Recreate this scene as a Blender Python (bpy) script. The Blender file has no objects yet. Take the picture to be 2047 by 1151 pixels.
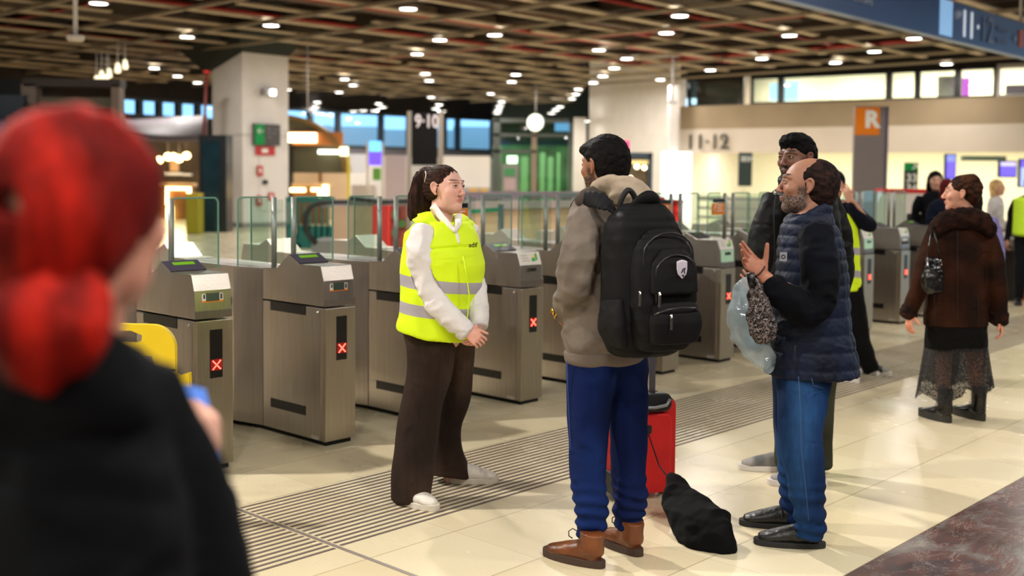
import bpy, bmesh, math, random
import numpy as np
from math import sin, cos, pi, atan, radians, sqrt, atan2, hypot
from mathutils import Vector, Matrix
random.seed(7)
SC = bpy.context.scene
COL = SC.collection
# ---------------------------------------------------------------- camera model (39 mm shift lens, eye height 1.6 m)
FPX, CX, CY = 2215.0, 1023.5, 468.0
PITCH, ROLL, EYE = atan(116.7 / 2215), .009, 1.6
_sp, _cp, _sr, _cr = sin(PITCH), cos(PITCH), sin(ROLL), cos(ROLL)
FW = (0, _cp, -_sp)
RT = (_cr, _sp * _sr, _cp * _sr)
UP = (-_sr, _sp * _cr, _cp * _cr)
def ray(x, y):
    a = (x - CX) / FPX; b = -(y - CY) / FPX
    return [FW[i] + a * RT[i] + b * UP[i] for i in range(3)]
def at(x, y, Y):
    d = ray(x, y); t = Y / d[1]
    return Vector((d[0] * t, Y, EYE + d[2] * t))
def atz(x, y, z=0.0):
    d = ray(x, y); t = (z - EYE) / d[2]
    return Vector((d[0] * t, d[1] * t, z))
# gate-hall grid: u runs along the row of gates, v runs through the gates
GA = radians(43.15)
UX, UY = sin(GA), cos(GA)
GROT = pi / 2 - GA
def uv(a, b, z=0.0):
    return Vector((a * UX - b * UY, a * UY + b * UX, z))
# ---------------------------------------------------------------- materials
MATS = {}
def rgb(h):
    h = h.lstrip('#'); c = [int(h[i:i + 2], 16) / 255 for i in (0, 2, 4)]
    return tuple(x / 12.92 if x <= .04045 else ((x + .055) / 1.055) ** 2.4 for x in c) + (1,)
def new_mat(name):
    m = bpy.data.materials.new(name); m.use_nodes = True
    nt = m.node_tree; b = nt.nodes['Principled BSDF']
    return m, nt, b
def mat(name, col, rough=.6, metal=0, emit=None, es=0, spec=.5, noise=0, nscale=20, bump=0, bscale=60, coat=0, sheen=0, alpha=1, trans=0, stretch=None):
    if name in MATS: return MATS[name]
    m, nt, b = new_mat(name)
    c = rgb(col) if isinstance(col, str) else col
    b.inputs['Base Color'].default_value = c
    b.inputs['Roughness'].default_value = rough
    b.inputs['Metallic'].default_value = metal
    b.inputs['Specular IOR Level'].default_value = spec
    b.inputs['Coat Weight'].default_value = coat
    b.inputs['Sheen Weight'].default_value = sheen
    b.inputs['Transmission Weight'].default_value = trans
    b.inputs['Alpha'].default_value = alpha
    if emit:
        b.inputs['Emission Color'].default_value = rgb(emit) if isinstance(emit, str) else emit
        b.inputs['Emission Strength'].default_value = es
    tc = None
    if noise or bump:
        tc = nt.nodes.new('ShaderNodeTexCoord')
        mp = nt.nodes.new('ShaderNodeMapping'); nt.links.new(tc.outputs['Object'], mp.inputs['Vector'])
        if stretch: mp.inputs['Scale'].default_value = stretch
    if noise:
        n = nt.nodes.new('ShaderNodeTexNoise'); n.inputs['Scale'].default_value = nscale; n.inputs['Detail'].default_value = 4
        nt.links.new(mp.outputs['Vector'], n.inputs['Vector'])
        mr = nt.nodes.new('ShaderNodeMapRange'); mr.inputs['From Min'].default_value = .3; mr.inputs['From Max'].default_value = .7
        mr.inputs['To Min'].default_value = 1 - noise; mr.inputs['To Max'].default_value = 1 + noise
        nt.links.new(n.outputs['Fac'], mr.inputs['Value'])
        mx = nt.nodes.new('ShaderNodeVectorMath'); mx.operation = 'SCALE'
        mx.inputs[0].default_value = c[:3]
        nt.links.new(mr.outputs['Result'], mx.inputs['Scale']); nt.links.new(mx.outputs['Vector'], b.inputs['Base Color'])
    if bump:
        n2 = nt.nodes.new('ShaderNodeTexNoise'); n2.inputs['Scale'].default_value = bscale; n2.inputs['Detail'].default_value = 3
        nt.links.new(mp.outputs['Vector'], n2.inputs['Vector'])
        bp = nt.nodes.new('ShaderNodeBump'); bp.inputs['Strength'].default_value = bump; bp.inputs['Distance'].default_value = .01
        nt.links.new(n2.outputs['Fac'], bp.inputs['Height']); nt.links.new(bp.outputs['Normal'], b.inputs['Normal'])
    MATS[name] = m
    return m
def vcol_mat(name, rough=.6, sheen=0, bump=0, bscale=200, sss=0, spec=.5, noise=0, nscale=30, stretch=None, fold=0, fscale=9):
    """base colour comes from the mesh's own colour attribute (dye, skin tone, printed pattern)"""
    if name in MATS: return MATS[name]
    m, nt, b = new_mat(name)
    a = nt.nodes.new('ShaderNodeVertexColor'); a.layer_name = 'Col'
    src = a.outputs['Color']
    tc = nt.nodes.new('ShaderNodeTexCoord'); mp = nt.nodes.new('ShaderNodeMapping'); nt.links.new(tc.outputs['Object'], mp.inputs['Vector'])
    if stretch: mp.inputs['Scale'].default_value = stretch
    if noise:
        n = nt.nodes.new('ShaderNodeTexNoise'); n.inputs['Scale'].default_value = nscale; n.inputs['Detail'].default_value = 4
        nt.links.new(mp.outputs['Vector'], n.inputs['Vector'])
        mr = nt.nodes.new('ShaderNodeMapRange'); mr.inputs['From Min'].default_value = .3; mr.inputs['From Max'].default_value = .7
        mr.inputs['To Min'].default_value = 1 - noise; mr.inputs['To Max'].default_value = 1 + noise
        nt.links.new(n.outputs['Fac'], mr.inputs['Value'])
        mx = nt.nodes.new('ShaderNodeVectorMath'); mx.operation = 'SCALE'
        nt.links.new(src, mx.inputs[0]); nt.links.new(mr.outputs['Result'], mx.inputs['Scale']); src = mx.outputs['Vector']
    nt.links.new(src, b.inputs['Base Color'])
    b.inputs['Roughness'].default_value = rough; b.inputs['Sheen Weight'].default_value = sheen
    b.inputs['Specular IOR Level'].default_value = spec
    if sss:
        b.inputs['Subsurface Weight'].default_value = sss; b.inputs['Subsurface Radius'].default_value = (.01, .004, .002)
        b.inputs['Subsurface Scale'].default_value = .5
    if bump:
        n2 = nt.nodes.new('ShaderNodeTexNoise'); n2.inputs['Scale'].default_value = bscale; n2.inputs['Detail'].default_value = 3
        nt.links.new(mp.outputs['Vector'], n2.inputs['Vector'])
        bp = nt.nodes.new('ShaderNodeBump'); bp.inputs['Strength'].default_value = bump; bp.inputs['Distance'].default_value = .004
        nt.links.new(n2.outputs['Fac'], bp.inputs['Height']); nt.links.new(bp.outputs['Normal'], b.inputs['Normal'])
        if fold:   # soft creases: warped ridged noise
            m3 = nt.nodes.new('ShaderNodeMapping'); m3.inputs['Scale'].default_value = (1, 1, 1.5); m3.inputs['Rotation'].default_value = (.5, .3, 0); nt.links.new(tc.outputs['Object'], m3.inputs['Vector'])
            n3 = nt.nodes.new('ShaderNodeTexNoise'); n3.noise_type = 'RIDGED_MULTIFRACTAL'; n3.inputs['Scale'].default_value = fscale; n3.inputs['Detail'].default_value = 2.5; n3.inputs['Roughness'].default_value = .45; n3.inputs['Distortion'].default_value = .9; nt.links.new(m3.outputs['Vector'], n3.inputs['Vector'])
            b3 = nt.nodes.new('ShaderNodeBump'); b3.inputs['Strength'].default_value = fold; b3.inputs['Distance'].default_value = .018
            nt.links.new(n3.outputs['Fac'], b3.inputs['Height']); nt.links.new(b3.outputs['Normal'], bp.inputs['Normal'])
    MATS[name] = m
    return m
# ---------------------------------------------------------------- object helpers
def link(name, me, parent=None, mats=()):
    o = bpy.data.objects.new(name, me); COL.objects.link(o)
    for m in mats: me.materials.append(m)
    if parent is not None: o.parent = parent
    return o
def tag(o, label=None, cat=None, group=None, kind=None):
    if label: o['label'] = label
    if cat: o['category'] = cat
    if group: o['group'] = group
    if kind: o['kind'] = kind
    return o
def empty(name, loc=(0, 0, 0), rz=0, label=None, cat=None, group=None, kind=None):
    o = bpy.data.objects.new(name, None); COL.objects.link(o); o.location = loc; o.rotation_euler = (0, 0, rz)
    o.empty_display_size = .1
    return tag(o, label, cat, group, kind)
def copy_tree(o, parent=None):
    c = o.copy(); COL.objects.link(c)
    if parent is not None: c.parent = parent
    for ch in [x for x in bpy.data.objects if x.parent == o]: copy_tree(ch, c)
    return c
class MB:
    """collects shapes into one mesh, several material slots"""
    def __init__(s): s.v = []; s.f = []; s.mi = []; s.sm = []; s.cur = 0; s.smooth = False
    def add(s, vs, fs):
        n = len(s.v); s.v += [tuple(p) for p in vs]
        for f in fs: s.f.append([i + n for i in f]); s.mi.append(s.cur); s.sm.append(s.smooth)
        return s
    def m(s, i): s.cur = i; return s
    def box(s, x0, x1, y0, y1, z0, z1):
        return s.add([(x0, y0, z0), (x1, y0, z0), (x1, y1, z0), (x0, y1, z0), (x0, y0, z1), (x1, y0, z1), (x1, y1, z1), (x0, y1, z1)],
                     [(0, 3, 2, 1), (4, 5, 6, 7), (0, 1, 5, 4), (1, 2, 6, 5), (2, 3, 7, 6), (3, 0, 4, 7)])
    def prism(s, pts, d0, d1, fn):
        """closed outline pts (2-D) extruded between d0 and d1; fn(p, d) -> xyz"""
        n = len(pts)
        vs = [fn(p, d0) for p in pts] + [fn(p, d1) for p in pts]
        fs = [list(range(n))[::-1], list(range(n, 2 * n))] + [(i, (i + 1) % n, n + (i + 1) % n, n + i) for i in range(n)]
        return s.add(vs, fs)
    def beam(s, p, q, w, h, up=(0, 0, 1)):
        p, q = Vector(p), Vector(q); d = (q - p).normalized(); r = d.cross(Vector(up)).normalized(); u = r.cross(d)
        vs = [c + r * (sx * w / 2) + u * (sz * h / 2) for c in (p, q) for sx, sz in ((-1, -1), (1, -1), (1, 1), (-1, 1))]
        return s.add(vs, [(0, 1, 2, 3), (7, 6, 5, 4), (0, 4, 5, 1), (1, 5, 6, 2), (2, 6, 7, 3), (3, 7, 4, 0)])
    def tube(s, pts, r, n=10, cap=True):
        pts = [Vector(p) for p in pts]; k = len(pts)
        rs = r if isinstance(r, (list, tuple)) else [r] * k
        vs = []; t0 = (pts[1] - pts[0]).normalized()
        a = t0.cross(Vector((0, 0, 1)) if abs(t0.z) < .9 else Vector((1, 0, 0))).normalized()
        for i, p in enumerate(pts):
            t = (pts[min(i + 1, k - 1)] - pts[max(i - 1, 0)]).normalized()
            a = (a - t * a.dot(t)).normalized(); b = t.cross(a)
            vs += [p + (a * cos(2 * pi * j / n) + b * sin(2 * pi * j / n)) * rs[i] for j in range(n)]
        fs = [(i * n + j, i * n + (j + 1) % n, (i + 1) * n + (j + 1) % n, (i + 1) * n + j) for i in range(k - 1) for j in range(n)]
        if cap: fs += [list(range(n))[::-1], list(range((k - 1) * n, k * n))]
        sm = s.smooth; s.smooth = True; s.add(vs, fs); s.smooth = sm
        return s
    def disc(s, c, r, nrm=(0, 0, 1), n=20, t=0.0):
        c = Vector(c); nrm = Vector(nrm).normalized()
        a = nrm.cross(Vector((0, 0, 1)) if abs(nrm.z) < .9 else Vector((1, 0, 0))).normalized(); b = nrm.cross(a)
        if t: return s.tube([c, c + nrm * t], r, n)
        return s.add([c + (a * cos(2 * pi * j / n) + b * sin(2 * pi * j / n)) * r for j in range(n)], [list(range(n))])
    def lathe(s, prof, c=(0, 0, 0), n=24):
        vs = [(c[0] + r * cos(2 * pi * j / n), c[1] + r * sin(2 * pi * j / n), c[2] + z) for r, z in prof for j in range(n)]
        k = len(prof)
        fs = [(i * n + j, i * n + (j + 1) % n, (i + 1) * n + (j + 1) % n, (i + 1) * n + j) for i in range(k - 1) for j in range(n)]
        sm = s.smooth; s.smooth = True; s.add(vs, fs); s.smooth = sm
        return s
    def quad(s, a, b, c, d): return s.add([a, b, c, d], [(0, 1, 2, 3)])
    def mesh(s, name='m'):
        me = bpy.data.meshes.new(name); me.from_pydata([tuple(p) for p in s.v], [], s.f)
        me.polygons.foreach_set('material_index', s.mi); me.polygons.foreach_set('use_smooth', s.sm); me.update()
        return me
    def obj(s, name, mats, parent=None, bev=0, loc=None):
        if not isinstance(mats, (list, tuple)): mats = [mats]
        me = s.mesh(name)
        if bev:
            bm = bmesh.new(); bm.from_mesh(me); bmesh.ops.remove_doubles(bm, verts=bm.verts, dist=1e-6)
            bmesh.ops.recalc_face_normals(bm, faces=bm.faces)
            es = [e for e in bm.edges if len(e.link_faces) == 2 and e.calc_face_angle(0) > .5]
            bmesh.ops.bevel(bm, geom=es, offset=bev, segments=2, affect='EDGES', profile=.6); bm.to_mesh(me); bm.free()
        o = link(name, me, parent, mats)
        if loc is not None: o.location = loc
        return o
def text_obj(name, s, size, m, loc, rot, parent=None, ext=.004, align='LEFT', bold=0.0, sx=1.0):
    cu = bpy.data.curves.new(name, 'FONT'); cu.body = s; cu.size = size; cu.extrude = ext; cu.align_x = align; cu.offset = bold
    t = bpy.data.objects.new(name + '_t', cu); COL.objects.link(t)
    bpy.context.view_layer.update()
    me = bpy.data.meshes.new_from_object(t.evaluated_get(bpy.context.evaluated_depsgraph_get()))
    bpy.data.objects.remove(t); me.materials.clear()
    o = link(name, me, parent, [m]); o.location = loc; o.rotation_euler = rot; o.scale = (sx, 1, 1)
    return o
# ---------------------------------------------------------------- implicit surfaces: chains of elliptical sections blended together
_rng = np.random.RandomState(3); _T = _rng.rand(4096).astype(np.float32)
def vnoise(P):
    P = np.asarray(P, np.float64); I = np.floor(P).astype(np.int64); F = P - I; F = F * F * (3 - 2 * F)
    def h(i, j, k): return _T[(i * 73856093 ^ j * 19349663 ^ k * 83492791) & 4095]
    x, y, z = I[..., 0], I[..., 1], I[..., 2]; r = 0
    for dx in (0, 1):
        for dy in (0, 1):
            for dz in (0, 1):
                w = (F[..., 0] if dx else 1 - F[..., 0]) * (F[..., 1] if dy else 1 - F[..., 1]) * (F[..., 2] if dz else 1 - F[..., 2])
                r = r + w * h(x + dx, y + dy, z + dz)
    return r * 2 - 1
def crom(pts, sub=3):
    pts = [np.asarray(p, float) for p in pts]
    if len(pts) < 3 or sub < 2: return pts
    out = []; n = len(pts)
    for i in range(n - 1):
        p0 = pts[i - 1] if i > 0 else 2 * pts[0] - pts[1]; p1, p2 = pts[i], pts[i + 1]
        p3 = pts[i + 2] if i + 2 < n else 2 * pts[-1] - pts[-2]
        for k in range(sub):
            t = k / sub
            out.append(.5 * ((2 * p1) + (-p0 + p2) * t + (2 * p0 - 5 * p1 + 4 * p2 - p3) * t * t + (-p0 + 3 * p1 - 3 * p2 + p3) * t ** 3))
    out.append(pts[-1]); return out
class Ch:
    """chain: pts rows (x,y,z,rx[,ry]); side = direction of rx; k = blend radius; cap = end roundness; op '+' or '-'"""
    def __init__(s, pts, side=(1, 0, 0), k=.02, cap=1.0, op='+', sub=3, ex=2.0):
        rows = [tuple(p) if len(p) == 5 else tuple(p) + (p[3],) for p in pts]
        s.p = np.array(crom(rows, sub)); s.side = np.asarray(side, float); s.k = k; s.cap = cap; s.op = op; s.ex = ex
    def tf(s, M):
        M = np.array(M); q = s.p.copy(); sc = abs(np.linalg.det(M[:3, :3])) ** (1 / 3)
        q[:, :3] = s.p[:, :3] @ M[:3, :3].T + M[:3, 3]; q[:, 3:] *= sc
        n = Ch.__new__(Ch); n.p = q; n.side = M[:3, :3] @ s.side / sc; n.k = s.k * sc; n.cap = s.cap; n.op = s.op; n.ex = s.ex
        return n
    def bbox(s):
        r = s.p[:, 3:].max(1)[:, None]
        return (s.p[:, :3] - r).min(0), (s.p[:, :3] + r).max(0)
    def dist(s, Q):
        best = None
        n = len(s.p)
        segs = [(s.p[0], s.p[0])] if n == 1 else [(s.p[i], s.p[i + 1]) for i in range(n - 1)]
        for a, b in segs:
            ab = b[:3] - a[:3]; L = np.linalg.norm(ab)
            ax = ab / L if L > 1e-6 else np.array((0, 0, 1.)) if abs(s.side[2]) < .9 else np.array((1., 0, 0))
            sd = s.side - ax * (s.side @ ax); nn = np.linalg.norm(sd)
            sd = sd / nn if nn > 1e-4 else np.cross(ax, (0, 1, 0)); fr = np.cross(ax, sd)
            D = Q - a[:3]; t = np.clip((D @ ax) / L, 0, 1) if L > 1e-6 else np.zeros(len(Q))
            D = D - t[:, None] * (ab)
            rx = a[3] + (b[3] - a[3]) * t; ry = a[4] + (b[4] - a[4]) * t; rc = np.minimum(rx, ry) * s.cap
            A = np.abs(D @ sd) / rx; B = np.abs(D @ fr) / ry; C = np.abs(D @ ax) / rc
            q = (A ** s.ex + B ** s.ex + C ** s.ex) ** (1 / s.ex)
            m = np.sqrt((D * D).sum(1)); dd = np.where(q > 1e-4, m - m / np.maximum(q, 1e-4), -np.minimum(rx, ry))
            dd = np.where(q > 1e-4, dd, -np.minimum(rx, ry))
            best = dd if best is None else np.minimum(best, dd)
        return best
def smin(a, b, k):
    if k <= 1e-6: return np.minimum(a, b)
    h = np.clip(.5 + .5 * (b - a) / k, 0, 1)
    return b + (a - b) * h - k * h * (1 - h)
def field(prims, h, lo=None, hi=None, cut=None):
    if lo is None:
        bb = [p.bbox() for p in prims if p.op == '+']
        lo = np.min([b[0] for b in bb], 0) - 3 * h; hi = np.max([b[1] for b in bb], 0) + 3 * h
    n = np.ceil((np.array(hi) - lo) / h).astype(int) + 1
    G = np.full(tuple(n), .2, np.float64)
    for p in prims:
        b0, b1 = p.bbox(); mrg = p.k + 4 * h
        i0 = np.clip(np.floor((b0 - mrg - lo) / h).astype(int), 0, n - 1); i1 = np.clip(np.ceil((b1 + mrg - lo) / h).astype(int) + 1, 1, n)
        if (i1 <= i0).any(): continue
        ax = [lo[i] + h * np.arange(i0[i], i1[i]) for i in range(3)]
        X = np.stack(np.meshgrid(*ax, indexing='ij'), -1).reshape(-1, 3)
        d = p.dist(X).reshape(tuple(i1 - i0)); sl = tuple(slice(i0[i], i1[i]) for i in range(3))
        if p.op == '+': G[sl] = smin(G[sl], d, p.k)
        else: G[sl] = -smin(-G[sl], d, p.k)
    if cut is not None:
        ax = [lo[i] + h * np.arange(n[i]) for i in range(3)]
        X = np.stack(np.meshgrid(*ax, indexing='ij'), -1)
        G = np.maximum(G, cut(X))
    return G, np.array(lo, float)
def nets(G, lo, h):
    """naive surface nets"""
    S = G < 0; nx, ny, nz = G.shape
    acc = np.zeros((nx - 1, ny - 1, nz - 1, 3)); cnt = np.zeros((nx - 1, ny - 1, nz - 1))
    offs = [(i, j, k) for i in (0, 1) for j in (0, 1) for k in (0, 1)]
    def sub(A, o): return A[o[0]:o[0] + nx - 1, o[1]:o[1] + ny - 1, o[2]:o[2] + nz - 1]
    for o in offs:
        for ax in range(3):
            if o[ax]: continue
            o2 = list(o); o2[ax] = 1
            a, b = sub(G, o), sub(G, o2); m = (a < 0) != (b < 0)
            t = np.where(m, a / np.where(m, a - b, 1), 0)
            for c in range(3):
                acc[..., c] += np.where(m, (o[c] + t) if c == ax else o[c], 0)
            cnt += m
    act = cnt > 0; idx = -np.ones(cnt.shape, int); idx[act] = np.arange(act.sum())
    base = np.argwhere(act); V = (base + acc[act] / cnt[act][:, None]) * h + lo
    F = []
    for ax in range(3):
        b, c = [(1, 2), (2, 0), (0, 1)][ax]
        s0 = [slice(1, d - 1) for d in G.shape]; s1 = list(s0)
        s0[ax] = slice(0, G.shape[ax] - 1); s1[ax] = slice(1, G.shape[ax])
        A, B = S[tuple(s0)], S[tuple(s1)]; e = np.argwhere(A != B)
        if not len(e): continue
        st = A[tuple(e.T)]; g = e.copy(); g += np.array([0 if i == ax else 1 for i in range(3)])
        def cell(db, dc):
            q = g.copy(); q[:, b] -= db; q[:, c] -= dc; return idx[tuple(q.T)]
        q = np.stack([cell(0, 0), cell(1, 0), cell(1, 1), cell(0, 1)], 1)
        q[~st] = q[~st][:, ::-1]; F.append(q)
    F = np.concatenate(F); return V, F
def normals(V, F):
    n = np.cross(V[F[:, 2]] - V[F[:, 0]], V[F[:, 3]] - V[F[:, 1]]); N = np.zeros_like(V)
    for i in range(4): np.add.at(N, F[:, i], n)
    return N / np.maximum(np.linalg.norm(N, axis=1), 1e-9)[:, None]
def relax(V, F, it=1, w=.5):
    for _ in range(it):
        A = np.zeros_like(V); c = np.zeros(len(V))
        for i in range(4):
            j = F[:, (i + 1) % 4]; np.add.at(A, F[:, i], V[j]); np.add.at(c, F[:, i], 1); np.add.at(A, j, V[F[:, i]]); np.add.at(c, j, 1)
        V = V + w * (A / c[:, None] - V)
    return V
class Soft:
    """accumulates iso-surfaced islands into one mesh with a colour attribute"""
    def __init__(s): s.V = []; s.F = []; s.C = []; s.n = 0
    def add(s, prims, h, col, disp=None, cut=None, it=1, M=None):
        G, lo = field(prims, h, cut=cut); V, F = nets(G, lo, h); V = relax(V, F, it)
        if disp is not None:
            N = normals(V, F); V = V + N * disp(V, N)[:, None]
        if callable(col): C = np.asarray(col(V, normals(V, F)))
        else: C = np.tile(np.array(col[:3]), (len(V), 1))
        if M is not None: M = np.array(M); V = V @ M[:3, :3].T + M[:3, 3]
        s.V.append(V); s.F.append(F + s.n); s.C.append(C); s.n += len(V); return s
    def obj(s, name, m, parent=None):
        V = np.concatenate(s.V); F = np.concatenate(s.F); C = np.concatenate(s.C)
        me = bpy.data.meshes.new(name); me.vertices.add(len(V)); me.vertices.foreach_set('co', V.astype(np.float32).ravel())
        me.loops.add(len(F) * 4); me.loops.foreach_set('vertex_index', F.astype(np.int32).ravel())
        me.polygons.add(len(F)); me.polygons.foreach_set('loop_start', np.arange(0, len(F) * 4, 4, dtype=np.int32))
        me.update(calc_edges=True); me.polygons.foreach_set('use_smooth', np.ones(len(F), bool))
        ca = me.color_attributes.new('Col', 'FLOAT_COLOR', 'POINT'); c4 = np.ones((len(V), 4), np.float32); c4[:, :3] = C
        ca.data.foreach_set('color', c4.ravel()); me.update()
        return link(name, me, parent, [m])
def mixc(a, b, t): t = np.clip(t, 0, 1)[:, None]; return np.asarray(a)[..., :3] * (1 - t) + np.asarray(b)[..., :3] * t
EXPO = -0.12
# ================================================================ MATERIALS OF THE PLACE
def floor_mat():
    m, nt, b = new_mat('cream_tiles'); N = nt.nodes; L = nt.links
    geo = N.new('ShaderNodeTexCoord'); mp = N.new('ShaderNodeMapping'); mp.inputs['Rotation'].default_value = (0, 0, 0)
    L.new(geo.outputs['Object'], mp.inputs['Vector'])
    sep = N.new('ShaderNodeSeparateXYZ'); L.new(mp.outputs['Vector'], sep.inputs['Vector'])
    def math(op, a, bb=None, cc=None):
        n = N.new('ShaderNodeMath'); n.operation = op
        for i, v in enumerate((a, bb, cc)):
            if v is None: continue
            if isinstance(v, (int, float)): n.inputs[i].default_value = v
            else: L.new(v, n.inputs[i])
        return n.outputs[0]
    A, Bc = sep.outputs['X'], sep.outputs['Y']
    def joint(c, off, per, w):
        f = math('FRACT', math('DIVIDE', math('SUBTRACT', c, off), per))
        d = math('MINIMUM', f, math('SUBTRACT', 1.0, f))
        return math('LESS_THAN', d, w / per)
    ja = joint(A, 3.41, .5057, .0016); jb = joint(Bc, 2.02, .5057, .0025)
    br = N.new('ShaderNodeTexNoise'); br.inputs['Scale'].default_value = .9; br.inputs['Detail'].default_value = 6; L.new(mp.outputs['Vector'], br.inputs['Vector'])
    fine = N.new('ShaderNodeTexNoise'); fine.inputs['Scale'].default_value = 90; fine.inputs['Detail'].default_value = 2; L.new(mp.outputs['Vector'], fine.inputs['Vector'])
    # tile to tile tone
    cell = N.new('ShaderNodeTexWhiteNoise'); cell.noise_dimensions = '2D'
    cv = N.new('ShaderNodeCombineXYZ')
    L.new(math('FLOOR', math('DIVIDE', math('SUBTRACT', A, 3.41), .5057)), cv.inputs[0]); L.new(math('FLOOR', math('DIVIDE', math('SUBTRACT', Bc, 2.02), .5057)), cv.inputs[1])
    L.new(cv.outputs[0], cell.inputs['Vector'])
    tone = math('ADD', math('MULTIPLY', cell.outputs['Value'], .09), math('ADD', math('MULTIPLY', br.outputs['Fac'], .12), math('MULTIPLY', fine.outputs['Fac'], .08)))
    cr = N.new('ShaderNodeValToRGB'); cr.color_ramp.elements[0].color = rgb('#c4b28d'); cr.color_ramp.elements[1].color = rgb('#e2d8ba')
    cr.color_ramp.elements[0].position = .0; cr.color_ramp.elements[1].position = .26
    L.new(tone, cr.inputs['Fac'])
    mx = N.new('ShaderNodeMix'); mx.data_type = 'RGBA'; mx.inputs['B'].default_value = rgb('#8d7c5e')
    L.new(cr.outputs['Color'], mx.inputs['A']); L.new(math('MULTIPLY', math('MAXIMUM', math('MULTIPLY', ja, .55), jb), .8), mx.inputs['Factor'])
    L.new(mx.outputs['Result'], b.inputs['Base Color'])
    rr = N.new('ShaderNodeMapRange'); rr.inputs['To Min'].default_value = .17; rr.inputs['To Max'].default_value = .34
    n3 = N.new('ShaderNodeTexNoise'); n3.inputs['Scale'].default_value = 3; L.new(mp.outputs['Vector'], n3.inputs['Vector'])
    L.new(n3.outputs['Fac'], rr.inputs['Value']); L.new(rr.outputs['Result'], b.inputs['Roughness'])
    b.inputs['Specular IOR Level'].default_value = .45
    return m
def marble_mat():
    m, nt, b = new_mat('red_marble'); N = nt.nodes; L = nt.links
    tc = N.new('ShaderNodeTexCoord'); mp = N.new('ShaderNodeMapping'); mp.inputs['Scale'].default_value = (1, 2.2, 1); mp.inputs['Rotation'].default_value = (0, 0, .5)
    L.new(tc.outputs['Object'], mp.inputs['Vector'])
    n1 = N.new('ShaderNodeTexNoise'); n1.inputs['Scale'].default_value = 2.4; n1.inputs['Detail'].default_value = 8; n1.inputs['Roughness'].default_value = .65; n1.inputs['Distortion'].default_value = .8
    L.new(mp.outputs['Vector'], n1.inputs['Vector'])
    cr = N.new('ShaderNodeValToRGB'); e = cr.color_ramp.elements
    e[0].position = .3; e[0].color = rgb('#4a4245'); e[1].position = .74; e[1].color = rgb('#8d877c')
    for p, c in ((.42, '#57494a'), (.5, '#654a44'), (.58, '#6b6260')):
        k = e.new(p); k.color = rgb(c)
    L.new(n1.outputs['Fac'], cr.inputs['Fac'])
    n2 = N.new('ShaderNodeTexNoise'); n2.inputs['Scale'].default_value = 1.6; n2.inputs['Detail'].default_value = 9; n2.inputs['Roughness'].default_value = .7; n2.inputs['Distortion'].default_value = 1.5
    L.new(mp.outputs['Vector'], n2.inputs['Vector'])
    a = N.new('ShaderNodeMath'); a.operation = 'SUBTRACT'; L.new(n2.outputs['Fac'], a.inputs[0]); a.inputs[1].default_value = .5
    ab = N.new('ShaderNodeMath'); ab.operation = 'ABSOLUTE'; L.new(a.outputs[0], ab.inputs[0])
    v = N.new('ShaderNodeMapRange'); v.inputs['From Min'].default_value = 0; v.inputs['From Max'].default_value = .006; v.inputs['To Min'].default_value = .5; v.inputs['To Max'].default_value = 0
    L.new(ab.outputs[0], v.inputs['Value'])
    mx = N.new('ShaderNodeMix'); mx.data_type = 'RGBA'; mx.inputs['B'].default_value = rgb('#cfc6bd'); L.new(cr.outputs['Color'], mx.inputs['A']); L.new(v.outputs['Result'], mx.inputs['Factor'])
    L.new(mx.outputs['Result'], b.inputs['Base Color']); b.inputs['Roughness'].default_value = .22
    return m
def steel_mat(name='brushed_steel', col='#bab3ac', rough=.3, axis=2):
    m, nt, b = new_mat(name); N = nt.nodes; L = nt.links
    tc = N.new('ShaderNodeTexCoord'); mp = N.new('ShaderNodeMapping'); sc = [260, 260, 260]; sc[axis] = 3; mp.inputs['Scale'].default_value = sc
    L.new(tc.outputs['Object'], mp.inputs['Vector'])
    n = N.new('ShaderNodeTexNoise'); n.inputs['Scale'].default_value = 1; n.inputs['Detail'].default_value = 3; L.new(mp.outputs['Vector'], n.inputs['Vector'])
    n2 = N.new('ShaderNodeTexNoise'); n2.inputs['Scale'].default_value = 5; n2.inputs['Detail'].default_value = 4; L.new(tc.outputs['Object'], n2.inputs['Vector'])
    r = N.new('ShaderNodeMapRange'); r.inputs['To Min'].default_value = rough - .06; r.inputs['To Max'].default_value = rough + .12; L.new(n2.outputs['Fac'], r.inputs['Value'])
    L.new(r.outputs['Result'], b.inputs['Roughness'])
    cr = N.new('ShaderNodeMapRange'); cr.inputs['From Min'].default_value = .3; cr.inputs['From Max'].default_value = .7; cr.inputs['To Min'].default_value = .86; cr.inputs['To Max'].default_value = 1.1; L.new(n.outputs['Fac'], cr.inputs['Value'])
    s = N.new('ShaderNodeVectorMath'); s.operation = 'SCALE'; s.inputs[0].default_value = rgb(col)[:3]; L.new(cr.outputs['Result'], s.inputs['Scale']); L.new(s.outputs['Vector'], b.inputs['Base Color'])
    b.inputs['Metallic'].default_value = 1
    bp = N.new('ShaderNodeBump'); bp.inputs['Strength'].default_value = .06; bp.inputs['Distance'].default_value = .002; L.new(n.outputs['Fac'], bp.inputs['Height'])
    bp2 = N.new('ShaderNodeBump'); bp2.inputs['Strength'].default_value = .12; bp2.inputs['Distance'].default_value = .03
    n4 = N.new('ShaderNodeTexNoise'); n4.inputs['Scale'].default_value = 2.5; L.new(tc.outputs['Object'], n4.inputs['Vector']); L.new(n4.outputs['Fac'], bp2.inputs['Height'])
    L.new(bp.outputs['Normal'], bp2.inputs['Normal']); L.new(bp2.outputs['Normal'], b.inputs['Normal'])
    return m
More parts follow.
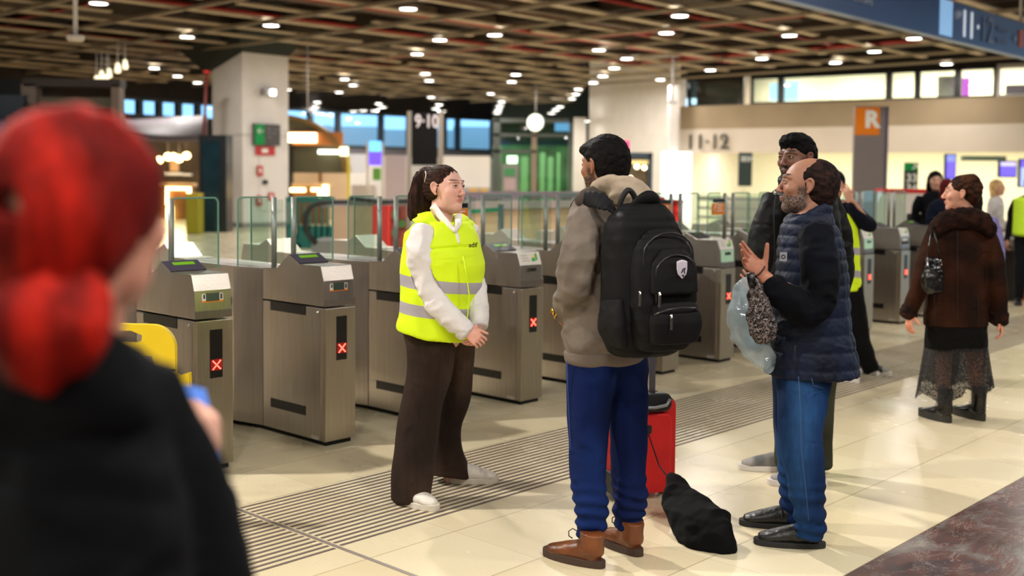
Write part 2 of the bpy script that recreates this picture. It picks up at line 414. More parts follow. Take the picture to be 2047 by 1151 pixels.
def glass_mat(name, tint='#e6f4ee', rough=0.0, opac=.07):
    """thin architectural glass: mostly clear, with a gloss reflection"""
    m, nt, b = new_mat(name); N = nt.nodes; L = nt.links
    out = N['Material Output']; tr = N.new('ShaderNodeBsdfTransparent'); tr.inputs['Color'].default_value = rgb(tint)
    gl = N.new('ShaderNodeBsdfGlossy'); gl.inputs['Roughness'].default_value = .02; gl.inputs['Color'].default_value = (1, 1, 1, 1)
    fr = N.new('ShaderNodeFresnel'); fr.inputs['IOR'].default_value = 1.45
    mr = N.new('ShaderNodeMath'); mr.operation = 'ADD'; mr.inputs[1].default_value = opac * .3; L.new(fr.outputs[0], mr.inputs[0])
    ge = N.new('ShaderNodeNewGeometry'); ib = N.new('ShaderNodeMath'); ib.operation = 'SUBTRACT'; ib.inputs[0].default_value = 1; L.new(ge.outputs['Backfacing'], ib.inputs[1])
    ml = N.new('ShaderNodeMath'); ml.operation = 'MULTIPLY'; L.new(mr.outputs[0], ml.inputs[0]); L.new(ib.outputs[0], ml.inputs[1])
    mx = N.new('ShaderNodeMixShader'); L.new(ml.outputs[0], mx.inputs['Fac']); L.new(tr.outputs[0], mx.inputs[1]); L.new(gl.outputs[0], mx.inputs[2])
    L.new(mx.outputs[0], out.inputs['Surface']); N.remove(b)
    return m
M_FLOOR = floor_mat(); M_MARBLE = marble_mat(); M_STEEL = steel_mat(); M_STEELD = steel_mat('steel_dull', '#8f8884', .38)
M_GLASS = glass_mat('clear_glass', '#eef7f3'); M_EDGE = mat('green_glass_edge', '#7fa89b', .15, trans=0, spec=.8)
M_BLK = mat('black_plastic', '#0b0b0c', .35); M_MBLK = mat('matte_black', '#121214', .8); M_DARK = mat('dark_gap', '#060606', .9)
M_WHITE = mat('white_paint', '#e4ddd4', .7, noise=.04, nscale=2); M_PANEL = mat('off_white_panel', '#d9d2c9', .6)
M_CONC = mat('painted_concrete', '#e2dcd8', .75, noise=.07, nscale=1.2); M_TAN = mat('tan_stone', '#9c8a70', .8, noise=.09, nscale=.8)
M_ORANGE = mat('orange_sign', '#e8821e', .55, spec=.2); M_RED = mat('signal_red', '#c41c17', .5)
M_GREY = mat('grey_metal', '#8b898b', .45, metal=.6); M_LGREY = mat('light_grey', '#b5b1ae', .5, metal=.3)
M_CREAM = mat('ceiling_strip_paint', '#b8a78e', .7, noise=.12, nscale=1.5); M_BAR = mat('ceiling_bar', '#a19480', .55, metal=.2)
M_REDP = mat('red_pipe_paint', '#a02014', .5); M_VOID = mat('dark_mottled_ceiling', '#1c1512', .95, noise=.5, nscale=1.1)  # near-black mottled brown for the ceiling slab and upper walls
M_LAMP = mat('lamp_lens', '#ffffff', .4, emit=(1, .97, .9, 1), es=18)
# ================================================================ FLOOR
HALL = [(-26, -9), (30, -9), (30, 70), (-40, 70)]
def slab(name, poly, z0, z1, m, rz=GROT):
    """poly in the gate grid (a,b)"""
    b = MB(); b.prism(poly, z0, z1, lambda p, d: (p[0], p[1], d)); o = b.obj(name, m); o.rotation_euler = (0, 0, rz); tag(o, kind='structure'); return o
slab('floor', [(-42, 2.02), (75, 2.02), (75, 75), (-42, 75)], -.06, 0, M_FLOOR)
slab('floor_marble', [(-42, -42), (75, -42), (75, 2.018), (-42, 2.018)], -.06, 0, M_MARBLE)
g = MB()
M_GROOVE = mat('groove_dark_brown', '#5d5049', .8)  # dark brown colour of the groove inlays
NG = 18
for k in range(NG):   # ridged guide strip: grooves cut as dark inlays a hair above the slab
    bb = 3.75 + k * (4.515 - 3.75) / (NG - 1)
    g.box(2.935, 40, bb - .0085, bb + .0085, -.004, .0014)
    bb -= .012
    g.box(-8, 2.895, bb - .0085, bb + .0085, -.004, .0014)
o = g.obj('floor_guide_grooves', M_GROOVE); o.rotation_euler = (0, 0, GROT); tag(o, kind='structure')
g = MB(); g.box(2.905, 2.925, 2.02, 30, -.004, .002); o = g.obj('floor_joint', mat('joint_metal', '#8a8078', .5, metal=.4)); o.rotation_euler = (0, 0, GROT); tag(o, kind='structure')
# ================================================================ CEILING
CZ = 5.3
tag(MB().box(-45, 45, -12, 75, 6.9, 7.1).obj('ceiling', M_VOID), kind='structure')
ntrim = 0
def trim(mb, m, rz=GROT):
    global ntrim
    ntrim += 1; o = mb.obj('trim_%d' % ntrim, m); o.rotation_euler = (0, 0, rz); tag(o, kind='structure'); return o
def span(line_b=None, line_a=None):
    """clip a grid line to the hall above"""
    lo, hi = None, None
    for i in range(0, 1200):
        t = -30 + i * .1
        p = uv(t, line_b) if line_b is not None else uv(line_a, t)
        ok = -27 < p.x < 28 and -6 < p.y < 45.5 + max(0, p.x + 16) * .78 and p.y < 57.5 and not (p.x > 3 and p.y > 42.5) and not (p.x > 5 and p.y > 40.5 - (p.x - 6.5) * .87)
        if ok: lo = t if lo is None else lo; hi = t
    return lo, hi
rr = random.Random(5)
b_ = -10.0
while b_ < 60:
    s = span(line_b=b_)
    if s[0] is not None and s[1] - s[0] > 3:
        w = .26 if int(round(b_ / 1.75)) % 2 else .2
        z = CZ + .05 + rr.uniform(0, .05)
        t = s[0]
        mb = MB()
        while t < s[1]:       # strips with pieces missing here and there
            L = rr.uniform(3, 9)
            mb.box(t, min(t + L, s[1]), b_ - w / 2, b_ + w / 2, z, z + .05); t += L + (rr.uniform(.3, 1.2) if rr.random() < .35 else .02)
        trim(mb, M_CREAM)
    b_ += 1.75
a_ = -20.0
while a_ < 62:
    s = span(line_a=a_)
    if s[0] is not None and s[1] - s[0] > 3:
        trim(MB().box(a_ - .035, a_ + .035, s[0], s[1], CZ - .04, CZ + .04), M_BAR)
    a_ += 2.38
# clutter above the grid: ducts, cable trays, joists
for k in range(13):
    bb = -2 + k * 4.3 + rr.uniform(-1, 1); s = span(line_b=bb)
    if s[0] is None or s[1] - s[0] < 5: continue
    z = rr.uniform(5.75, 6.2); w = rr.uniform(.4, .9)
    t = MB().box(s[0] + 2, s[1] - 6, bb, bb + w, z, z + .35).obj('air_duct', mat('dusty_duct%d' % (k % 3), ('#5d4c3b', '#473b30', '#6b5a48')[k % 3], .8, noise=.4, nscale=1.3)); t.rotation_euler = (0, 0, GROT)
    tag(t, 'dusty brown air duct running above the open ceiling grid', 'air duct', 'air ducts above the ceiling grid')
for k in range(24):
    aa = -12 + k * 2.4; s = span(line_a=aa)
    if s[0] is None or s[1] - s[0] < 5: continue
    trim(MB().box(aa, aa + .12, s[0], s[1], 6.1, 6.5), mat('ceiling_joist', '#3a2e26', .9, noise=.3, nscale=1))
PIPES = [(18.9, 'b', 13, 44, 5.62), (16.2, 'b', 15, 60, 5.7), (20.6, 'b', 10, 36, 5.55), (24.5, 'b', 12, 40, 5.7), (31.6, 'b', 8, 30, 5.6), (13.3, 'b', 19, 50, 5.8), (24.2, 'a', 8, 30, 5.5), (12.5, 'a', 14, 30, 5.6), (31, 'a', 9, 24, 5.55)]
PL = ['above the yellow-vested woman', 'running nearest to the blue beam', 'crossing toward the concrete column', 'farther back over the arch', 'near the left edge over the column', 'over the right part of the hall', 'across the middle, square to the others', 'across the left side of the hall', 'across the right side of the hall']
for (c, d, t0, t1, z), lb in zip(PIPES, PL):
    s_ = span(line_b=c) if d == 'b' else span(line_a=c); t0, t1 = max(t0, s_[0] + 1), min(t1, s_[1] - 1)
    p, q = ((t0, c, z), (t1, c, z)) if d == 'b' else ((c, t0, z), (c, t1, z))
    t = MB().tube([p, q], .06, 8).obj('sprinkler_pipe', M_REDP); t.rotation_euler = (0, 0, GROT)
    tag(t, 'long red sprinkler pipe in the open ceiling, ' + lb, 'pipe')
# downlights: where they hang in the photograph's ceiling (found from their bearing at lamp height)
LIGHTS = [(197, 8), (816, 19), (542, 52), (374, 75), (1359, 33), (1578, 72), (1748, 104), (1892, 129), (1332, 67), (1523, 118), (1670, 126), (1827, 78), (989, 71), (879, 81), (834, 109), (1197, 101),
          (1253, 118), (1228, 137), (1205, 153), (1186, 166), (1420, 141), (1320, 160), (1156, 179), (1151, 189), (1143, 198), (308, 137), (355, 153), (395, 166), (253, 190), (377, 193), (371, 204), (689, 159), (706, 171), (678, 185),
          (850, 148), (858, 162), (1031, 150), (1023, 164), (862, 195), (981, 188), (1003, 204), (999, 213), (996, 221), (993, 227), (878, 210), (870, 218), (884, 223), (757, 208), (766, 215), (707, 223), (726, 222), (748, 222), (1120, 214), (1111, 220), (1102, 227), (574, 180), (634, 205), (631, 214), (1174, 243), (3, 150)]
LLAB = {(197, 8): 'round white downlight, leftmost at the top edge of the picture', (816, 19): 'round white downlight at the top edge, above the woman in the yellow vest', (542, 52): 'round white downlight just above the top of the concrete column',
        (374, 75): 'round white downlight left of the dark capital of the concrete column', (1359, 33): 'round white downlight, topmost right of centre over the backpack wearer', (1578, 72): 'round white downlight close left of the blue sign beam',
        (1748, 104): 'round white downlight above the orange R pillar', (1892, 129): 'round white downlight, rightmost, under the blue sign beam', (1332, 67): 'round white downlight below the topmost one right of centre',
        (1523, 118): 'round white downlight above the tall bearded man', (1670, 126): 'round white downlight just left of the one above the R pillar', (1827, 78): 'round white downlight touching the lower edge of the blue sign beam',
        (989, 71): 'round white downlight in mid ceiling, right one of a level pair', (879, 81): 'round white downlight in mid ceiling, left one of a level pair', (834, 109): 'round white downlight straight above the 9 10 platform sign',
        (1197, 101): 'round white downlight at the head of the long line running back', (1420, 141): 'round white downlight over the stone band\'s left end', (1320, 160): 'round white downlight in front of the blank white wall block',
        (308, 137): 'round white downlight, nearest of three left of the column', (3, 150): 'round white downlight cut by the left edge of the picture', (1174, 243): 'small white downlight at the corner of the white wall block'}
ring_me = MB().lathe([(.215, 0), (.215, .06), (.175, .06), (.175, .012), (.2, 0)], n=24).mesh('ring'); ring_me.materials.append(M_LGREY)
lens_me = MB().disc((0, 0, .01), .178, (0, 0, -1), 24).mesh('lens'); lens_me.materials.append(M_LAMP)
lamp_d = bpy.data.lights.new('downlight_bulb', 'AREA'); lamp_d.shape = 'DISK'; lamp_d.size = .33; lamp_d.energy = 92; lamp_d.color = (1, .94, .87)
def downlight(p, lab=None, lit=True, light=lamp_d):
    e = empty('downlight', p, 0, lab or 'small round white downlight of the open ceiling grid', 'ceiling light', None if lab else 'downlights all over the open ceiling')
    link('housing', ring_me, e); link('lens', lens_me, e)
    if lit:
        l = bpy.data.objects.new('bulb', light); COL.objects.link(l); l.parent = e; l.location = (0, 0, -.005)
    return e
for k, (x, y) in enumerate(LIGHTS):
    z = CZ - .1
    p = atz(x, y, z)
    if p.y > 54: p = at(x, y, 54)
    if x == 1174: p = at(x, y, 48)
    downlight(p, LLAB.get((x, y)), lit=p.y < 46 or k % 3 == 0)
# unseen lamps over the hall, more added behind the camera to brighten the people
lamp_unseen = bpy.data.lights.new('unseen_downlight_bulb', 'AREA'); lamp_unseen.shape = 'DISK'; lamp_unseen.size = .33; lamp_unseen.energy = 138; lamp_unseen.color = (1, .94, .86)
for (x, y) in [(-6.5, 12), (1, 14.5), (6, 11), (10.5, 15), (-11, 17), (3.5, 20), (-4, 20), (5.5, 4.2), (-1, .5), (3, -.5), (9, 6), (-6, 2), (11, 22), (14, 13), (-15, 24), (13, 3), (-3.5, -3), (.5, -4.5), (5, -4), (-7.5, -2.5), (2, 1.8)]:
    downlight((x, y, CZ - .1), None, True, lamp_unseen)
key = bpy.data.lights.new('downlight_bulb_key', 'AREA'); key.shape = 'DISK'; key.size = .26; key.energy = 600; key.color = (1, .94, .87)
for p in [(-1.7, 9.4), (-5.2, 5.6)]: downlight((p[0], p[1], CZ - .1), None, True, key)
# ================================================================ WALLS
def wall(name, p, q, z0, z1, m, th=.25):
    p, q = Vector(p[:2]), Vector(q[:2]); d = (q - p).normalized(); n = Vector((-d.y, d.x)) * th
    b = MB(); b.prism([p, q, q + n, p + n], z0, z1, lambda s, zz: (s.x, s.y, zz)); o = b.obj(name, m); tag(o, kind='structure'); return o
wall('wall_back', (-30, -9), (32, -9), 0, 6.9, M_WHITE); wall('wall_left', (-27, -9), (-30, 52), 0, 6.9, mat('brown_wall', '#6b5f56', .8))
wall('wall_right', (31, -9), (31, 22), 0, 6.9, M_WHITE)
# far wall with a band of high windows, dusk behind them
def far(x): return at(x, 300, 46 + (x - 240) * .021)
def pieces(x0, x1, z0, z1, name, m, th=.3, dy=0):
    b = MB(); cuts = sorted(set([x0, x1] + [c for c in FW_CUTS if x0 < c < x1]))
    for a, c in zip(cuts[:-1], cuts[1:]): p, q = far(a), far(c); b.prism([(p.x, p.y), (q.x, q.y), (q.x, q.y + th), (p.x, p.y + th)], z0, z1, lambda s, zz: (s[0], s[1], zz))
    return tag(b.obj(name, m), kind='structure')
FW_CUTS = [0, 120, 240, 280, 319, 358, 396, 440, 500, 560, 621, 676, 762, 818, 888, 915, 985, 1080]
pieces(-200, 1010, 0, 2.55, 'wall_far_lower', mat('far_wall_panel', '#d3cdc9', .6)); pieces(-200, 1010, 2.55, 2.95, 'wall_far_band', mat('dark_band', '#57555c', .6)); pieces(-200, 1180, 4.72, 6.9, 'wall_far_upper', M_VOID)
M_FRAME = mat('window_frame_dark', '#1d2830', .5)
wx = [240, 280, 319, 358, 396, 440, 560, 621, 676, 762, 818, 888, 915, 985]
M_WG = glass_mat('window_glass', '#cfe6f5')
for i in range(len(wx) - 1):
    p, q = far(wx[i]), far(wx[i + 1]); z0 = 2.95 if wx[i] >= 560 else 3.95
    L = (q - p).xy.length; an = atan2(q.y - p.y, q.x - p.x)
    o = MB().box(0, .12, -.1, .2, z0, 4.74).box(L - .1, L + .04, -.1, .2, z0, 4.74).box(0, L, -.1, .2, 4.62, 4.74).box(0, L, -.1, .2, z0, z0 + .1).obj('window_%d' % (i + 1), M_FRAME, loc=(p.x, p.y, 0)); o.rotation_euler = (0, 0, an); tag(o, kind='structure')
    gq = MB().box(.12, L - .1, .02, .05, z0 + .1, 4.62).obj('window_pane', M_WG, o)
pieces(-200, 560, 2.95, 3.95, 'wall_far_left', M_VOID)
pieces(-200, 240, 3.95, 4.72, 'wall_far_side', M_VOID)
# pale roofs and facades outside, beyond the glass
ob = MB()
for x0, x1, zt in ((660, 760, 4.3), (765, 905, 4.1), (905, 1000, 4.35), (300, 400, 4.5), (560, 660, 4.35)):
    p, q = at(x0, 300, 80), at(x1, 300, 80); ob.box(p.x, q.x, 80, 82, 0, zt + .75)
tag(ob.obj('building', mat('outside_facade', '#eef6fa', .8)), 'pale long building outside, seen through the high windows', 'building')
# glass lift and entrance zone at the end of the hall
gl = empty('glass_lift', (0, 0, 0), 0, 'tall glass lift shaft with steel posts behind the hanging clock', 'lift')
def fb(x0, x1, y0, y1, Y, d=.4, mb=None):
    """box facing the camera side at distance Y, edges at the given bearings; low ones stand on the floor"""
    p, q = at(x0, y1, Y), at(x1, y0, Y)
    if y1 >= 412 or p.z < .3: p.z = 0
    mb = mb or MB(); return mb.box(p.x, q.x, Y, Y + d, p.z, q.z)
M_GSTEEL = mat('green_grey_steel', '#5d625e', .5, metal=.4); M_GGL = glass_mat('green_glass', '#b9dcc4')
fb(985, 1000, 238, 412, 50, .4).obj('post', M_GSTEEL, gl); fb(1062, 1073, 238, 412, 50, .4).obj('post', mat('brown_post', '#9b8473', .5, metal=.3), gl); fb(1136, 1144, 238, 412, 50, .4).obj('post', M_GSTEEL, gl)
fb(985, 1144, 268, 272, 50, .4).obj('rail', M_GSTEEL, gl); fb(985, 1072, 300, 305, 50, .4).obj('rail', M_GSTEEL, gl); fb(985, 1144, 238, 244, 50, .4).obj('rail', M_GSTEEL, gl)
fb(1000, 1062, 244, 412, 50.2, .03).obj('glass_panel', M_GGL, gl); fb(1073, 1136, 244, 412, 50.2, .03).obj('glass_panel', M_GGL, gl)
M_DUSK = mat('lift_back_green', '#7ea07c', .6, noise=.5, nscale=.7)
wall('wall_lift_back', at(985, 300, 58)[:2], at(1180, 300, 58)[:2], 0, 3.2, M_DUSK); wall('wall_lift_upper', at(985, 300, 58)[:2], at(1180, 300, 58)[:2], 3.2, 6.9, mat('deep_blue_dark', '#1f2f33', .6))
fb(1109, 1138, 246, 262, 49.9, .1).obj('display_screen', mat('blue_screen', '#0b2a44', .3, emit=(.1, .42, .7, 1), es=.9), gl)
for k, (x0, x1) in enumerate(((1078, 1090), (1094, 1106), (1112, 1120), (1040, 1056))):
    fb(x0, x1, 305 + 8 * (k % 2), 412, 56, .2).obj('cabin_panel', mat('pale_green_lit', '#cfe6c0', .6), gl)
t = empty('exit_sign', (0, 0, 0), 0, 'lit green exit sign above the poster stand at the lift', 'sign'); fb(1014, 1034, 312, 326, 44, .1).obj('lit_face', mat('exit_lit', '#b8f0c0', .4, emit=(.6, 1, .65, 1), es=2.5), t); fb(1013, 1035, 311, 327, 44.05, .15).obj('case', M_GSTEEL, t)
t = empty('poster_stand', (0, 0, 0), 0, 'grey free-standing poster board with green top panel near the lift', 'poster stand')
fb(1003, 1036, 328, 420, 42, .15).obj('board', mat('stand_grey', '#7d7678', .6), t); fb(1008, 1030, 336, 352, 41.98, .02).obj('header', mat('stand_green', '#3b7f4d', .6), t); fb(1008, 1030, 356, 380, 41.98, .02).obj('text_block', mat('stand_pink', '#a38e90', .6), t)
# hanging clock
c = at(1071, 245, 44); t = empty('hanging_clock', c, 0, 'round white station clock hanging from the ceiling', 'clock')
n = Vector((-.35, -1, 0)).normalized()
MB().tube([n * -.06, n * .06], .37, 32).obj('case', mat('clock_green', '#20362c', .4), t); MB().disc(n * .065, .335, n, 32).obj('dial', mat('clock_dial', '#fbfff2', .4, emit=(.93, 1, .86, 1), es=.9), t)
r_ = n.cross(Vector((0, 0, 1)))
hm = MB(); hm.beam(n * .075, n * .075 + Vector((0, 0, .2)), .02, .03, up=n); hm.beam(n * .075, n * .075 + r_ * .09 + Vector((0, 0, -.08)), .02, .035, up=n); hm.obj('clock_hands', M_GSTEEL, t)
MB().tube([(0, 0, .37), (0, 0, 1.5)], .02, 8).obj('hanger', M_LGREY, t)
# blank white wall block, display case and lit panel
P0, P1 = at(1177, 300, 49), at(1357, 300, 43)
wall('wall_block', P0[:2], P1[:2], 0, 6.9, M_WHITE, .3); wall('wall_block_side', P0[:2], (P0.x + 1, P0.y + 12), 0, 6.9, M_WHITE, -.3)
fb(1145, 1172, 235, 420, 56, .3).obj('wall_white_far', M_WHITE)['kind'] = 'structure'
t = fb(1336, 1357, 170, 390, 41.5, .5).obj('trim_pilaster', M_CONC); tag(t, kind='structure')
t = empty('display_case', (0, 0, 0), 0, 'dark blue framed glass display window in the white wall behind the backpack wearer', 'display case')
fb(1244, 1304, 305, 316, 40.5, .3).obj('frame_top', mat('case_blue', '#2d3f4e', .5), t); fb(1296, 1305, 305, 420, 40.5, .3).obj('frame_side', mat('case_blue', '#2d3f4e', .5), t); fb(1238, 1246, 305, 420, 40.5, .3).obj('frame_side', mat('case_blue', '#2d3f4e', .5), t)
fb(1246, 1296, 316, 420, 40.7, .1).obj('interior', mat('case_inside', '#4a3d26', .6, noise=.5, nscale=1.5), t); fb(1248, 1296, 320, 328, 40.6, .05).obj('light_strip', mat('case_strip', '#c8b27a', .5, emit=(1, .75, .3, 1), es=.5), t)
for x, y in ((1273, 333), (1288, 335), (1260, 356), (1279, 375)): MB().lathe([(0, -.09), (.07, -.05), (.09, 0), (.07, .05), (0, .09)], n=12).obj('bulb_globe', mat('case_bulb', '#ffd9a0', .4, emit=(1, .85, .6, 1), es=6), t, loc=at(x, y, 40.5))
t = fb(1240, 1259, 281, 300, 40.2, .12).obj('led_sign', mat('pink_led', '#e02452', .4, emit=(1, .05, .2, 1), es=1.6)); tag(t, 'small pink-red lit sign behind the backpack wearer\'s head', 'sign')
t = fb(1321, 1383, 304, 420, 41.2, .06).obj('lit_panel', mat('lit_white', '#ffffff', .4, emit=(1, 1, .95, 1), es=1.7)); tag(t, 'tall glowing white light panel right of the display window', 'light panel')
# mezzanine wall on the right
Q0, Q1 = at(1357, 300, 42), at(2300, 300, 33.2)
def mz(s): return Q0 + (Q1 - Q0) * s
def mx(x):
    """point on the mezzanine wall line at bearing x"""
    d = ray(x, 360); e = (Q1 - Q0); t = (Q0.x * e.y - Q0.y * e.x) / (d[0] * e.y - d[1] * e.x); return Vector((d[0] * t, d[1] * t))
wall('wall_mezzanine_stone', mx(1357), mx(2300), 3.4, 4.27, M_TAN, .35); wall('wall_mezzanine_lintel', mx(1357), mx(2300), 2.5, 3.4, mat('lintel_paint', '#cdc1b3', .7, noise=.04, nscale=1), .3)
dn = Vector((-(mx(2300) - mx(1357)).normalized().y, (mx(2300) - mx(1357)).normalized().x))
def off(p, d): return Vector((p.x + dn.x * d, p.y + dn.y * d))
wall('wall_office_back', off(mx(1340), 7), off(mx(2340), 7), 0, 2.9, mat('office_white', '#f1f0e2', .7), .2)
wall('wall_office_side', mx(1358), off(mx(1345), 7), 0, 4, M_WHITE, .2)
wall('wall_mezzanine_inner', off(mx(1340), 3), off(mx(2340), 3), 4.27, 6.9, mat('office_cream', '#e9dcc4', .7), .2)
b = MB(); pts = [off(mx(1350), .33), off(mx(2320), .33), off(mx(2330), 7.2), off(mx(1340), 7.2)]; b.prism(pts, 2.85, 2.95, lambda s, zz: (s.x, s.y, zz)); tag(b.obj('ceiling_office', M_WHITE), kind='structure')
b = MB(); pts = [off(mx(1350), .35), off(mx(2320), .35), off(mx(2330), 3.2), off(mx(1340), 3.2)]; b.prism(pts, 4.1, 4.25, lambda s, zz: (s.x, s.y, zz)); tag(b.obj('floor_mezzanine', M_CONC), kind='structure')
for k, (x0, x1) in enumerate(((1375, 1480), (1500, 1553), (1560, 1768), (1776, 1825), (1832, 1905), (1913, 1982), (1990, 2120))):
    p, q = mx(x0), mx(x1); L = (q - p).length; an = atan2(q.y - p.y, q.x - p.x)
    o = MB().box(-.06, .04, -.02, .12, 4.27, 5.3).box(L - .04, L + .06, -.02, .12, 4.27, 5.3).box(0, L, -.02, .12, 4.27, 4.33).box(0, L, -.02, .12, 5.16, 5.3).obj('window_%d' % (20 + k), M_BLK if k != 6 else M_LGREY, loc=(p.x, p.y, 0)); o.rotation_euler = (0, 0, an); tag(o, kind='structure')
    MB().box(.04, L - .04, .04, .06, 4.33, 5.16).obj('window_pane', M_GLASS, o)
wall('wall_mezzanine_upper', mx(1357), mx(2300), 5.3, 6.9, M_VOID, .3)
p, q = off(mx(1378), .5), off(mx(1470), .5); o = wall('wall_dark_shutter', p, q, 4.27, 5.3, mat('shutter_brown', '#4c4038', .7), .1)
def wallquad(name, x0, x1, z0, z1, d, m, lab, cat, th=.06, parent=None):
    p, q = off(mx(x0), d), off(mx(x1), d); L = (q - p).length; an = atan2(q.y - p.y, q.x - p.x)
    o = MB().box(0, L, 0, th, z0, z1).obj(name, m, parent, loc=(p.x, p.y, 0)); o.rotation_euler = (0, 0, an)
    if lab: tag(o, lab, cat)
    return o
M_SCRB = mat('screen_pale_blue', '#b8dcf2', .3, emit=(.55, .82, 1, 1), es=1.5); M_SCRP = mat('screen_violet', '#4030c0', .3, emit=(.22, .16, .9, 1), es=1.3); M_SCRV = mat('screen_pink', '#c040d0', .3, emit=(.8, .2, .85, 1), es=1)
wallquad('wall_screen', 1522, 1539, 4.42, 5.05, .6, M_SCRB, 'narrow pale blue screen behind the upper windows, leftmost', 'screen')
wallquad('wall_screen', 1547, 1581, 4.4, 5.08, .6, M_SCRB, 'wide pale blue screen behind the upper windows', 'screen')
wallquad('wall_screen', 1900, 1918, 4.4, 5.0, 1.0, M_SCRV, 'pink and violet advertising screen upstairs beside the dark post', 'screen')
wallquad('wall_screen', 2040, 2075, 4.4, 5.1, .8, M_SCRV, 'pink advertising screen upstairs at the right edge', 'screen')
wallquad('poster', 1850, 1898, 4.35, 5.1, 1.2, mat('poster_grey', '#b9b4ae', .6, noise=.3, nscale=2), 'grey and white poster upstairs between two dark posts', 'poster')
wallquad('office_counter', 1985, 2050, 4.35, 4.75, 1.5, mat('counter_dark', '#4c4750', .6), 'dark counter upstairs near the right edge', 'counter')
# ceiling lamps of the office below and of the mezzanine
LO = bpy.data.lights.new('panel_tube', 'AREA'); LO.shape = 'RECTANGLE'; LO.size = 1.3; LO.size_y = .35; LO.energy = 42; LO.color = (1, 1, .8)
LM = bpy.data.lights.new('panel_tube_up', 'AREA'); LM.shape = 'RECTANGLE'; LM.size = 1.2; LM.size_y = .3; LM.energy = 130; LM.color = (1, .93, .78)
M_TUBE = mat('panel_lamp_lens', '#ffffff', .4, emit=(1, 1, .86, 1), es=5)
an0 = atan2((Q1 - Q0).y, (Q1 - Q0).x)
names = ['over the black direction sign', 'behind the bearded man', 'left of the R pillar', 'right of the R pillar', 'above the green 33 34 sign', 'above the brown coated woman', 'at the right edge', 'at the left end by the light panel']
for k, x in enumerate((1415, 1500, 1600, 1690, 1800, 1870, 1960, 2040)):
    for d in ((2.2, 4.6) if k % 2 else (3.4,)):
        p = off(mx(x), d); e = empty('panel_lamp', (p.x, p.y, 2.79), an0, 'flat office ceiling lamp ' + names[k] + (', rear one' if d > 4 else ', front one' if d < 3 else ''), 'ceiling light')
        MB().box(-.65, .65, -.17, .17, 0, .05).obj('lens', M_TUBE, e); l = bpy.data.objects.new('tube', LO); COL.objects.link(l); l.parent = e; l.location = (0, 0, -.02)
for k, x in enumerate((1520, 1660, 1800, 1870, 1950, 2050)):
    p = off(mx(x), 1.7); e = empty('panel_lamp', (p.x, p.y, 5.6), an0, 'ceiling lamp of the upper floor behind the windows', 'ceiling light', 'lamps of the upper floor')
    MB().box(-.6, .6, -.15, .15, 0, .05).obj('lens', M_TUBE, e); l = bpy.data.objects.new('tube', LM); COL.objects.link(l); l.parent = e; l.location = (0, 0, -.02)
# numbers on the lintel: 11·12 with an arrow
an = an0
M_INK = mat('sign_ink', '#3c3830', .7)
p = off(mx(1371), -.02); t = empty('platform_lettering', (p.x, p.y, 0), an, 'dark 11·12 platform numbers with an arrow on the pale lintel', 'lettering')
text_obj('number_text', '11·12', .78, M_INK, (0, -.05, 2.66), (pi / 2, 0, 0), t, bold=.003, ext=.02)
b = MB(); b.beam((1.42, -.02, 3.06), (1.62, -.02, 2.86), .03, .045, up=(0, 1, 0)); b.beam((1.64, -.02, 2.84), (1.64, -.02, 3.0), .03, .045, up=(0, 1, 0)); b.beam((1.64, -.02, 2.84), (1.48, -.02, 2.84), .03, .045, up=(0, 1, 0)); b.obj('arrow', M_INK, t)
# signs in front of the office
def hang_sign(x0, x1, y0, y1, Y, lab, parts, name='platform_sign', txt=None, cat='sign'):
    p, q = at(x0, y1, Y), at(x1, y0, Y); t = empty(name, (p.x, Y, 0), 0, lab, cat); W = q.x - p.x; H_ = q.z - p.z
    for nm, u0, u1, v0, v1, m, dy in parts: MB().box(u0 * W, u1 * W, dy, dy + .08, p.z + v0 * H_, p.z + v1 * H_).obj(nm, m, t)
    return t, W, H_, p.z
M_SGRY = mat('sign_slate', '#34403e', .5, spec=.25); M_SGRN = mat('sign_green', '#14904a', .5, spec=.25); M_SWH = mat('sign_white', '#eceee8', .5)
t, W, Hh, z0 = hang_sign(1476, 1504, 305, 372, 30, 'dark platform sign with small white figures behind the bearded man', [('board', 0, 1, 0, 1, M_SGRY, 0), ('figures', .15, .85, .72, .9, mat('figures_grey', '#8a8f8a', .6), -.01)])
text_obj('number_text', '33 34', .16, M_SWH, (.04, -.02, z0 + Hh * .76), (pi / 2, 0, 0), t)
t, W, Hh, z0 = hang_sign(1807, 1836, 325, 404, 26, 'green topped platform sign reading 33 34', [('header', 0, 1, .8, 1, M_SGRN, -.01), ('board', 0, 1, 0, .8, M_SGRY, 0)])
text_obj('number_text', '33', .26, M_SWH, (.03, -.02, z0 + Hh * .52), (pi / 2, 0, 0), t, bold=.006); text_obj('number_text', '34', .26, M_SWH, (.03, -.02, z0 + Hh * .26), (pi / 2, 0, 0), t, bold=.006)
b = MB(); b.beam((.17, -.03, z0 + Hh * .84), (.29, -.03, z0 + Hh * .95), .03, .03, up=(0, 1, 0)); b.beam((.29, -.03, z0 + Hh * .95), (.19, -.03, z0 + Hh * .95), .03, .03, up=(0, 1, 0)); b.beam((.29, -.03, z0 + Hh * .95), (.29, -.03, z0 + Hh * .86), .03, .03, up=(0, 1, 0)); b.obj('arrow', M_SWH, t)
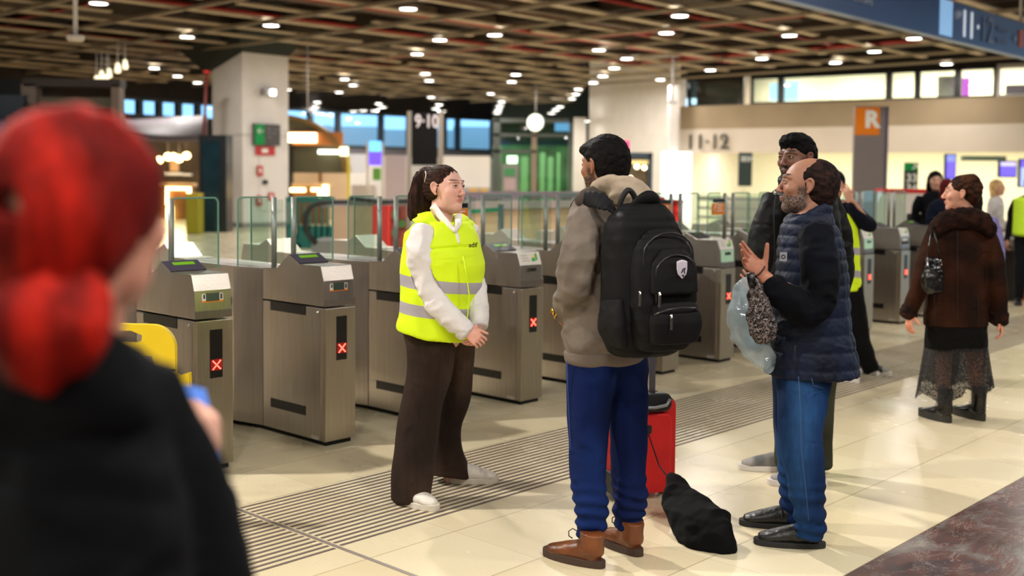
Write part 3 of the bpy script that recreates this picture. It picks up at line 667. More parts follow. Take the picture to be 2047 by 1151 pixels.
def screen(x0, x1, y0, y1, Y, m, m2, lab, txt=None):
    p, q = at(x0, y1, Y), at(x1, y0, Y); t = empty('departure_screen', (p.x, Y, 0), 0, lab, 'screen'); W = q.x - p.x; H_ = q.z - p.z
    MB().box(-.03, W + .03, .02, .12, p.z - .03, q.z + .03).obj('case', M_BLK, t); MB().box(0, W, 0, .02, p.z, p.z + H_ * .72).obj('picture_lower', m, t); MB().box(0, W, 0, .02, p.z + H_ * .72, q.z).obj('picture_upper', m2, t)
    if txt: text_obj('screen_text', txt, W * .38, M_SWH, (W * .12, -.01, p.z + H_ * .76), (pi / 2, 0, 0), t)
screen(1892, 1910, 310, 356, 27, M_SCRP, mat('screen_violet2', '#5560c8', .3, emit=(.3, .36, .95, 1), es=1.2), 'tall violet departure screen behind the brown coated woman', 'M2')
screen(2000, 2031, 324, 352, 27, M_SCRP, mat('screen_lilac', '#b0a8e8', .3, emit=(.65, .62, 1, 1), es=1.3), 'wide violet departure screen near the right edge')
screen(2040, 2060, 320, 372, 27, mat('screen_blue2', '#8090d8', .3, emit=(.45, .55, .95, 1), es=1.3), M_SCRP, 'violet screen cut by the right edge of the picture')
tag(fb(1923, 2012, 312, 321, 31, .1).obj('curtain_rail', mat('rail_green', '#7c8f7c', .5)), 'grey-green horizontal rail over the office counter', 'rail')
# R totem
p = at(1704, 430, 21.8); t = empty('station_totem', (p.x, 21.8, 0), radians(-6), 'tall brushed steel totem with an orange R panel', 'totem')
M_TOT = steel_mat('totem_steel', '#8d8583', .42, axis=0)
MB().box(0, .58, 0, .16, 0, 3.02).obj('body', M_TOT, t, bev=.006); MB().box(.002, .475, -.012, 0, 2.46, 3.0).obj('orange_panel', M_ORANGE, t)
text_obj('letter_r', 'R', .44, M_SWH, (.19, -.018, 2.62), (pi / 2, 0, 0), t, bold=.022); MB().box(.585, .65, .02, .14, 0, 3.02).obj('side_profile', mat('totem_side', '#6e6577', .5, metal=.5), t)
# blue sign beam over the hall
def on_beam(s, z): return Vector((9.24 + .684 * s, 20 + .7295 * s, z))
t = empty('sign_beam', (9.147, 20, 0), GROT, 'long blue overhead sign beam with white 11·12 lettering', 'sign')
M_BEAM = mat('beam_blue', '#2a4a80', .4, noise=.15, nscale=.6)
MB().box(-17, 12, 0, .16, 3.8, 4.40).obj('beam_body', M_BEAM, t); MB().box(-17, 12, -.02, .0, 3.78, 3.805).obj('lower_edge', mat('beam_edge', '#8d98a8', .4, metal=.4), t)
MB().box(-3.78, -3.3, -.012, 0, 3.84, 4.39).obj('lit_strip', mat('beam_light_blue', '#86b6e6', .4, emit=(.3, .55, .9, 1), es=.55), t)
M_DIG = mat('digit_grey', '#6c7a98', .5); M_DW = mat('digit_white', '#dfe8f5', .5, emit=(.8, .9, 1, 1), es=.5); M_MP = mat('mark_pale', '#9fb0cc', .5)
text_obj('number_text', '11', .6, M_DW, (-2.98, -.02, 3.9), (pi / 2, 0, 0), t, bold=.008); text_obj('number_text', '·', .6, M_DW, (-2.33, -.02, 3.9), (pi / 2, 0, 0), t); text_obj('number_text', '12', .6, M_DIG, (-2.15, -.02, 3.9), (pi / 2, 0, 0), t)
MB().lathe([(0, -.09), (.07, -.05), (.09, 0), (.07, .05), (0, .09)], n=14).obj('train_mark', M_MP, t, loc=(-3.14, 0, 4.22))
text_obj('small_text', 'PLATFORMS', .12, M_MP, (-6.77, -.02, 4.0), (pi / 2, 0, 0), t); text_obj('small_text', 'Aeroport', .13, M_DIG, (-1.4, -.02, 4.14), (pi / 2, 0, 0), t); text_obj('small_text', 'Rodalies', .13, M_DIG, (-1.4, -.02, 3.94), (pi / 2, 0, 0), t)
text_obj('plus_mark', '+', .3, M_MP, (-.62, -.02, 3.98), (pi / 2, 0, 0), t); MB().box(-.32, -.12, -.02, 0, 3.96, 4.26).obj('orange_mark', mat('orange_small', '#c85a20', .5), t)
for q in (-12, -6, 0, 6): MB().tube([(q, .08, 4.4), (q, .08, 6.9)], .03, 8).obj('hanger', M_LGREY, t)
# ================================================================ CONCRETE COLUMN
cc = Vector((-7.93, 32.6, 0)); t = empty('concrete_column', cc, GROT, 'massive pale concrete column with dark flared capital left of centre', 'column')
A_ = 1.62
MB().box(0, A_, 0, A_, 0, 5.15).obj('shaft', M_CONC, t); 
b = MB(); b.add([(-.02, -.02, 5.14), (A_ + .02, -.02, 5.14), (A_ + .02, A_ + .1, 5.1), (-.05, A_ + .25, 4.6), (-.4, -.4, 5.75), (A_ + .4, -.4, 5.75), (A_ + .5, A_ + 1, 5.75), (-.6, A_ + 1.7, 5.75)], [(0, 3, 2, 1), (4, 5, 6, 7), (0, 1, 5, 4), (1, 2, 6, 5), (2, 3, 7, 6), (3, 0, 4, 7)])
b.obj('capital', mat('capital_dark_green', '#262b27', .8), t)
MB().box(-.01, A_ + .01, -.01, A_ + .01, 0, .14).obj('plinth', mat('plinth_grey', '#8f8a86', .6), t)
MB().box(.55, 1.45, -.03, 0, .5, 2.25).obj('hatch', mat('hatch_white', '#e3ddd8', .5), t)
MB().box(-.01, A_ + .02, -.015, -.005, 2.72, 2.735).obj('seam', mat('seam_grey', '#9c9794', .7), t); MB().box(-.012, -.002, 0, A_, 2.72, 2.735).obj('seam', mat('seam_grey', '#9c9794', .7), t)
def onfront(u, z): return cc + Vector((u * UX, u * UY, z))
def cbox(x0, x1, y0, y1, nm, m, lab=None, cat=None, d=.05, par=None, off_=.035):
    """flat fitting on the column's right-hand face, edges given by bearing"""
    def hit(x, y):
        r = ray(x, y); det = r[0] * (-UY) + UX * r[1]; tt = (cc.x * (-UY) + UX * cc.y) / det
        s = ((tt * r[0] - cc.x) * UX + (tt * r[1] - cc.y) * UY); return s, EYE + tt * r[2]
    (s0, z1), (s1, _), (_, z0) = hit(x0, y0), hit(x1, y0), hit(x0, y1)
    o = MB().box(s0, s1, -off_ - d, -off_, z0, z1).obj(nm, m, par)
    if par is None: o.location = cc; o.rotation_euler = (0, 0, GROT); tag(o, lab, cat)
    return o, s0, s1, z0, z1
e = empty('exit_direction_sign', cc, GROT, 'green and dark grey direction sign on the concrete column', 'sign')
_, s0, s1, z0, z1 = cbox(503, 555, 247, 290, 'board', mat('sign_charcoal', '#4b484a', .5), par=e, d=.1); cbox(504, 523, 248, 289, 'green_panel', M_SGRN, par=e, d=.02, off_=.137)
text_obj('sign_text', 'Bus i taxi\nSortida\nExit', .12, mat('sign_text_grey', '#8f8c8c'), (s0 + .42, -.17, z1 - .18), (pi / 2, 0, 0), e); b = MB(); zc = (z0 + z1) / 2 + .1; b.beam((s0 + .1, -.165, zc), (s0 + .3, -.165, zc), .02, .03, up=(0, 1, 0)); b.beam((s0 + .1, -.165, zc), (s0 + .18, -.165, zc + .08), .02, .03, up=(0, 1, 0)); b.beam((s0 + .1, -.165, zc), (s0 + .18, -.165, zc - .08), .02, .03, up=(0, 1, 0)); b.obj('arrow', M_SWH, e)
for bx, lab in (((509, 547, 292, 310), 'wide red fire sign right below the green exit sign'), ((512, 523, 331, 352), 'small red fire sign on the white hatch'), ((511, 521, 391, 411), 'red extinguisher sign low on the hatch, left one'), ((534, 546, 385, 400), 'red fire hose sign low on the hatch, right one')):
    e = empty('fire_sign', cc, GROT, lab, 'sign'); _, s0, s1, z0, z1 = cbox(*bx, 'plate', mat('fire_red', '#c0282c', .5), par=e, d=.02, off_=.05)
    w = (s1 - s0); MB().box(s0 + w * .3, s0 + w * .62, -.085, -.07, z0 + (z1 - z0) * .3, z1 - (z1 - z0) * .25).obj('symbol', M_SWH, e)
o = cbox(523, 532, 360, 368, 'door_latch', M_MBLK, 'small dark latch plate on the white hatch', 'latch', off_=.05)
o = cbox(520, 543, 178, 190, 'wall_lamp', mat('spot_bracket', '#9b9896', .5, metal=.5), 'small lit wall spotlight high on the column', 'lamp', d=.2)
MB().box(o[1] + .2, o[1] + .36, -.27, -.25, o[3], o[3] + .16).obj('lens', M_LAMP, o[0])
# ================================================================ SHOPS AND KIOSKS, LEFT BACKGROUND
t = empty('dark_kiosk', (0, 0, 0), 0, 'tall dark teal vending kiosk standing left of the concrete column', 'kiosk')
fb(399, 452, 270, 452, 30, .7).obj('body', mat('kiosk_dark', '#141d24', .35), t); fb(406, 438, 282, 440, 29.97, .03).obj('screen', mat('kiosk_teal', '#17333f', .15, noise=.4, nscale=2), t)
t = fb(371, 397, 386, 452, 29, .5).obj('waste_bin', mat('bin_yellow', '#a8951a', .5), bev=.03); tag(t, 'yellow waste container next to the dark kiosk', 'bin')
t = empty('red_standpipe', (0, 0, 0), 0, 'thin dark red pipe running up to the ceiling at the column\'s left', 'pipe'); p0, p1 = at(407, 290, 31.5), at(413, 146, 31.5); MB().tube([(p0.x, 31.5, 0), p0, p1], .045, 8).obj('pipe', mat('dark_red_pipe', '#5a1512', .5), t); MB().tube([p1, p1 + Vector((0, 0, .06))], .1, 10).obj('flange', M_RED, t)
t = empty('vaulted_canopy', (0, 0, 0), 0, 'pale purple-grey tent-like canopy of the cafe on the left', 'canopy')
b = MB(); b.smooth = True; NX = 14; vs = []; fs = []
for i in range(NX + 1):
    s = i / NX; x = 230 + s * 185
    ytop = 243 - 10 * s; ybot = 272 + 12 * sin(s * 2.2)
    for yy, Y in ((ytop, 40), (ytop + (ybot - ytop) * .35, 37.6), (ytop + (ybot - ytop) * .75, 36.3), (ybot, 36)): vs.append(at(x, yy, Y))
for i in range(NX):
    for j in range(3): k = i * 4 + j; fs.append((k, k + 4, k + 5, k + 1))
b.add(vs, fs); o = b.obj('canopy_skin', mat('canopy_lilac', '#847b82', .55), t); sm = o.modifiers.new('t', 'SOLIDIFY'); sm.thickness = .06
# cafe under it: warm interior
M_WARM = mat('warm_glow_lamp', '#ffd27a', .4, emit=(1, .72, .32, 1), es=9); M_WOOD = mat('warm_wood', '#7a4f22', .6, noise=.2, nscale=2); M_CAFE = mat('cafe_back', '#4a3a22', .7, noise=.5, nscale=1.2)
t = empty('cafe_counter', (0, 0, 0), 0, 'warmly lit cafe counter with glowing edge strips, left background', 'counter')
fb(240, 398, 284, 470, 44, .3).obj('back_wall', M_CAFE, t); fb(300, 384, 366, 372, 38, .6).obj('counter_top', mat('counter_pale', '#d9b98c', .5), t); fb(305, 380, 374, 452, 38.2, .6).obj('counter_front', M_WOOD, t)
for a in ((328, 380, 374, 379), (328, 335, 379, 408), (374, 380, 376, 390), (330, 345, 412, 420)): fb(*a, 38, .1).obj('light_strip', M_WARM, t)
fb(326, 362, 345, 350, 41, .3).obj('shelf', mat('shelf_pale', '#cfd3df', .5), t); fb(366, 380, 347, 351, 41, .3).obj('shelf', mat('shelf_pale', '#cfd3df', .5), t); fb(340, 356, 320, 342, 41.2, .1).obj('menu_board', mat('menu_beige', '#c9a47c', .6), t)
LW = bpy.data.lights.new('warm_bulb', 'POINT'); LW.energy = 160; LW.color = (1, .72, .38); LW.shadow_soft_size = .12
for k, (x, y) in enumerate(((336, 313), (358, 317), (373, 311), (318, 320), (347, 309))):
    e = empty('pendant_lamp', at(x, y + (4 if k == 4 else 0), 38.4 + .45 * k), 0, 'small warm pendant lamp over the cafe counter, %s' % ('left of centre', 'lowest one', 'rightmost', 'leftmost, half behind red hair', 'highest one')[k], 'lamp')
    MB().lathe([(0, -.13), (.1, -.09), (.14, 0), (.1, .09), (0, .13)], n=14).obj('globe', M_WARM, e); MB().tube([(0, 0, .12), (0, 0, 1.2)], .012, 6).obj('cable', M_MBLK, e)
    if k < 3: l = bpy.data.objects.new('bulb', LW); COL.objects.link(l); l.parent = e; l.location = (0, -.4, -.1)
for k, (x, y) in enumerate(((235, 135), (193, 160), (213, 158), (203, 150), (250, 128), (218, 145))):
    e = empty('track_spotlight', at(x, y, 29 + .4 * k), 0, 'small warm track spotlight under the left ceiling, %s' % ('upper left of the pair', 'lowest left', 'lowest middle', 'middle one', 'highest right', 'right one of the middle')[k], 'lamp')
    MB().tube([(0, 0, .1), (.03, -.08, -.12)], [.05, .08], 10).obj('head', mat('spot_warm', '#fff0cc', .4, emit=(1, .88, .6, 1), es=1.6), e); MB().tube([(0, 0, .1), (0, 0, .7)], .015, 6).obj('stem', M_LGREY, e)
# dark glass shop box on the far left
t = empty('glass_shop_box', (0, 0, 0), 0, 'dark glazed shop box with brown posts at the far left', 'shop'); M_SB = mat('shop_brown', '#6b5d54', .6)
fb(46, 70, 168, 470, 22, .3).obj('post', M_SB, t); fb(225, 238, 170, 470, 22, .3).obj('post', M_SB, t); fb(46, 240, 158, 172, 22, .35).obj('fascia', mat('shop_dark_fascia', '#2b211d', .6), t); fb(70, 232, 195, 215, 22.1, .2).obj('rail', mat('rail_olive', '#4c4637', .6), t)
fb(70, 225, 172, 480, 22.6, .05).obj('glass', mat('shop_smoke_glass', '#3d342b', .2, noise=.4, nscale=.8), t); fb(-60, 46, 190, 250, 21.5, .2).obj('awning', mat('awning_navy', '#10202e', .5), t); fb(-60, 46, 160, 480, 24, .2).obj('interior', mat('shop_night', '#0d141a', .4), t)
b = MB(); p = [at(-10, 232, 21.3), at(40, 272, 21.3), at(-60, 272, 21.3)]; b.prism([(q.x, q.z) for q in p], 21.2, 21.4, lambda s, d: (s[0], d, s[1])); b.obj('awning_flap', mat('awning_blue', '#1b4a6b', .5), t)
# arch shop right of the column
ar = empty('arch_shop', (0, 0, 0), 0, 'shop under a wooden arch with glowing warm lights, behind the column', 'shop')
Ya = 36; cA = at(560, 345, Ya); Ra = (at(695, 345, Ya) - cA).x
def arc(r0, r1, y0, y1, m, nm, a0=0, a1=pi, zs=.86):
    b = MB(); n = 40; vs = []
    for i in range(n + 1):
        a = a0 + (a1 - a0) * i / n
        for r in (r0, r1):
            for yy in (y0, y1): vs.append((cA.x + r * cos(a), yy, cA.z + r * sin(a) * zs))
    fs = []
    for i in range(n):
        k = i * 4; fs += [(k, k + 2, k + 6, k + 4), (k + 1, k + 5, k + 7, k + 3), (k, k + 4, k + 5, k + 1), (k + 2, k + 3, k + 7, k + 6)]
    b.add(vs, fs); return b.obj(nm, m, ar)
arc(Ra * .93, Ra, Ya, Ya + .8, mat('arch_wood', '#8c6a35', .5, noise=.2, nscale=3), 'arch_rim'); arc(.02, Ra * .93, Ya + .3, Ya + .4, mat('arch_olive', '#5d5b45', .6), 'tympanum')
MB().box(cA.x + .3, at(684, 300, Ya).x, Ya + .1, Ya + .28, at(600, 290, Ya).z, at(600, 263, Ya).z).obj('fascia', mat('fascia_orange', '#c0763a', .5), ar)
fb(570, 632, 266, 284, Ya, .1).obj('lit_sign', mat('lit_sign_warm', '#fff2cc', .4, emit=(1, .85, .5, 1), es=6), ar)
fb(572, 582, 284, 460, Ya, .4).obj('post', mat('post_dark', '#2b2a2a', .5), ar); fb(582, 696, 291, 460, Ya + 3, .2).obj('back_wall', mat('shop_beige_wall', '#c7b7a8', .6, noise=.12, nscale=.8), ar); fb(637, 642, 291, 365, Ya + 2.9, .1).obj('divider', M_WOOD, ar)
fb(583, 660, 366, 372, Ya - .6, .8).obj('counter_top', mat('counter_pale', '#d9b98c', .5), ar); fb(583, 650, 372, 445, Ya - .5, .5).obj('counter_front', M_WOOD, ar)
for a in ((580, 610, 376, 383), (622, 640, 376, 382), (645, 656, 370, 392), (636, 642, 382, 395)): fb(*a, Ya - .65, .05).obj('light_strip', M_WARM, ar)
fb(636, 678, 300, 307, Ya, .1).obj('light_strip', mat('strip_white', '#ffffe8', .4, emit=(1, 1, .8, 1), es=5), ar); fb(679, 694, 294, 311, Ya - .05, .2).obj('lamp_box', mat('lampbox', '#e6f0b0', .4, emit=(.95, 1, .6, 1), es=3), ar)
fb(693, 699, 312, 400, Ya - .1, .12).obj('yellow_post', mat('post_yellow', '#d6c22c', .5), ar)
for k, (x, y) in enumerate(((591, 315), (629, 320), (647, 316), (628, 304))):
    e = empty('globe_lamp', at(x, y, Ya + .8), 0, 'round white globe lamp under the wooden arch, %s' % ('leftmost', 'lowest middle', 'rightmost', 'upper middle')[k], 'lamp'); MB().lathe([(0, -.11), (.08, -.08), (.115, 0), (.08, .08), (0, .11)], n=14).obj('globe', mat('globe_white', '#fff6e0', .4, emit=(1, .93, .75, 1), es=9), e)
    if k in (0, 2): l = bpy.data.objects.new('bulb', LW); COL.objects.link(l); l.parent = e; l.location = (0, -.4, -.1)
# chandelier rod, cctv pole, hanging lamps of the ceiling
p = at(151, 76, 17); t = empty('camera_pole', p, 0, 'white pole hanging from the ceiling with a small flat camera box, upper left', 'camera'); MB().tube([(0, 0, .03), (0, 0, 4)], .035, 10).obj('pole', M_LGREY, t); MB().lathe([(0, -.06), (.11, -.05), (.135, .0), (.12, .04), (0, .05)], n=20).obj('housing', mat('cam_beige', '#b3a99d', .5), t)
p = at(1344, 180, 30); t = empty('ceiling_rod', p, 0, 'thin pale rod hanging from the ceiling in front of the white wall block', 'rod'); MB().tube([(0, 0, -.3), (0, 0, .9)], .03, 8).obj('rod', M_LGREY, t); MB().box(-.12, .12, -.05, .05, -.38, -.3).obj('end_box', M_LGREY, t)
p = at(615, 210, 30); t = empty('ceiling_rod', p, 0, 'thin pale rod with small dark lamp beside the column\'s right edge', 'rod'); MB().tube([(0, 0, -.2), (0, 0, 1.6)], .02, 8).obj('rod', M_LGREY, t); MB().lathe([(0, -.3), (.07, -.26), (.05, -.2)], n=12).obj('lamp_head', M_MBLK, t)
# 9·10 pylon
Yp = 31; t = empty('platform_pylon', (at(818, 300, Yp).x, Yp, 0), 0, 'black hanging 9·10 platform sign between two steel posts', 'sign'); X0 = at(818, 300, Yp).x
def lb(x0, x1, y0, y1, d0, d1): p, q = at(x0, y1, Yp), at(x1, y0, Yp); return MB().box(p.x - X0, q.x - X0, d0, d1, 0 if y1 > 400 else p.z, q.z)
lb(813, 822, 222, 450, 0, .15).obj('post', mat('post_brushed', '#9c9388', .4, metal=.6), t); lb(875, 886, 222, 450, 0, .15).obj('post', mat('post_brushed', '#9c9388', .4, metal=.6), t); lb(823, 874, 225, 330, .02, .12).obj('board', mat('board_black', '#0d0b0c', .7, spec=.2), t)
p = at(829, 254, Yp); text_obj('number_text', '9·10', .5, mat('digit_lilac', '#d0c6cc', .5), (p.x - X0, 0, p.z), (pi / 2, 0, 0), t, bold=.012, sx=.76)
# blue info totem
t = empty('info_screen', (0, 0, 0), 0, 'hanging violet information screen with bright blue top', 'screen'); fb(732, 737, 285, 440, 38, .1).obj('post', M_LGREY, t); fb(763, 767, 285, 440, 38, .1).obj('post', M_LGREY, t)
fb(738, 762, 303, 330, 38, .1).obj('picture_lower', mat('screen_violet3', '#3a2ad0', .3, emit=(.12, .06, .8, 1), es=2), t); fb(738, 762, 282, 303, 38, .1).obj('picture_upper', mat('screen_blue3', '#4da0e8', .3, emit=(.15, .5, 1, 1), es=1.8), t)
fb(769, 812, 310, 460, 40, .6).obj('wall_panel_cabinet', mat('cab_lilac', '#b3a8b0', .5)); o = bpy.data.objects['wall_panel_cabinet']; o.name = 'white_cabinet'; tag(o, 'large pale lilac cabinet left of the 9·10 sign', 'cabinet')
for x0, x1, y0, y1, Y, c, nm, lab, cat in ((697, 730, 308, 345, 44, '#cfd2de', 'wall_board', 'pale blue-white board on the far wall left of the violet screen', 'board'), (703, 752, 370, 440, 41, '#c9c5c4', 'service_counter', 'white boxy counter below the violet screen', 'counter'), (745, 760, 336, 360, 41, '#5fa03a', 'green_poster', 'small green poster under the violet screen', 'poster'),
        (886, 980, 312, 375, 48, '#ece7e2', 'white_board', 'bright white wall board right of the 9·10 sign', 'board'), (886, 980, 375, 392, 47, '#9d9aa0', 'bench_row', 'grey low bench row on the far side right of the 9·10 sign', 'bench'), (938, 955, 376, 388, 46.5, '#c59a4a', 'amber_box', 'small amber box on the far bench, left one', 'box'), (960, 975, 376, 388, 46.5, '#c59a4a', 'amber_box', 'small amber box on the far bench, right one', 'box')):
    tag(fb(x0, x1, y0, y1, Y, .3).obj(nm, mat('m_' + nm, c, .6)), lab, cat)
# ================================================================ MIDDLE GROUND: escalator head, stone parapets, bins, barriers
M_BEIGE = mat('beige_stone', '#c0a58a', .5, noise=.05, nscale=2); M_RAILM = mat('rail_metal', '#9d96a0', .35, metal=.6); M_RUB = mat('handrail_rubber', '#2c2b2e', .5)
t = empty('escalator', (0, 0, 0), 0, 'escalator head with curved dark handrail and beige side panel', 'escalator')
Ye = 20
pts = [at(790, 404, Ye), at(660, 404, Ye), at(640, 405, Ye), at(622, 412, Ye), at(611, 430, Ye), at(610, 450, Ye), at(617, 470, Ye), at(632, 487, Ye)]
MB().tube([p for p in pts], .05, 10).obj('handrail', M_RUB, t); MB().tube([at(790, 410, Ye), at(660, 410, Ye), at(640, 411, Ye)], .035, 8).obj('trim_rail', M_RAILM, t)
fb(623, 668, 482, 505, Ye, 1.2).obj('newel_base', mat('newel_grey', '#8f878b', .5), t); fb(666, 745, 412, 500, Ye - .1, 1.3).obj('side_panel', M_BEIGE, t)
t = empty('escalator_handrail', (0, 0, 0), 0, 'dark slanted handrail with metal skirting beside the red panel', 'handrail'); MB().tube([at(700, 396, 17.5), at(760, 404, 17.5), at(830, 402, 17.5)], .04, 8).obj('rail', M_RUB, t); MB().tube([at(700, 402, 17.5), at(830, 408, 17.5)], .03, 8).obj('metal_strip', M_RAILM, t)
M_HIV = mat('hi_green', '#9fc24a', .6)
t = empty('red_barrier', (0, 0, 0), 0, 'bright red upright barrier panel seen between the glass posts', 'barrier'); fb(744, 780, 411, 490, 16.5, .08).obj('panel', M_RED, t); fb(780, 812, 411, 490, 16.6, .08).obj('chequer_panel', mat('red_green_chequer', '#9a3a2a', .6, noise=.6, nscale=5), t)
b = MB()
for i in range(3):
    for j in range(2):
        if (i + j) % 2 == 0: p, q = at(784 + j * 14, 436 + i * 18, 16.55), at(796 + j * 14, 422 + i * 18, 16.55); b.box(p.x, q.x, 16.5, 16.55, p.z, q.z)
b.obj('green_squares', mat('square_green', '#3d6b2a', .6), t)
for k, (x0, x1, dx) in enumerate(((571, 586, 0), (593, 668, 0))):
    t = empty('plastic_barrier', (0, 0, 0), 0, 'teal green slotted plastic barrier, %s' % ('narrow one left of the glass posts', 'wide one behind the escalator rail')[k], 'barrier')
    M_TEAL = mat('barrier_teal', '#0f6b66', .5); Yb = 24
    fb(x0, x1, 394, 404, Yb, .1).obj('top_rail', M_TEAL, t); fb(x0, x1, 452, 460, Yb, .1).obj('bottom_rail', M_TEAL, t)
    nb = max(2, int((x1 - x0) / 11))
    for i in range(nb + 1): xx = x0 + (x1 - x0 - 3) * i / nb; fb(xx, xx + 3.5, 404, 452, Yb, .08).obj('slat', M_TEAL, t)
    p, q = at(x0 + 2, 470, Yb), at(x0 + 2, 452, Yb); b = MB(); b.prism([(0, 0), (.35, 0), (.05, .5)], 0, .3, lambda s, d: (p.x + s[0], Yb - .1 + d, s[1] * 1.0)); b.obj('foot', M_TEAL, t)
# beige parapet behind the gates and metal rails
t = empty('stone_parapet', (0, 0, 0), 0, 'long beige stone parapet with grey metal rail behind the gates', 'parapet')
def pp(x, Y, z): p = at(x, 400, Y); return Vector((p.x, Y, z))
b = MB(); b.prism([(at(920, 400, 15).x, 15), (at(1190, 400, 17).x, 17), (at(1190, 400, 17).x, 17.4), (at(920, 400, 15).x, 15.4)], 0, 1.12, lambda s, d: (s[0], s[1], d)); b.obj('parapet_wall', mat('parapet_beige', '#cbb08f', .5, noise=.03, nscale=2), t)
MB().beam(pp(920, 15.1, 1.19), pp(1190, 17.1, 1.19), .3, .1).obj('coping', mat('coping_pink', '#b8a9a5', .4, metal=.3), t); MB().beam(pp(920, 15.4, 1.32), pp(1240, 17.6, 1.32), .12, .1).obj('upper_rail', mat('upper_rail', '#9c9097', .35, metal=.5), t)
t = empty('belt_barrier', (0, 0, 0), 0, 'dark green belt barrier post and tape behind the gates', 'barrier'); p = at(1001, 470, 13.2); MB().tube([(p.x, 13.2, 0), (p.x, 13.2, 1.26)], .035, 10).obj('post', mat('belt_green_dark', '#12352b', .5), t); MB().beam((p.x, 13.2, 1.2), tuple(at(925, 424, 13)), .01, .05).obj('belt_tape', mat('belt_green', '#1c6b4c', .6), t)
for k, (x0, x1) in enumerate(((1303, 1328), (1332, 1366))):
    t = empty('red_bin', (0, 0, 0), 0, 'bright red upright container behind the gates, %s' % ('left one', 'right one, partly under the orange sticker')[k], 'bin')
    fb(x0, x1, 404 if k else 397, 500, 14 + k * .2, .5).obj('body', mat('bin_red', '#e0221a', .45), t, bev=.02); fb(x0 - 1, x1 + 1, 400 if k else 394, 405 if k else 399, 13.95 + k * .2, .6).obj('lid', M_RED if not k else mat('lid_dark_red', '#8c1612', .5), t)
t = empty('rail_fence', (0, 0, 0), 0, 'low white and grey horizontal rail fence in front of the bright office', 'fence')
for z in (.55, .75, .95, 1.15): MB().beam(pp(1395, 24, z), pp(1705, 22, z), .04, .05 if z < 1.1 else .09).obj('rail', M_LGREY, t)
fb(1440, 1530, 404, 470, 25, .2).obj('white_board', mat('pale_board', '#d8d3c8', .6), t)
t = fb(1765, 1860, 385, 470, 19, .4).obj('reception_desk', mat('desk_white', '#d5cfc9', .5)); tag(t, 'white reception desk with red stripe behind the far gates', 'desk'); o = fb(1765, 1860, 378, 385, 18.98, .4).obj('red_stripe', M_RED, t)
# white roof slab over the lift cafe: round bench edge lamp seen behind clock
# ================================================================ INFO DESK far right (steel counter)
t = empty('steel_counter', (0, 0, 0), 0, 'steel topped counter with dark glass side at the right edge', 'counter')
MB().box(at(1996, 480, 14.6).x, at(2130, 480, 14.6).x, 14.6, 15.4, .74, .82).obj('counter_top', M_LGREY, t); fb(1998, 2042, 492, 597, 14.7, .6).obj('counter_front', M_STEELD, t); fb(2004, 2036, 502, 590, 14.66, .02).obj('dark_panel', mat('panel_brownblack', '#2b2522', .3), t); fb(2043, 2120, 492, 600, 14.72, .6).obj('orange_panel', M_ORANGE, t)
MB().box(at(2017, 480, 15.3).x, at(2120, 480, 15.3).x, 15.25, 15.3, .82, 1.2).obj('screen_back', mat('monitor_grey', '#4d474a', .5), t)
# ================================================================ TICKET GATES
GW, GL, GB = .225, 2.18, 5.185
M_DISP = mat('display_bezel', '#3b3644', .45); M_LCD = mat('lcd_green', '#5c8c1a', .4, emit=(.25, .6, .02, 1), es=.2); M_LCDG = mat('lcd_grey', '#3d4a44', .2)
M_XRED = mat('led_red_core', '#ff5040', .4, emit=(1, .1, .06, 1), es=8); M_XGLOW = mat('led_red_panel', '#5a0404', .5, emit=(1, .01, .01, 1), es=.22)
M_STK = mat('sticker_white', '#dedbd6', .6); M_KEY = mat('chrome', '#d8d8d8', .12, metal=1); M_PLATE = mat('maker_plate', '#c9c4be', .4, metal=.4)
M_SEAM = mat('seam_light', '#cfc8bf', .3, metal=1); M_HEADF = steel_mat('head_face_steel', '#b5ad9c', .34)
HEADP = [(.009, .826), (.016, .976), (.044, 1.062), (.255, 1.062), (.358, 1.112), (.487, 1.022), (.63, 1.02), (.63, .826)]
def side(pts, x0, x1, b): return b.prism(pts, x0, x1, lambda p, d: (d, p[0], p[1]))
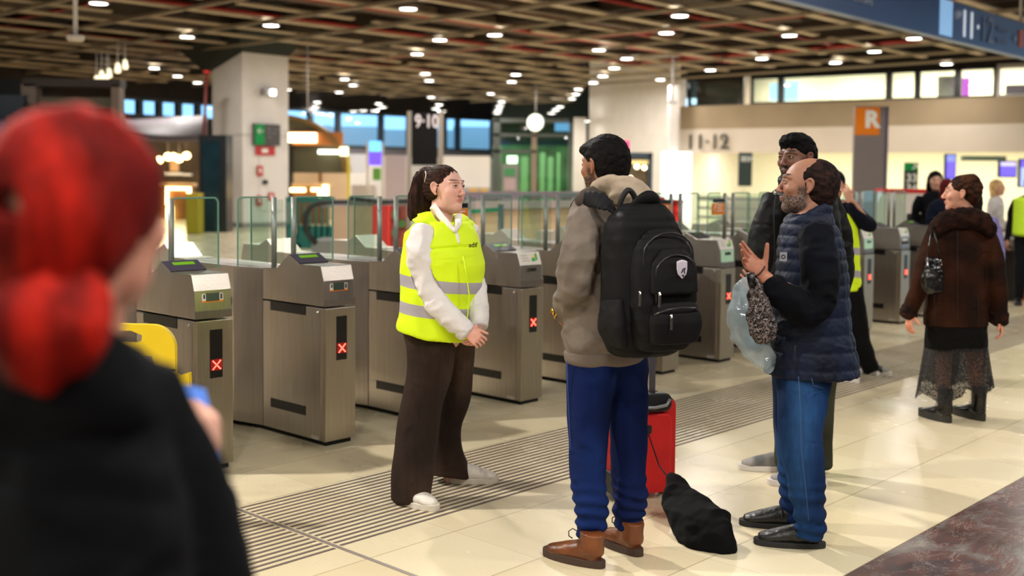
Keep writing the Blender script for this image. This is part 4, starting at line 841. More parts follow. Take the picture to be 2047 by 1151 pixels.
def make_gate(kind):
    t = empty('ticket_gate', (0, 0, 0), GROT)
    # lower front cabinet
    MB().box(.006, GW - .006, .03, .63, .028, .815).obj('front_cabinet', M_STEEL, t, bev=.004)
    fp = MB().box(0, GW, 0, .028, .028, .815).obj('front_panel', M_HEADF, t, bev=.004)
    for x in (-.002, GW - .008): MB().box(x, x + .01, .045, .625, .03, .812).obj('side_door', M_STEEL, t, bev=.002)
    MB().box(.02, GW - .02, .02, GL - .02, 0, .03).obj('plinth', M_DARK, t)
    for x in (-.005, GW - .001):
        for z in (.762, .161):
            MB().box(x, x + .006, .188, .543, z, z + .055).obj('vent_slot', M_BLK, t)
        MB().tube([(x + (-.004 if x < 0 else .002), .068, .79), (x + (.004 if x < 0 else .01), .068, .79)], .011, 12).obj('door_lock', M_KEY, t)
        MB().box(x, x + .006, .06, .128, .022 + .012, .041 + .014).obj('maker_plate', M_PLATE, t)
    # head
    h = side(HEADP, 0, GW, MB()).obj('head_housing', M_STEEL, t, bev=.003)
    MB().box(.002, GW - .002, .004, .0105, .828, .868).obj('head_skirt', M_STEELD, t)
    def slopequad(u0, u1, s0, s1, P, Q, o_, mb):   # patch on the head's profile segment P->Q
        P, Q = Vector(P), Vector(Q); d = Q - P; n = Vector((-d.y, d.x)).normalized(); a, c = P + d * s0, P + d * s1
        a2, c2 = a + n * o_, c + n * o_
        return mb.add([(u0, a.x, a.y), (u1, a.x, a.y), (u1, c.x, c.y), (u0, c.x, c.y), (u0, a2.x, a2.y), (u1, a2.x, a2.y), (u1, c2.x, c2.y), (u0, c2.x, c2.y)], [(0, 1, 2, 3), (7, 6, 5, 4), (0, 4, 5, 1), (1, 5, 6, 2), (2, 6, 7, 3), (3, 7, 4, 0)])
    dsp = slopequad(.002, GW - .002, .04, .99, HEADP[3], HEADP[4], .004, MB()).obj('display', M_DISP, t)
    slopequad(.055, GW - .04, .55, .8, HEADP[3], HEADP[4], .006, MB()).obj('readout', M_LCD if kind < 2 else mat('lcd_dim', '#31490f', .4, emit=(.2, .45, .02, 1), es=.04), dsp)
    F0, F1, F2 = (.0105, .868), (.016, .976), (.044, 1.062)
    if kind == 0:    # ticket window with barcodes
        w = slopequad(.045, .172, .42, .84, F0, F1, .003, MB()).obj('reader_label', M_STK, t)
        slopequad(.045, .172, .42, .5, F0, F1, .004, MB()).obj('orange_strip', M_ORANGE, w); slopequad(.067, .148, .46, .86, F0, F1, .0055, MB()).obj('reader_window', M_LCDG, w)
        b = MB()
        for k in range(5): slopequad(.052 + .002 * k, .0535 + .002 * k, .6, .8, F0, F1, .0045, b); slopequad(.154 + .003 * k, .1555 + .003 * k, .54, .8, F0, F1, .0045, b)
        b.obj('barcode', M_BLK, w)
    else:
        lab = slopequad(.004, GW - .004, .02, .98, F1, F2, .002, MB()).obj('instruction_sticker', M_STK, t)
        g1 = mat('sticker_green', '#3aa24a', .6); slopequad(.13, .165, .28, .55, F1, F2, .003, MB()).obj('green_mark', g1, lab); slopequad(.17, .19, .35, .9, F1, F2, .003, MB()).obj('green_bar', g1, lab); slopequad(.145, .165, .55, .8, F1, F2, .003, MB()).obj('yellow_mark', mat('sticker_yellow', '#e6d24a', .6), lab)
        b = MB()
        for k in range(3): slopequad(.03, .09 + .01 * k, .75 - .2 * k, .79 - .2 * k, F1, F2, .003, b)
        b.obj('printed_lines', mat('print_grey', '#8a8a84', .6), lab)
        if kind == 2: slopequad(.012, GW - .012, .02, .97, F0, F1, .002, MB()).obj('mint_sticker', mat('sticker_mint', '#b4e0c6', .6), t)
        if kind == 3: slopequad(.02, GW - .02, .1, .8, F0, F1, .002, MB()).obj('dark_sticker', mat('sticker_dark', '#33302f', .6), t); slopequad(.035, GW - .05, .5, .72, F0, F1, .003, MB()).obj('white_print', M_STK, t)
        else:
            s = slopequad(.075, .165, .58, .82, F0, F1, .006, MB()).obj('card_slot', mat('slot_bezel', '#6f6a5c', .3, metal=.8), t, bev=.002); slopequad(.095, .15, .64, .78, F0, F1, .0075, MB()).obj('slot_mouth', M_BLK, s)
    # status panel with the red cross
    sp = MB().box(.083, .158, -.003, .004, .505, .765).obj('status_panel', M_BLK, t)
    MB().box(.086, .155, -.0045, -.003, .545, .605).obj('red_field', M_XGLOW, sp)
    b = MB()
    for i in range(7):
        for s in (1, -1):
            if i == 3 and s < 0: continue
            c = (.1205 + (i - 3) * .0072, -.0055, .574 + s * (i - 3) * .0072); b.tube([(c[0], -.0045, c[2]), (c[0], -.0075, c[2])], .0036, 8)
    b.obj('red_cross', M_XRED, sp)
    # middle cabinet, slightly bulged, and mirrored rear section
    b = MB(); out = [(0, .634), (0 - .05, .88), (-.05, 1.3), (0, 1.546), (GW, 1.546), (GW + .05, 1.3), (GW + .05, .88), (GW, .634)]
    b.prism(out, .028, 1.015, lambda p, d: (p[0], p[1], d)); b.obj('middle_cabinet', M_STEEL, t, bev=.004)
    for x in (-.053, GW + .049):
        for z in (.762, .161): MB().box(x, x + .004, .9, 1.25, z, z + .055).obj('vent_slot', M_BLK, t)
    MB().box(.02, GW - .02, .7, 1.48, 1.0152, 1.017).obj('top_lid', M_STEELD, t)
    MB().box(0, GW, 1.55, GL, .028, .815).obj('rear_cabinet', M_STEEL, t, bev=.004)
    side([(GL - y, z) for y, z in HEADP][::-1], 0, GW, MB()).obj('rear_housing', mat('rear_head_metal', '#a39a90', .45, metal=.7), t, bev=.003)
    # glass: two posts, two wing panes, a fixed pane
    for k, x in enumerate((.035, .18)):
        ph = MB().tube([(x, .56, 1.0), (x, .56, 1.455)], .017, 12).obj('glass_post', mat('post_satin', '#8d938e', .45, metal=.5), t)
    return t
def pane(t, x0, x1, y, z0=1.04, z1=1.455, name='wing_pane', rnd=0, y1=None):
    y1 = y if y1 is None else y1
    g = MB(); n = 6; r = .03; out = []
    s = 1 if x1 > x0 else -1
    out += [(x0, z0), (x1, z0)] + [(x1 - s * r + s * r * cos(a), z1 - r + r * sin(a)) for a in [pi / 2 * k / n for k in range(n + 1)]] + [(x0, z1)]
    f = lambda p, d: (p[0], y + (y1 - y) * (p[0] - x0) / ((x1 - x0) or 1) + d, p[1])
    g.prism(out, -.005, .005, f); o = g.obj(name, M_GLASS, t)
    e = MB(); pts = [f(p, 0) for p in out[1:]]
    for a, b in zip(pts[:-1], pts[1:]): e.beam(a, b, .0105, .0035, up=(0, 1, 0))
    e.obj('glass_edge', M_EDGE, o); return o
KINDS = {}
for k in range(4):
    KINDS[k] = make_gate(k)
    g = KINDS[k]
    pane(g, .197, .197 + .29, .56); pane(g, .018, -.2, .6)
    p = MB().box(.104, .114, .57, .92, 1.04, 1.44).obj('fixed_pane', M_GLASS, g); MB().box(.104, .114, .918, .922, 1.04, 1.44).obj('glass_edge', M_EDGE, p)
def gate_at(i, a, kind, lab, sticker=None, used={}):
    g = KINDS[kind] if kind not in used else copy_tree(KINDS[kind])
    used[kind] = 1
    g.location = uv(a, GB); tag(g, lab, 'ticket gate', 'steel ticket gates in a row')
    if sticker:
        x0, x1 = sticker
        s = empty('notice_sticker', uv(a, GB), GROT, 'orange notice on a gate glass pane, ' + {3: 'just right of the yellow-vested woman', 5: 'in front of the red bins', 6: 'right of the red bins', 7: 'beside the black-jacketed man'}.get(i, 'far one'), 'sticker')
        n = MB().box(x0, x1, .545, .548, 1.25, 1.36).obj('orange_area', M_ORANGE, s); MB().box(x0 + .02, x1, .544, .548, 1.365, 1.4).obj('black_area', M_BLK, s); 
        b = MB()
        for k in range(3): b.box(x0 + .09, x1 - .03 - .02 * (k % 2), .5435, .545, 1.335 - .026 * k, 1.345 - .026 * k)
        b.obj('printed_lines', M_STK, s); MB().tube([(x0 + .05, .544, 1.265), (x0 + .04, .544, 1.31), (x0 + .06, .544, 1.345)], .008, 6).obj('hand_symbol', M_STK, s)
sp_ = .8445; A0 = 3.945
glist = [(-2, 1, 'steel ticket gate cut by the left edge, mostly behind the red-haired person'), (-1.0, 0, 'steel ticket gate with lit red cross, nearest one, beside the yellow barrier'), (0, 0, 'steel ticket gate with red cross and barcode labels, left of the yellow-vested woman'),
         (1, 1, 'steel ticket gate directly behind the yellow-vested woman'), (2, 1, 'steel ticket gate with white sticker and red cross between the woman and the backpack wearer'), (3, 1, 'steel ticket gate hidden behind the man with the backpack'),
         (4, 1, 'steel ticket gate just right of the backpack, its front half covered'), (5, 2, 'steel ticket gate with mint sticker left of the gesturing man\'s hand'), (6.05, 1, 'steel ticket gate behind the gesturing man\'s hand and leopard print bag'),
         (7.15, 1, 'steel ticket gate behind the tall black-jacketed man'), (8.23, 2, 'steel ticket gate with mint sticker beside the person with raised elbow'), (9.29, 3, 'steel ticket gate with a dark sticker left of the brown coated woman'), (10.3, 1, 'steel ticket gate behind the brown coated woman')]
STK = {2: None, 3: (.2, .45), 4: (.2, .45), 5: (-.2, .0), 6: (-.2, 0)}
for i, (n, kd, lab) in enumerate(glist):
    gate_at(i - 1, A0 + n * sp_, kd, lab, {4: (-.2, 0.01), 6: (.2, .42), 7: (-.2, 0.01), 8: (-.21, 0.01)}.get(i))
for k in (3,):
    pass
# ================================================================ PEOPLE: tools
def C3(h): return np.array(rgb(h)[:3])
def wr(amp, s=(9, 9, 14), seed=0.0, extra=.5):
    s = np.array(s, float)
    return lambda V, N: amp * (1 - 2.2 * np.abs(vnoise(V * s + seed))) * .8 + amp * extra * vnoise(V * s * 2.3 + seed + 5)
def frame(f, pitch=0, tilt=0):
    """columns: person's right, forward, up"""
    f = Vector((f[0], f[1], 0)).normalized(); r = Vector((f.y, -f.x, 0)); u = Vector((0, 0, 1))
    m = Matrix((r, f, u)).transposed()
    return m @ Matrix.Rotation(pitch, 3, 'X') @ Matrix.Rotation(tilt, 3, 'Y')
def mat4(c, R3, s=1.0):
    m = (R3 * s).to_4x4(); m.translation = Vector(c); return m
def gauss(V, c, r): return np.exp(-(((V - np.array(c)) / np.array(r)) ** 2).sum(1))
HEAD = [
    Ch([(0, -.018, .028, .074, .096)], k=0, cap=1), ]
def ell(c, r, k=.02, op='+'):
    e = Ch([(c[0], c[1], c[2], r[0], r[1])], k=k, op=op); e.cap = r[2] / min(r[0], r[1]); return e
def head_prims(nose=1.0, jaw=1.0, brow=1.0, neck=.055, lips=1.0, soft=0):
    P = [ell((0, -.016, .03), (.074, .094, .085), 0), ell((0, .034, -.01), (.064, .058, .09), .03), ell((0, .03, -.068), (.054 * jaw, .052, .042), .025), ell((0, .07, -.094), (.024 * jaw, .02, .019), .022),
         Ch([(0, -.02, -.05, neck, neck), (0, -.034, -.12, neck, neck), (0, -.045, -.19, neck * 1.12, neck * 1.05)], k=.02)]
    if soft: P += [ell((0, .028, -.088), (.046, .05, .03), .03), ell((.036, .05, -.045), (.026, .03, .03), .02), ell((-.036, .05, -.045), (.026, .03, .03), .02)]
    for s in (-1, 1):
        P += [ell((s * .042, .064, -.018), (.024, .02, .02), .02), ell((s * .033, .100, .014), (.016, .014, .011), .012, '-'),
              Ch([(s * .014, .092, .033, .007), (s * .034, .086, .037, .0075), (s * .052, .068, .031, .006)], k=.012 * brow),
              Ch([(s * .074, .004, .02, .006), (s * .083, -.008, .03, .006), (s * .087, -.02, .018, .006), (s * .083, -.018, -.006, .006), (s * .076, -.002, -.026, .007)], k=.004), ell((s * .078, -.008, .002), (.006, .014, .022), .006),
              Ch([(s * .019, .0895, .0165, .0036), (s * .033, .0918, .0198, .0042), (s * .047, .081, .0155, .0036)], k=.005), Ch([(s * .02, .0885, .008, .003), (s * .033, .0905, .0055, .003), (s * .046, .081, .009, .003)], k=.005),
              ell((s * .011, .1, -.029), (.008, .01, .007), .006)]
    P += [Ch([(0, .088, .022, .008), (0, .1, -.002, .0085 * nose), (0, .112 * (1 + .03 * (nose - 1)), -.022, .0105 * nose)], k=.012), ell((0, .109, -.026), (.011 * nose, .011, .008), .006),
          Ch([(-.025, .082, -.053, .004), (-.009, .095, -.053, .0055 * lips), (.009, .095, -.053, .0055 * lips), (.025, .082, -.053, .004)], k=.006),
          Ch([(-.021, .082, -.06, .004), (0, .0935, -.064, .0065 * lips), (.021, .082, -.06, .004)], k=.006), Ch([(-.022, .0915, -.0575, .0018), (0, .103, -.0582, .002), (.022, .0915, -.0575, .0018)], k=.003, op='-')]
    return P
def head_col(skin, lip, brow=None, beard=None, bstr=0.0, gray=None, cheek=.25):
    skin, lip = C3(skin), C3(lip)
    def f(V, N):
        c = np.tile(skin, (len(V), 1)); red = skin * np.array((1.08, .78, .74))
        c = mixc(c, red, cheek * (gauss(V, (.045, .07, -.02), (.03, .04, .025)) + gauss(V, (-.045, .07, -.02), (.03, .04, .025)) + gauss(V, (0, .12, -.022), (.02, .03, .018)) + gauss(V, (.085, -.01, 0), (.02, .03, .04)) + gauss(V, (-.085, -.01, 0), (.02, .03, .04))))
        ns = .06 * vnoise(V * 60); c = c * (1 + ns)[:, None]
        c = mixc(c, lip, .85 * np.clip(gauss(V, (0, .1, -.057), (.022, .02, .0085)) * 1.5, 0, 1))
        if beard:
            b = C3(beard); z, y, x = V[:, 2], V[:, 1], np.abs(V[:, 0])
            zone = np.clip((-.034 - z) / .012, 0, 1) * np.clip((y - (-.012)) / .012, 0, 1) * np.clip((z + .135) / .015, 0, 1)
            side_ = np.clip((.024 - np.abs(y - .018)) / .012, 0, 1) * np.clip((.01 - z) / .02, 0, 1) * np.clip((x - .05) / .01, 0, 1)
            lipz = np.clip(gauss(V, (0, .1, -.057), (.018, .02, .008)) * 1.6, 0, 1)
            chk = 1 - np.clip((z + .05) / .02, 0, 1) * np.clip((y - .045) / .02, 0, 1) * np.clip((x - .026) / .012, 0, 1)
            m = np.clip(np.maximum(zone, side_) * chk, 0, 1); must = 1.2 * gauss(V, (0, .1, -.044), (.036, .03, .01))
            m = np.clip(np.maximum(m, must * 1.3), 0, 1) * (1 - lipz)
            m = m * bstr * (.8 + .4 * vnoise(V * 300))
            if gray: b = mixc(np.tile(b, (len(V), 1)), np.tile(C3(gray), (len(V), 1)), np.clip(.5 + vnoise(V * np.array((420, 160, 160))), 0, 1)); c = c * (1 - np.clip(m, 0, 1)[:, None]) + b * np.clip(m, 0, 1)[:, None]
            else: c = mixc(c, b, m)
        if brow:
            x = np.abs(V[:, 0]); zc = .0375 + .004 * np.sin(np.clip((x - .012) / .04, 0, 1) * 2.6)
            m = np.clip((.0048 - np.abs(V[:, 2] - zc)) / .002, 0, 1) * np.clip((x - .011) / .004, 0, 1) * np.clip((.054 - x) / .006, 0, 1) * (V[:, 1] > .05)
            c = mixc(c, C3(brow), m * .9)
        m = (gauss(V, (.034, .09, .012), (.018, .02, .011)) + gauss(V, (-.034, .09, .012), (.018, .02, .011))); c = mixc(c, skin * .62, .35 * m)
        return c
    return f
def add_head(S, M, cfg, h=.0032):
    M = np.array(M); sc = abs(np.linalg.det(M[:3, :3])) ** (1 / 3)
    kw = {k: cfg[k] for k in ('nose', 'jaw', 'brow_', 'neck', 'lips', 'soft') if k in cfg}
    S.add(head_prims(**{k.rstrip('_'): v for k, v in kw.items()}), h / sc, head_col(cfg['skin'], cfg.get('lip', '#a85c50'), cfg.get('brow', '#1b120d'), cfg.get('beard'), cfg.get('bstr', 1), cfg.get('gray'), cfg.get('cheek', .25)), M=M, it=1,
          disp=(lambda V, N: .0022 * np.clip(cfg.get('bvol', 0) * (V[:, 2] < -.04) * (V[:, 1] > .02), 0, 1) * (1 + vnoise(V * 220))))
    ec = C3(cfg.get('iris', '#2a160c')); W = C3('#bdb4ae')
    def eyec(V, N):
        c = np.tile(W, (len(V), 1))
        for s in (-1, 1):
            ctr = np.array((s * .0325 + cfg.get('look', 0) * .003, .0915, .0125)); d = np.sqrt((((V - ctr) * np.array((1, .5, 1))) ** 2).sum(1))
            c = mixc(c, ec, np.clip((.0068 - d) / .0012, 0, 1)); c = mixc(c, np.zeros(3), np.clip((.0028 - d) / .001, 0, 1))
        return c
    S.add([Ch([(s * .019, .0925, .0145, .0009), (s * .033, .0952, .017, .0013), (s * .0485, .083, .0125, .0011)], k=0) for s in (-1, 1)], .0014, C3('#120b08'), M=M, it=0)
    S.add([ell((s * .0325, .0795, .0125), (.0125, .0125, .0125), 0) for s in (-1, 1)], .0022, eyec, M=M, it=0)
def hand_prims(M, side=1, curl=(.35, .5, .35), spread=.06, thumb=(.75, .62, -.25), tcurl=.3, s=1.0, curls=None):
    """M: wrist frame, +Y fingers, +Z back of the hand; side=+1 thumb on +X. Four unequal fingers, each three bones, and a thumb from the side of the palm"""
    P = [Ch([(0, -.03, 0, .027, .021), (0, .01, 0, .03, .018), (side * .002, .05, 0, .038, .0155), (side * .001, .085, .001, .04, .0125)], side=(1, 0, 0), k=.01, sub=2),
         Ch([(side * .026, .022, -.006, .016, .014), (side * .03, .05, -.007, .011, .011)], k=.012)]
    for i, (x, L, r) in enumerate(((.031, .072, .0086), (.0105, .08, .0088), (-.0105, .075, .0084), (-.031, .058, .0076))):
        x *= side; a = (i - 1.5) * -spread * side; p = np.array((x, .088, .0)); pts = [tuple(p - np.array((0, .012, 0))) + (r * 1.05,), tuple(p) + (r * 1.08,)]; ang = 0
        cu = curls[i] if curls else curl
        for seg, c in zip((.46, .31, .23), cu):
            ang += c * (1 + .08 * i); d = np.array((sin(a) * cos(ang), cos(a) * cos(ang), -sin(ang))); p = p + d * L * seg; r *= .93; pts.append(tuple(p) + (r,))
        P.append(Ch(pts, k=.0045, sub=2))
    t = np.array((side * thumb[0], thumb[1], thumb[2])); t = t / np.linalg.norm(t); p = np.array((side * .024, .02, -.006)); pts = [tuple(p) + (.0125,)]
    q = p + t * .042; pts.append(tuple(q) + (.0115,)); t2 = t * cos(tcurl) + np.array((-side * .2, .75, -.35)) * sin(tcurl); t2 /= np.linalg.norm(t2); q = q + t2 * .032; pts.append(tuple(q) + (.0102,)); q = q + t2 * .024; pts.append(tuple(q) + (.0085,))
    P.append(Ch(pts, k=.008, sub=2))
    Mx = np.array(M) @ np.diag((s, s, s, 1)); return [p.tf(Mx) for p in P]
def wrist_frame(w, d, back):
    d = Vector(d).normalized(); b = Vector(back); b = (b - d * b.dot(d)).normalized(); x = d.cross(b)
    m = Matrix((x, d, b)).transposed().to_4x4(); m.translation = Vector(w); return m
class Fig:
    """points given by their bearing in the view plus depth, turned into metres at once"""
    def __init__(s, Y): s.Y = Y; s.k = Y / 2215
    def p(s, x, y, d=0): return at(x, y, s.Y + d)
    def ch(s, pts, side=(1, 0, 0), **kw):
        rows = []
        for q in pts:
            x, y, d, rx = q[:4]; ry = q[4] if len(q) > 4 else rx; v = s.p(x, y, d); k = (s.Y + d) / 2215
            rows.append((v.x, v.y, v.z, rx * k, ry * k))
        return Ch(rows, side=side, **kw)
def shoe(name, heel, toe, m_up, m_sole, parent, L=.27, w=.048, hgt=.085, kind='sneaker', sole=.03, lab=None):
    """heel, toe: ground points; built along +Y then turned"""
    heel, toe = Vector((heel[0], heel[1], 0)), Vector((toe[0], toe[1], 0)); d = (toe - heel).normalized()
    f = frame(d); M = mat4((heel.x, heel.y, 0), f); q = L / .27
    ups = [Ch([(0, .045 * q, .055, w * .78, .05), (0, .10 * q, .052, w * .84, .048), (0, .16 * q, .045, w * .95, .036), (0, .215 * q, .036, w * .92, .026), (0, .243 * q, .032, w * .62, .02)], side=(1, 0, 0), k=.01, cap=.8),
           Ch([(0, .05 * q, .06, w * .8, .04), (0, .055 * q, hgt, w * .78, .042)], side=(1, 0, 0), k=.02, cap=.5)]
    if kind == 'boot': ups.append(Ch([(0, .06 * q, .06, w * .82, .052), (0, .052 * q, .11, w * .82, .05), (0, .05 * q, hgt, w * .88, .054)], side=(1, 0, 0), k=.02, cap=.15))
    tf = [u.tf(M) for u in ups]
    S = Soft(); S.add(tf, .0055, m_up[1], cut=lambda X: np.maximum(.012 - X[..., 2], X[..., 2] - (hgt + (.004 if kind == 'boot' else .03))), disp=lambda V, N: .0012 * vnoise(V * 70))
    o = S.obj(name, m_up[0], parent)
    if lab: o['label'] = lab
    out = []
    for k in range(28):
        a = 2 * pi * k / 28; yy = L * .5 + L * .515 * sin(a); ww = w * (1.02 if yy > L * .55 else .86 + .16 * yy / (L * .55)) ; xx = ww * (abs(cos(a)) ** .75) * (1 if cos(a) > 0 else -1)
        out.append((xx, yy))
    mb = MB(); mb.smooth = False
    mb.prism(out, 0, sole, lambda p, z: (M @ Vector((p[0], p[1], z + (.012 * max(0, p[1] / L - .75) if z else 0)))))
    mb.obj('sole', m_sole, o, bev=.004)
    return o, M
SKIN = vcol_mat('skin', rough=.52, sss=.07, bump=.12, bscale=260); CLOTH = vcol_mat('woven_cloth', rough=.88, sheen=.0, bump=.2, bscale=420, spec=.15, fold=.9, fscale=7); SMOOTH = vcol_mat('smooth_cloth', rough=.62, bump=.08, bscale=500, spec=.22, fold=.45, fscale=9)
HAIR = vcol_mat('hair_strands', rough=.75, bump=.3, bscale=60, noise=.35, nscale=90, stretch=(1, 1, .25), spec=.12); DENIM = vcol_mat('denim', rough=.85, bump=.3, bscale=700, noise=.14, nscale=60, stretch=(1, 1, .2), spec=.12, fold=.45, fscale=7); LEATHER = vcol_mat('leather', rough=.38, bump=.2, bscale=160, noise=.15, nscale=25)
def strands(amp=.004, f=(150, 150, 22), seed=0): return lambda V, N: amp * vnoise(V * np.array(f) + seed) + amp * .8 * vnoise(V * np.array(f) * .4 + seed)
def person(label): 
    return dict(cat='person', label=label)
# ================================================================ WOMAN IN THE YELLOW VEST
G = Fig(5.46); fW = Vector((.83, -.56)); rW = (fW.y, -fW.x, 0); sideW = rW
S = Soft(); sk = '#d8a898'
HM = mat4(G.p(890, 378, 0), frame(fW, pitch=radians(2.5), tilt=radians(-2)), .98)
add_head(S, HM, dict(skin=sk, lip='#b8605a', brow='#3a241a', jaw=1.08, lips=.7, nose=.85, neck=.049, soft=1, cheek=.35, brow_=.5, iris='#3a2a1c'), h=.0030)
S.add([G.ch([(882, 462, 0, 40, 26), (884, 500, 0, 60, 42), (880, 580, 0, 62, 46), (876, 660, 0, 66, 50)], side=sideW, k=.02), G.ch([(889, 405, 0, 19, 18), (886, 440, 0, 21, 18)], side=sideW, k=.02),
       G.ch([(842, 458, -.1, 17), (848, 560, -.16, 15), (925, 656, -.2, 10), (938, 664, -.2, 9)], k=.02), G.ch([(932, 468, .14, 12), (946, 570, .07, 12), (958, 640, -.1, 9), (957, 655, -.13, 9)], k=.02),
       G.ch([(862, 675, -.05, 30), (838, 822, -.08, 22), (825, 985, -.12, 14)], k=.02), G.ch([(905, 690, .08, 22), (900, 800, .16, 15), (898, 955, .26, 12)], k=.02)], .012, C3(sk), it=1)
# clasped hands: her right hand laid over the left
w1, w2 = G.p(930, 660, -.2), G.p(958, 650, -.12)
S.add(hand_prims(wrist_frame(w1, (.8, -.25, -.55), (-.35, -.75, .55)), side=-1, curl=(.55, .75, .5), thumb=(.5, .8, -.1), s=.84, tcurl=.5), .0034, lambda V, N: C3('#dca18e') * (1 + .07 * vnoise(V * 90))[:, None])
S.add(hand_prims(wrist_frame(w2, (-.25, -.55, -.8), (.85, -.35, .1)), side=1, curl=(.5, .6, .4), thumb=(.6, .7, -.3), s=.84, tcurl=.4), .0034, lambda V, N: C3('#d89c8a') * (1 + .07 * vnoise(V * 90))[:, None])
W = S.obj('person', SKIN); tag(W, 'woman with a dark ponytail in a yellow safety vest over a white shirt', 'person')
# hair
S = Soft()
scalp = [ell((0, -.022, .036), (.081, .099, .088), 0), ell((0, -.045, .0), (.074, .07, .075), .03)]
face_cut = [ell((0, .13, -.035), (.1, .098, .105), .01, '-'), ell((.078, .03, -.035), (.034, .038, .05), .004, '-'), ell((-.078, .03, -.035), (.034, .038, .05), .004, '-'), ell((0, -.05, -.115), (.1, .1, .06), .02, '-')]
S.add(scalp + face_cut, .0034, lambda V, N: mixc(np.tile(C3('#1b100b'), (len(V), 1)), C3('#38231a'), .5 + vnoise(V * np.array((160, 25, 160)))), disp=lambda V, N: .0028 * vnoise(V * np.array((170, 22, 150))), M=HM)
S.add([G.ch([(866, 347, .03, 13), (850, 354, .06, 19), (843, 380, .08, 23), (838, 404, .08, 22), (830, 425, .07, 14), (825, 437, .06, 6)], k=.02), G.ch([(850, 370, .08, 16), (852, 405, .06, 15), (846, 425, .06, 8)], k=.02)], .005, lambda V, N: mixc(np.tile(C3('#1a0e0a'), (len(V), 1)), C3('#3d231b'), .4 + vnoise(V * np.array((130, 130, 12)))), disp=strands(.006, (120, 120, 16)))
S.obj('hair', HAIR, W)
b = MB(); p = G.p(853, 350, .03); b.tube([p + Vector((-.003, -.045, .02)), p + Vector((.0, -.05, 0)), p + Vector((-.006, -.045, -.035))], .003, 6).obj('hair_clip', mat('clip_white', '#ddd6d2', .3), W)
# shirt
S = Soft(); wh = C3('#dcd8d8')
S.add([G.ch([(848, 456, -.13, 23, 21), (843, 500, -.16, 32, 30), (849, 555, -.16, 28, 27), (868, 600, -.18, 26, 25), (900, 634, -.2, 22), (924, 655, -.2, 20), (931, 660, -.2, 19)], k=.03, cap=.4), G.ch([(934, 458, .14, 23), (940, 515, .14, 23), (948, 565, .07, 22), (955, 612, -.04, 20), (958, 642, -.1, 18), (958, 648, -.11, 17)], k=.03, cap=.4),
       G.ch([(885, 468, 0, 46, 30), (886, 500, 0, 70, 52)], side=sideW, k=.03)], .0065, wh, disp=wr(.007, (13, 13, 17)), it=2)
S.add([G.ch([(868, 412, -.02, 3.5, 8), (880, 431, -.085, 4, 8), (896, 449, -.125, 4.5, 7), (908, 461, -.14, 4, 4)], side=(0, .9, .4), k=.006), G.ch([(909, 461, -.14, 3.5, 5), (916, 447, -.09, 3.5, 7), (916, 430, -.03, 3.5, 8)], side=(0, .9, .4), k=.006), G.ch([(867, 414, -.01, 5, 9), (878, 412, .06, 5, 9), (905, 420, .07, 5, 9)], side=(0, .9, .4), k=.006), G.ch([(909, 460, -.115, 4, 3), (914, 472, -.13, 4, 3), (917, 484, -.14, 3, 3)], side=(1, .3, 0), k=.006)], .0032, C3('#e6e2de'), disp=wr(.001, (40, 40, 40)))
S.obj('shirt', CLOTH, W)
S = Soft(); S.add([G.ch([(925, 657, -.2, 21.5), (932, 663, -.2, 21)], k=.0, cap=.35), G.ch([(958, 646, -.11, 18.5), (958, 652, -.12, 18)], k=.0, cap=.35)], .004, C3('#d5d1d2')); S.obj('cuff', CLOTH, W)
# safety vest: fluorescent shell with two reflective bands, open V neck
def vest_mat():
    m, nt, b = new_mat('fluorescent_yellow'); N = nt.nodes; L = nt.links
    tc = N.new('ShaderNodeTexCoord'); sp = N.new('ShaderNodeSeparateXYZ'); L.new(tc.outputs['Object'], sp.inputs['Vector'])
    def mth(op, a, c):
        n = N.new('ShaderNodeMath'); n.operation = op
        for i, v in enumerate((a, c)):
            if isinstance(v, (int, float)): n.inputs[i].default_value = v
            else: L.new(v, n.inputs[i])
        return n.outputs[0]
    h = mth('ADD', sp.outputs['Z'], mth('MULTIPLY', sp.outputs['X'], .13))
    def band(z, w): return mth('LESS_THAN', mth('ABSOLUTE', mth('SUBTRACT', h, z), 0), w)
    bd = mth('MAXIMUM', band(VB[0], .0285), band(VB[1], .0285))
    mx = N.new('ShaderNodeMix'); mx.data_type = 'RGBA'; mx.inputs['A'].default_value = (.68, .92, .0, 1); mx.inputs['B'].default_value = rgb('#a5a0a8'); L.new(bd, mx.inputs['Factor']); L.new(mx.outputs['Result'], b.inputs['Base Color'])
    b.inputs['Roughness'].default_value = .7
    n2 = N.new('ShaderNodeTexNoise'); n2.inputs['Scale'].default_value = 300; L.new(tc.outputs['Object'], n2.inputs['Vector']); bp = N.new('ShaderNodeBump'); bp.inputs['Strength'].default_value = .15; bp.inputs['Distance'].default_value = .003; L.new(n2.outputs['Fac'], bp.inputs['Height']); L.new(bp.outputs['Normal'], b.inputs['Normal'])
    return m
def hz(x, y, d=-.1): p = G.p(x, y, d); return p.z + .13 * p.x
VB = ((hz(905, 572) ), (hz(850, 618)))
vest = [G.ch([(876, 430, .02, 32, 22), (873, 443, .02, 62, 40), (877, 461, .02, 86, 56), (884, 500, 0, 95, 68), (885, 545, 0, 100, 73), (881, 590, 0, 95, 70), (876, 630, 0, 92, 68), (870, 668, 0, 90, 68), (866, 730, 0, 90, 68)], side=sideW, k=.0, cap=.2),
        G.ch([(858, 438, -.07, 16), (850, 448, -.09, 18)], k=.03), G.ch([(916, 442, .1, 16), (932, 456, .15, 20)], k=.03),
        G.ch([(889, 400, -.02, 25, 24), (888, 432, -.04, 27, 24)], side=sideW, k=.01, op='-'), G.ch([(893, 425, -.12, 19, 16), (905, 458, -.2, 14, 20), (921, 506, -.25, 3, 16)], side=(.9, .45, 0), k=.006, op='-')]
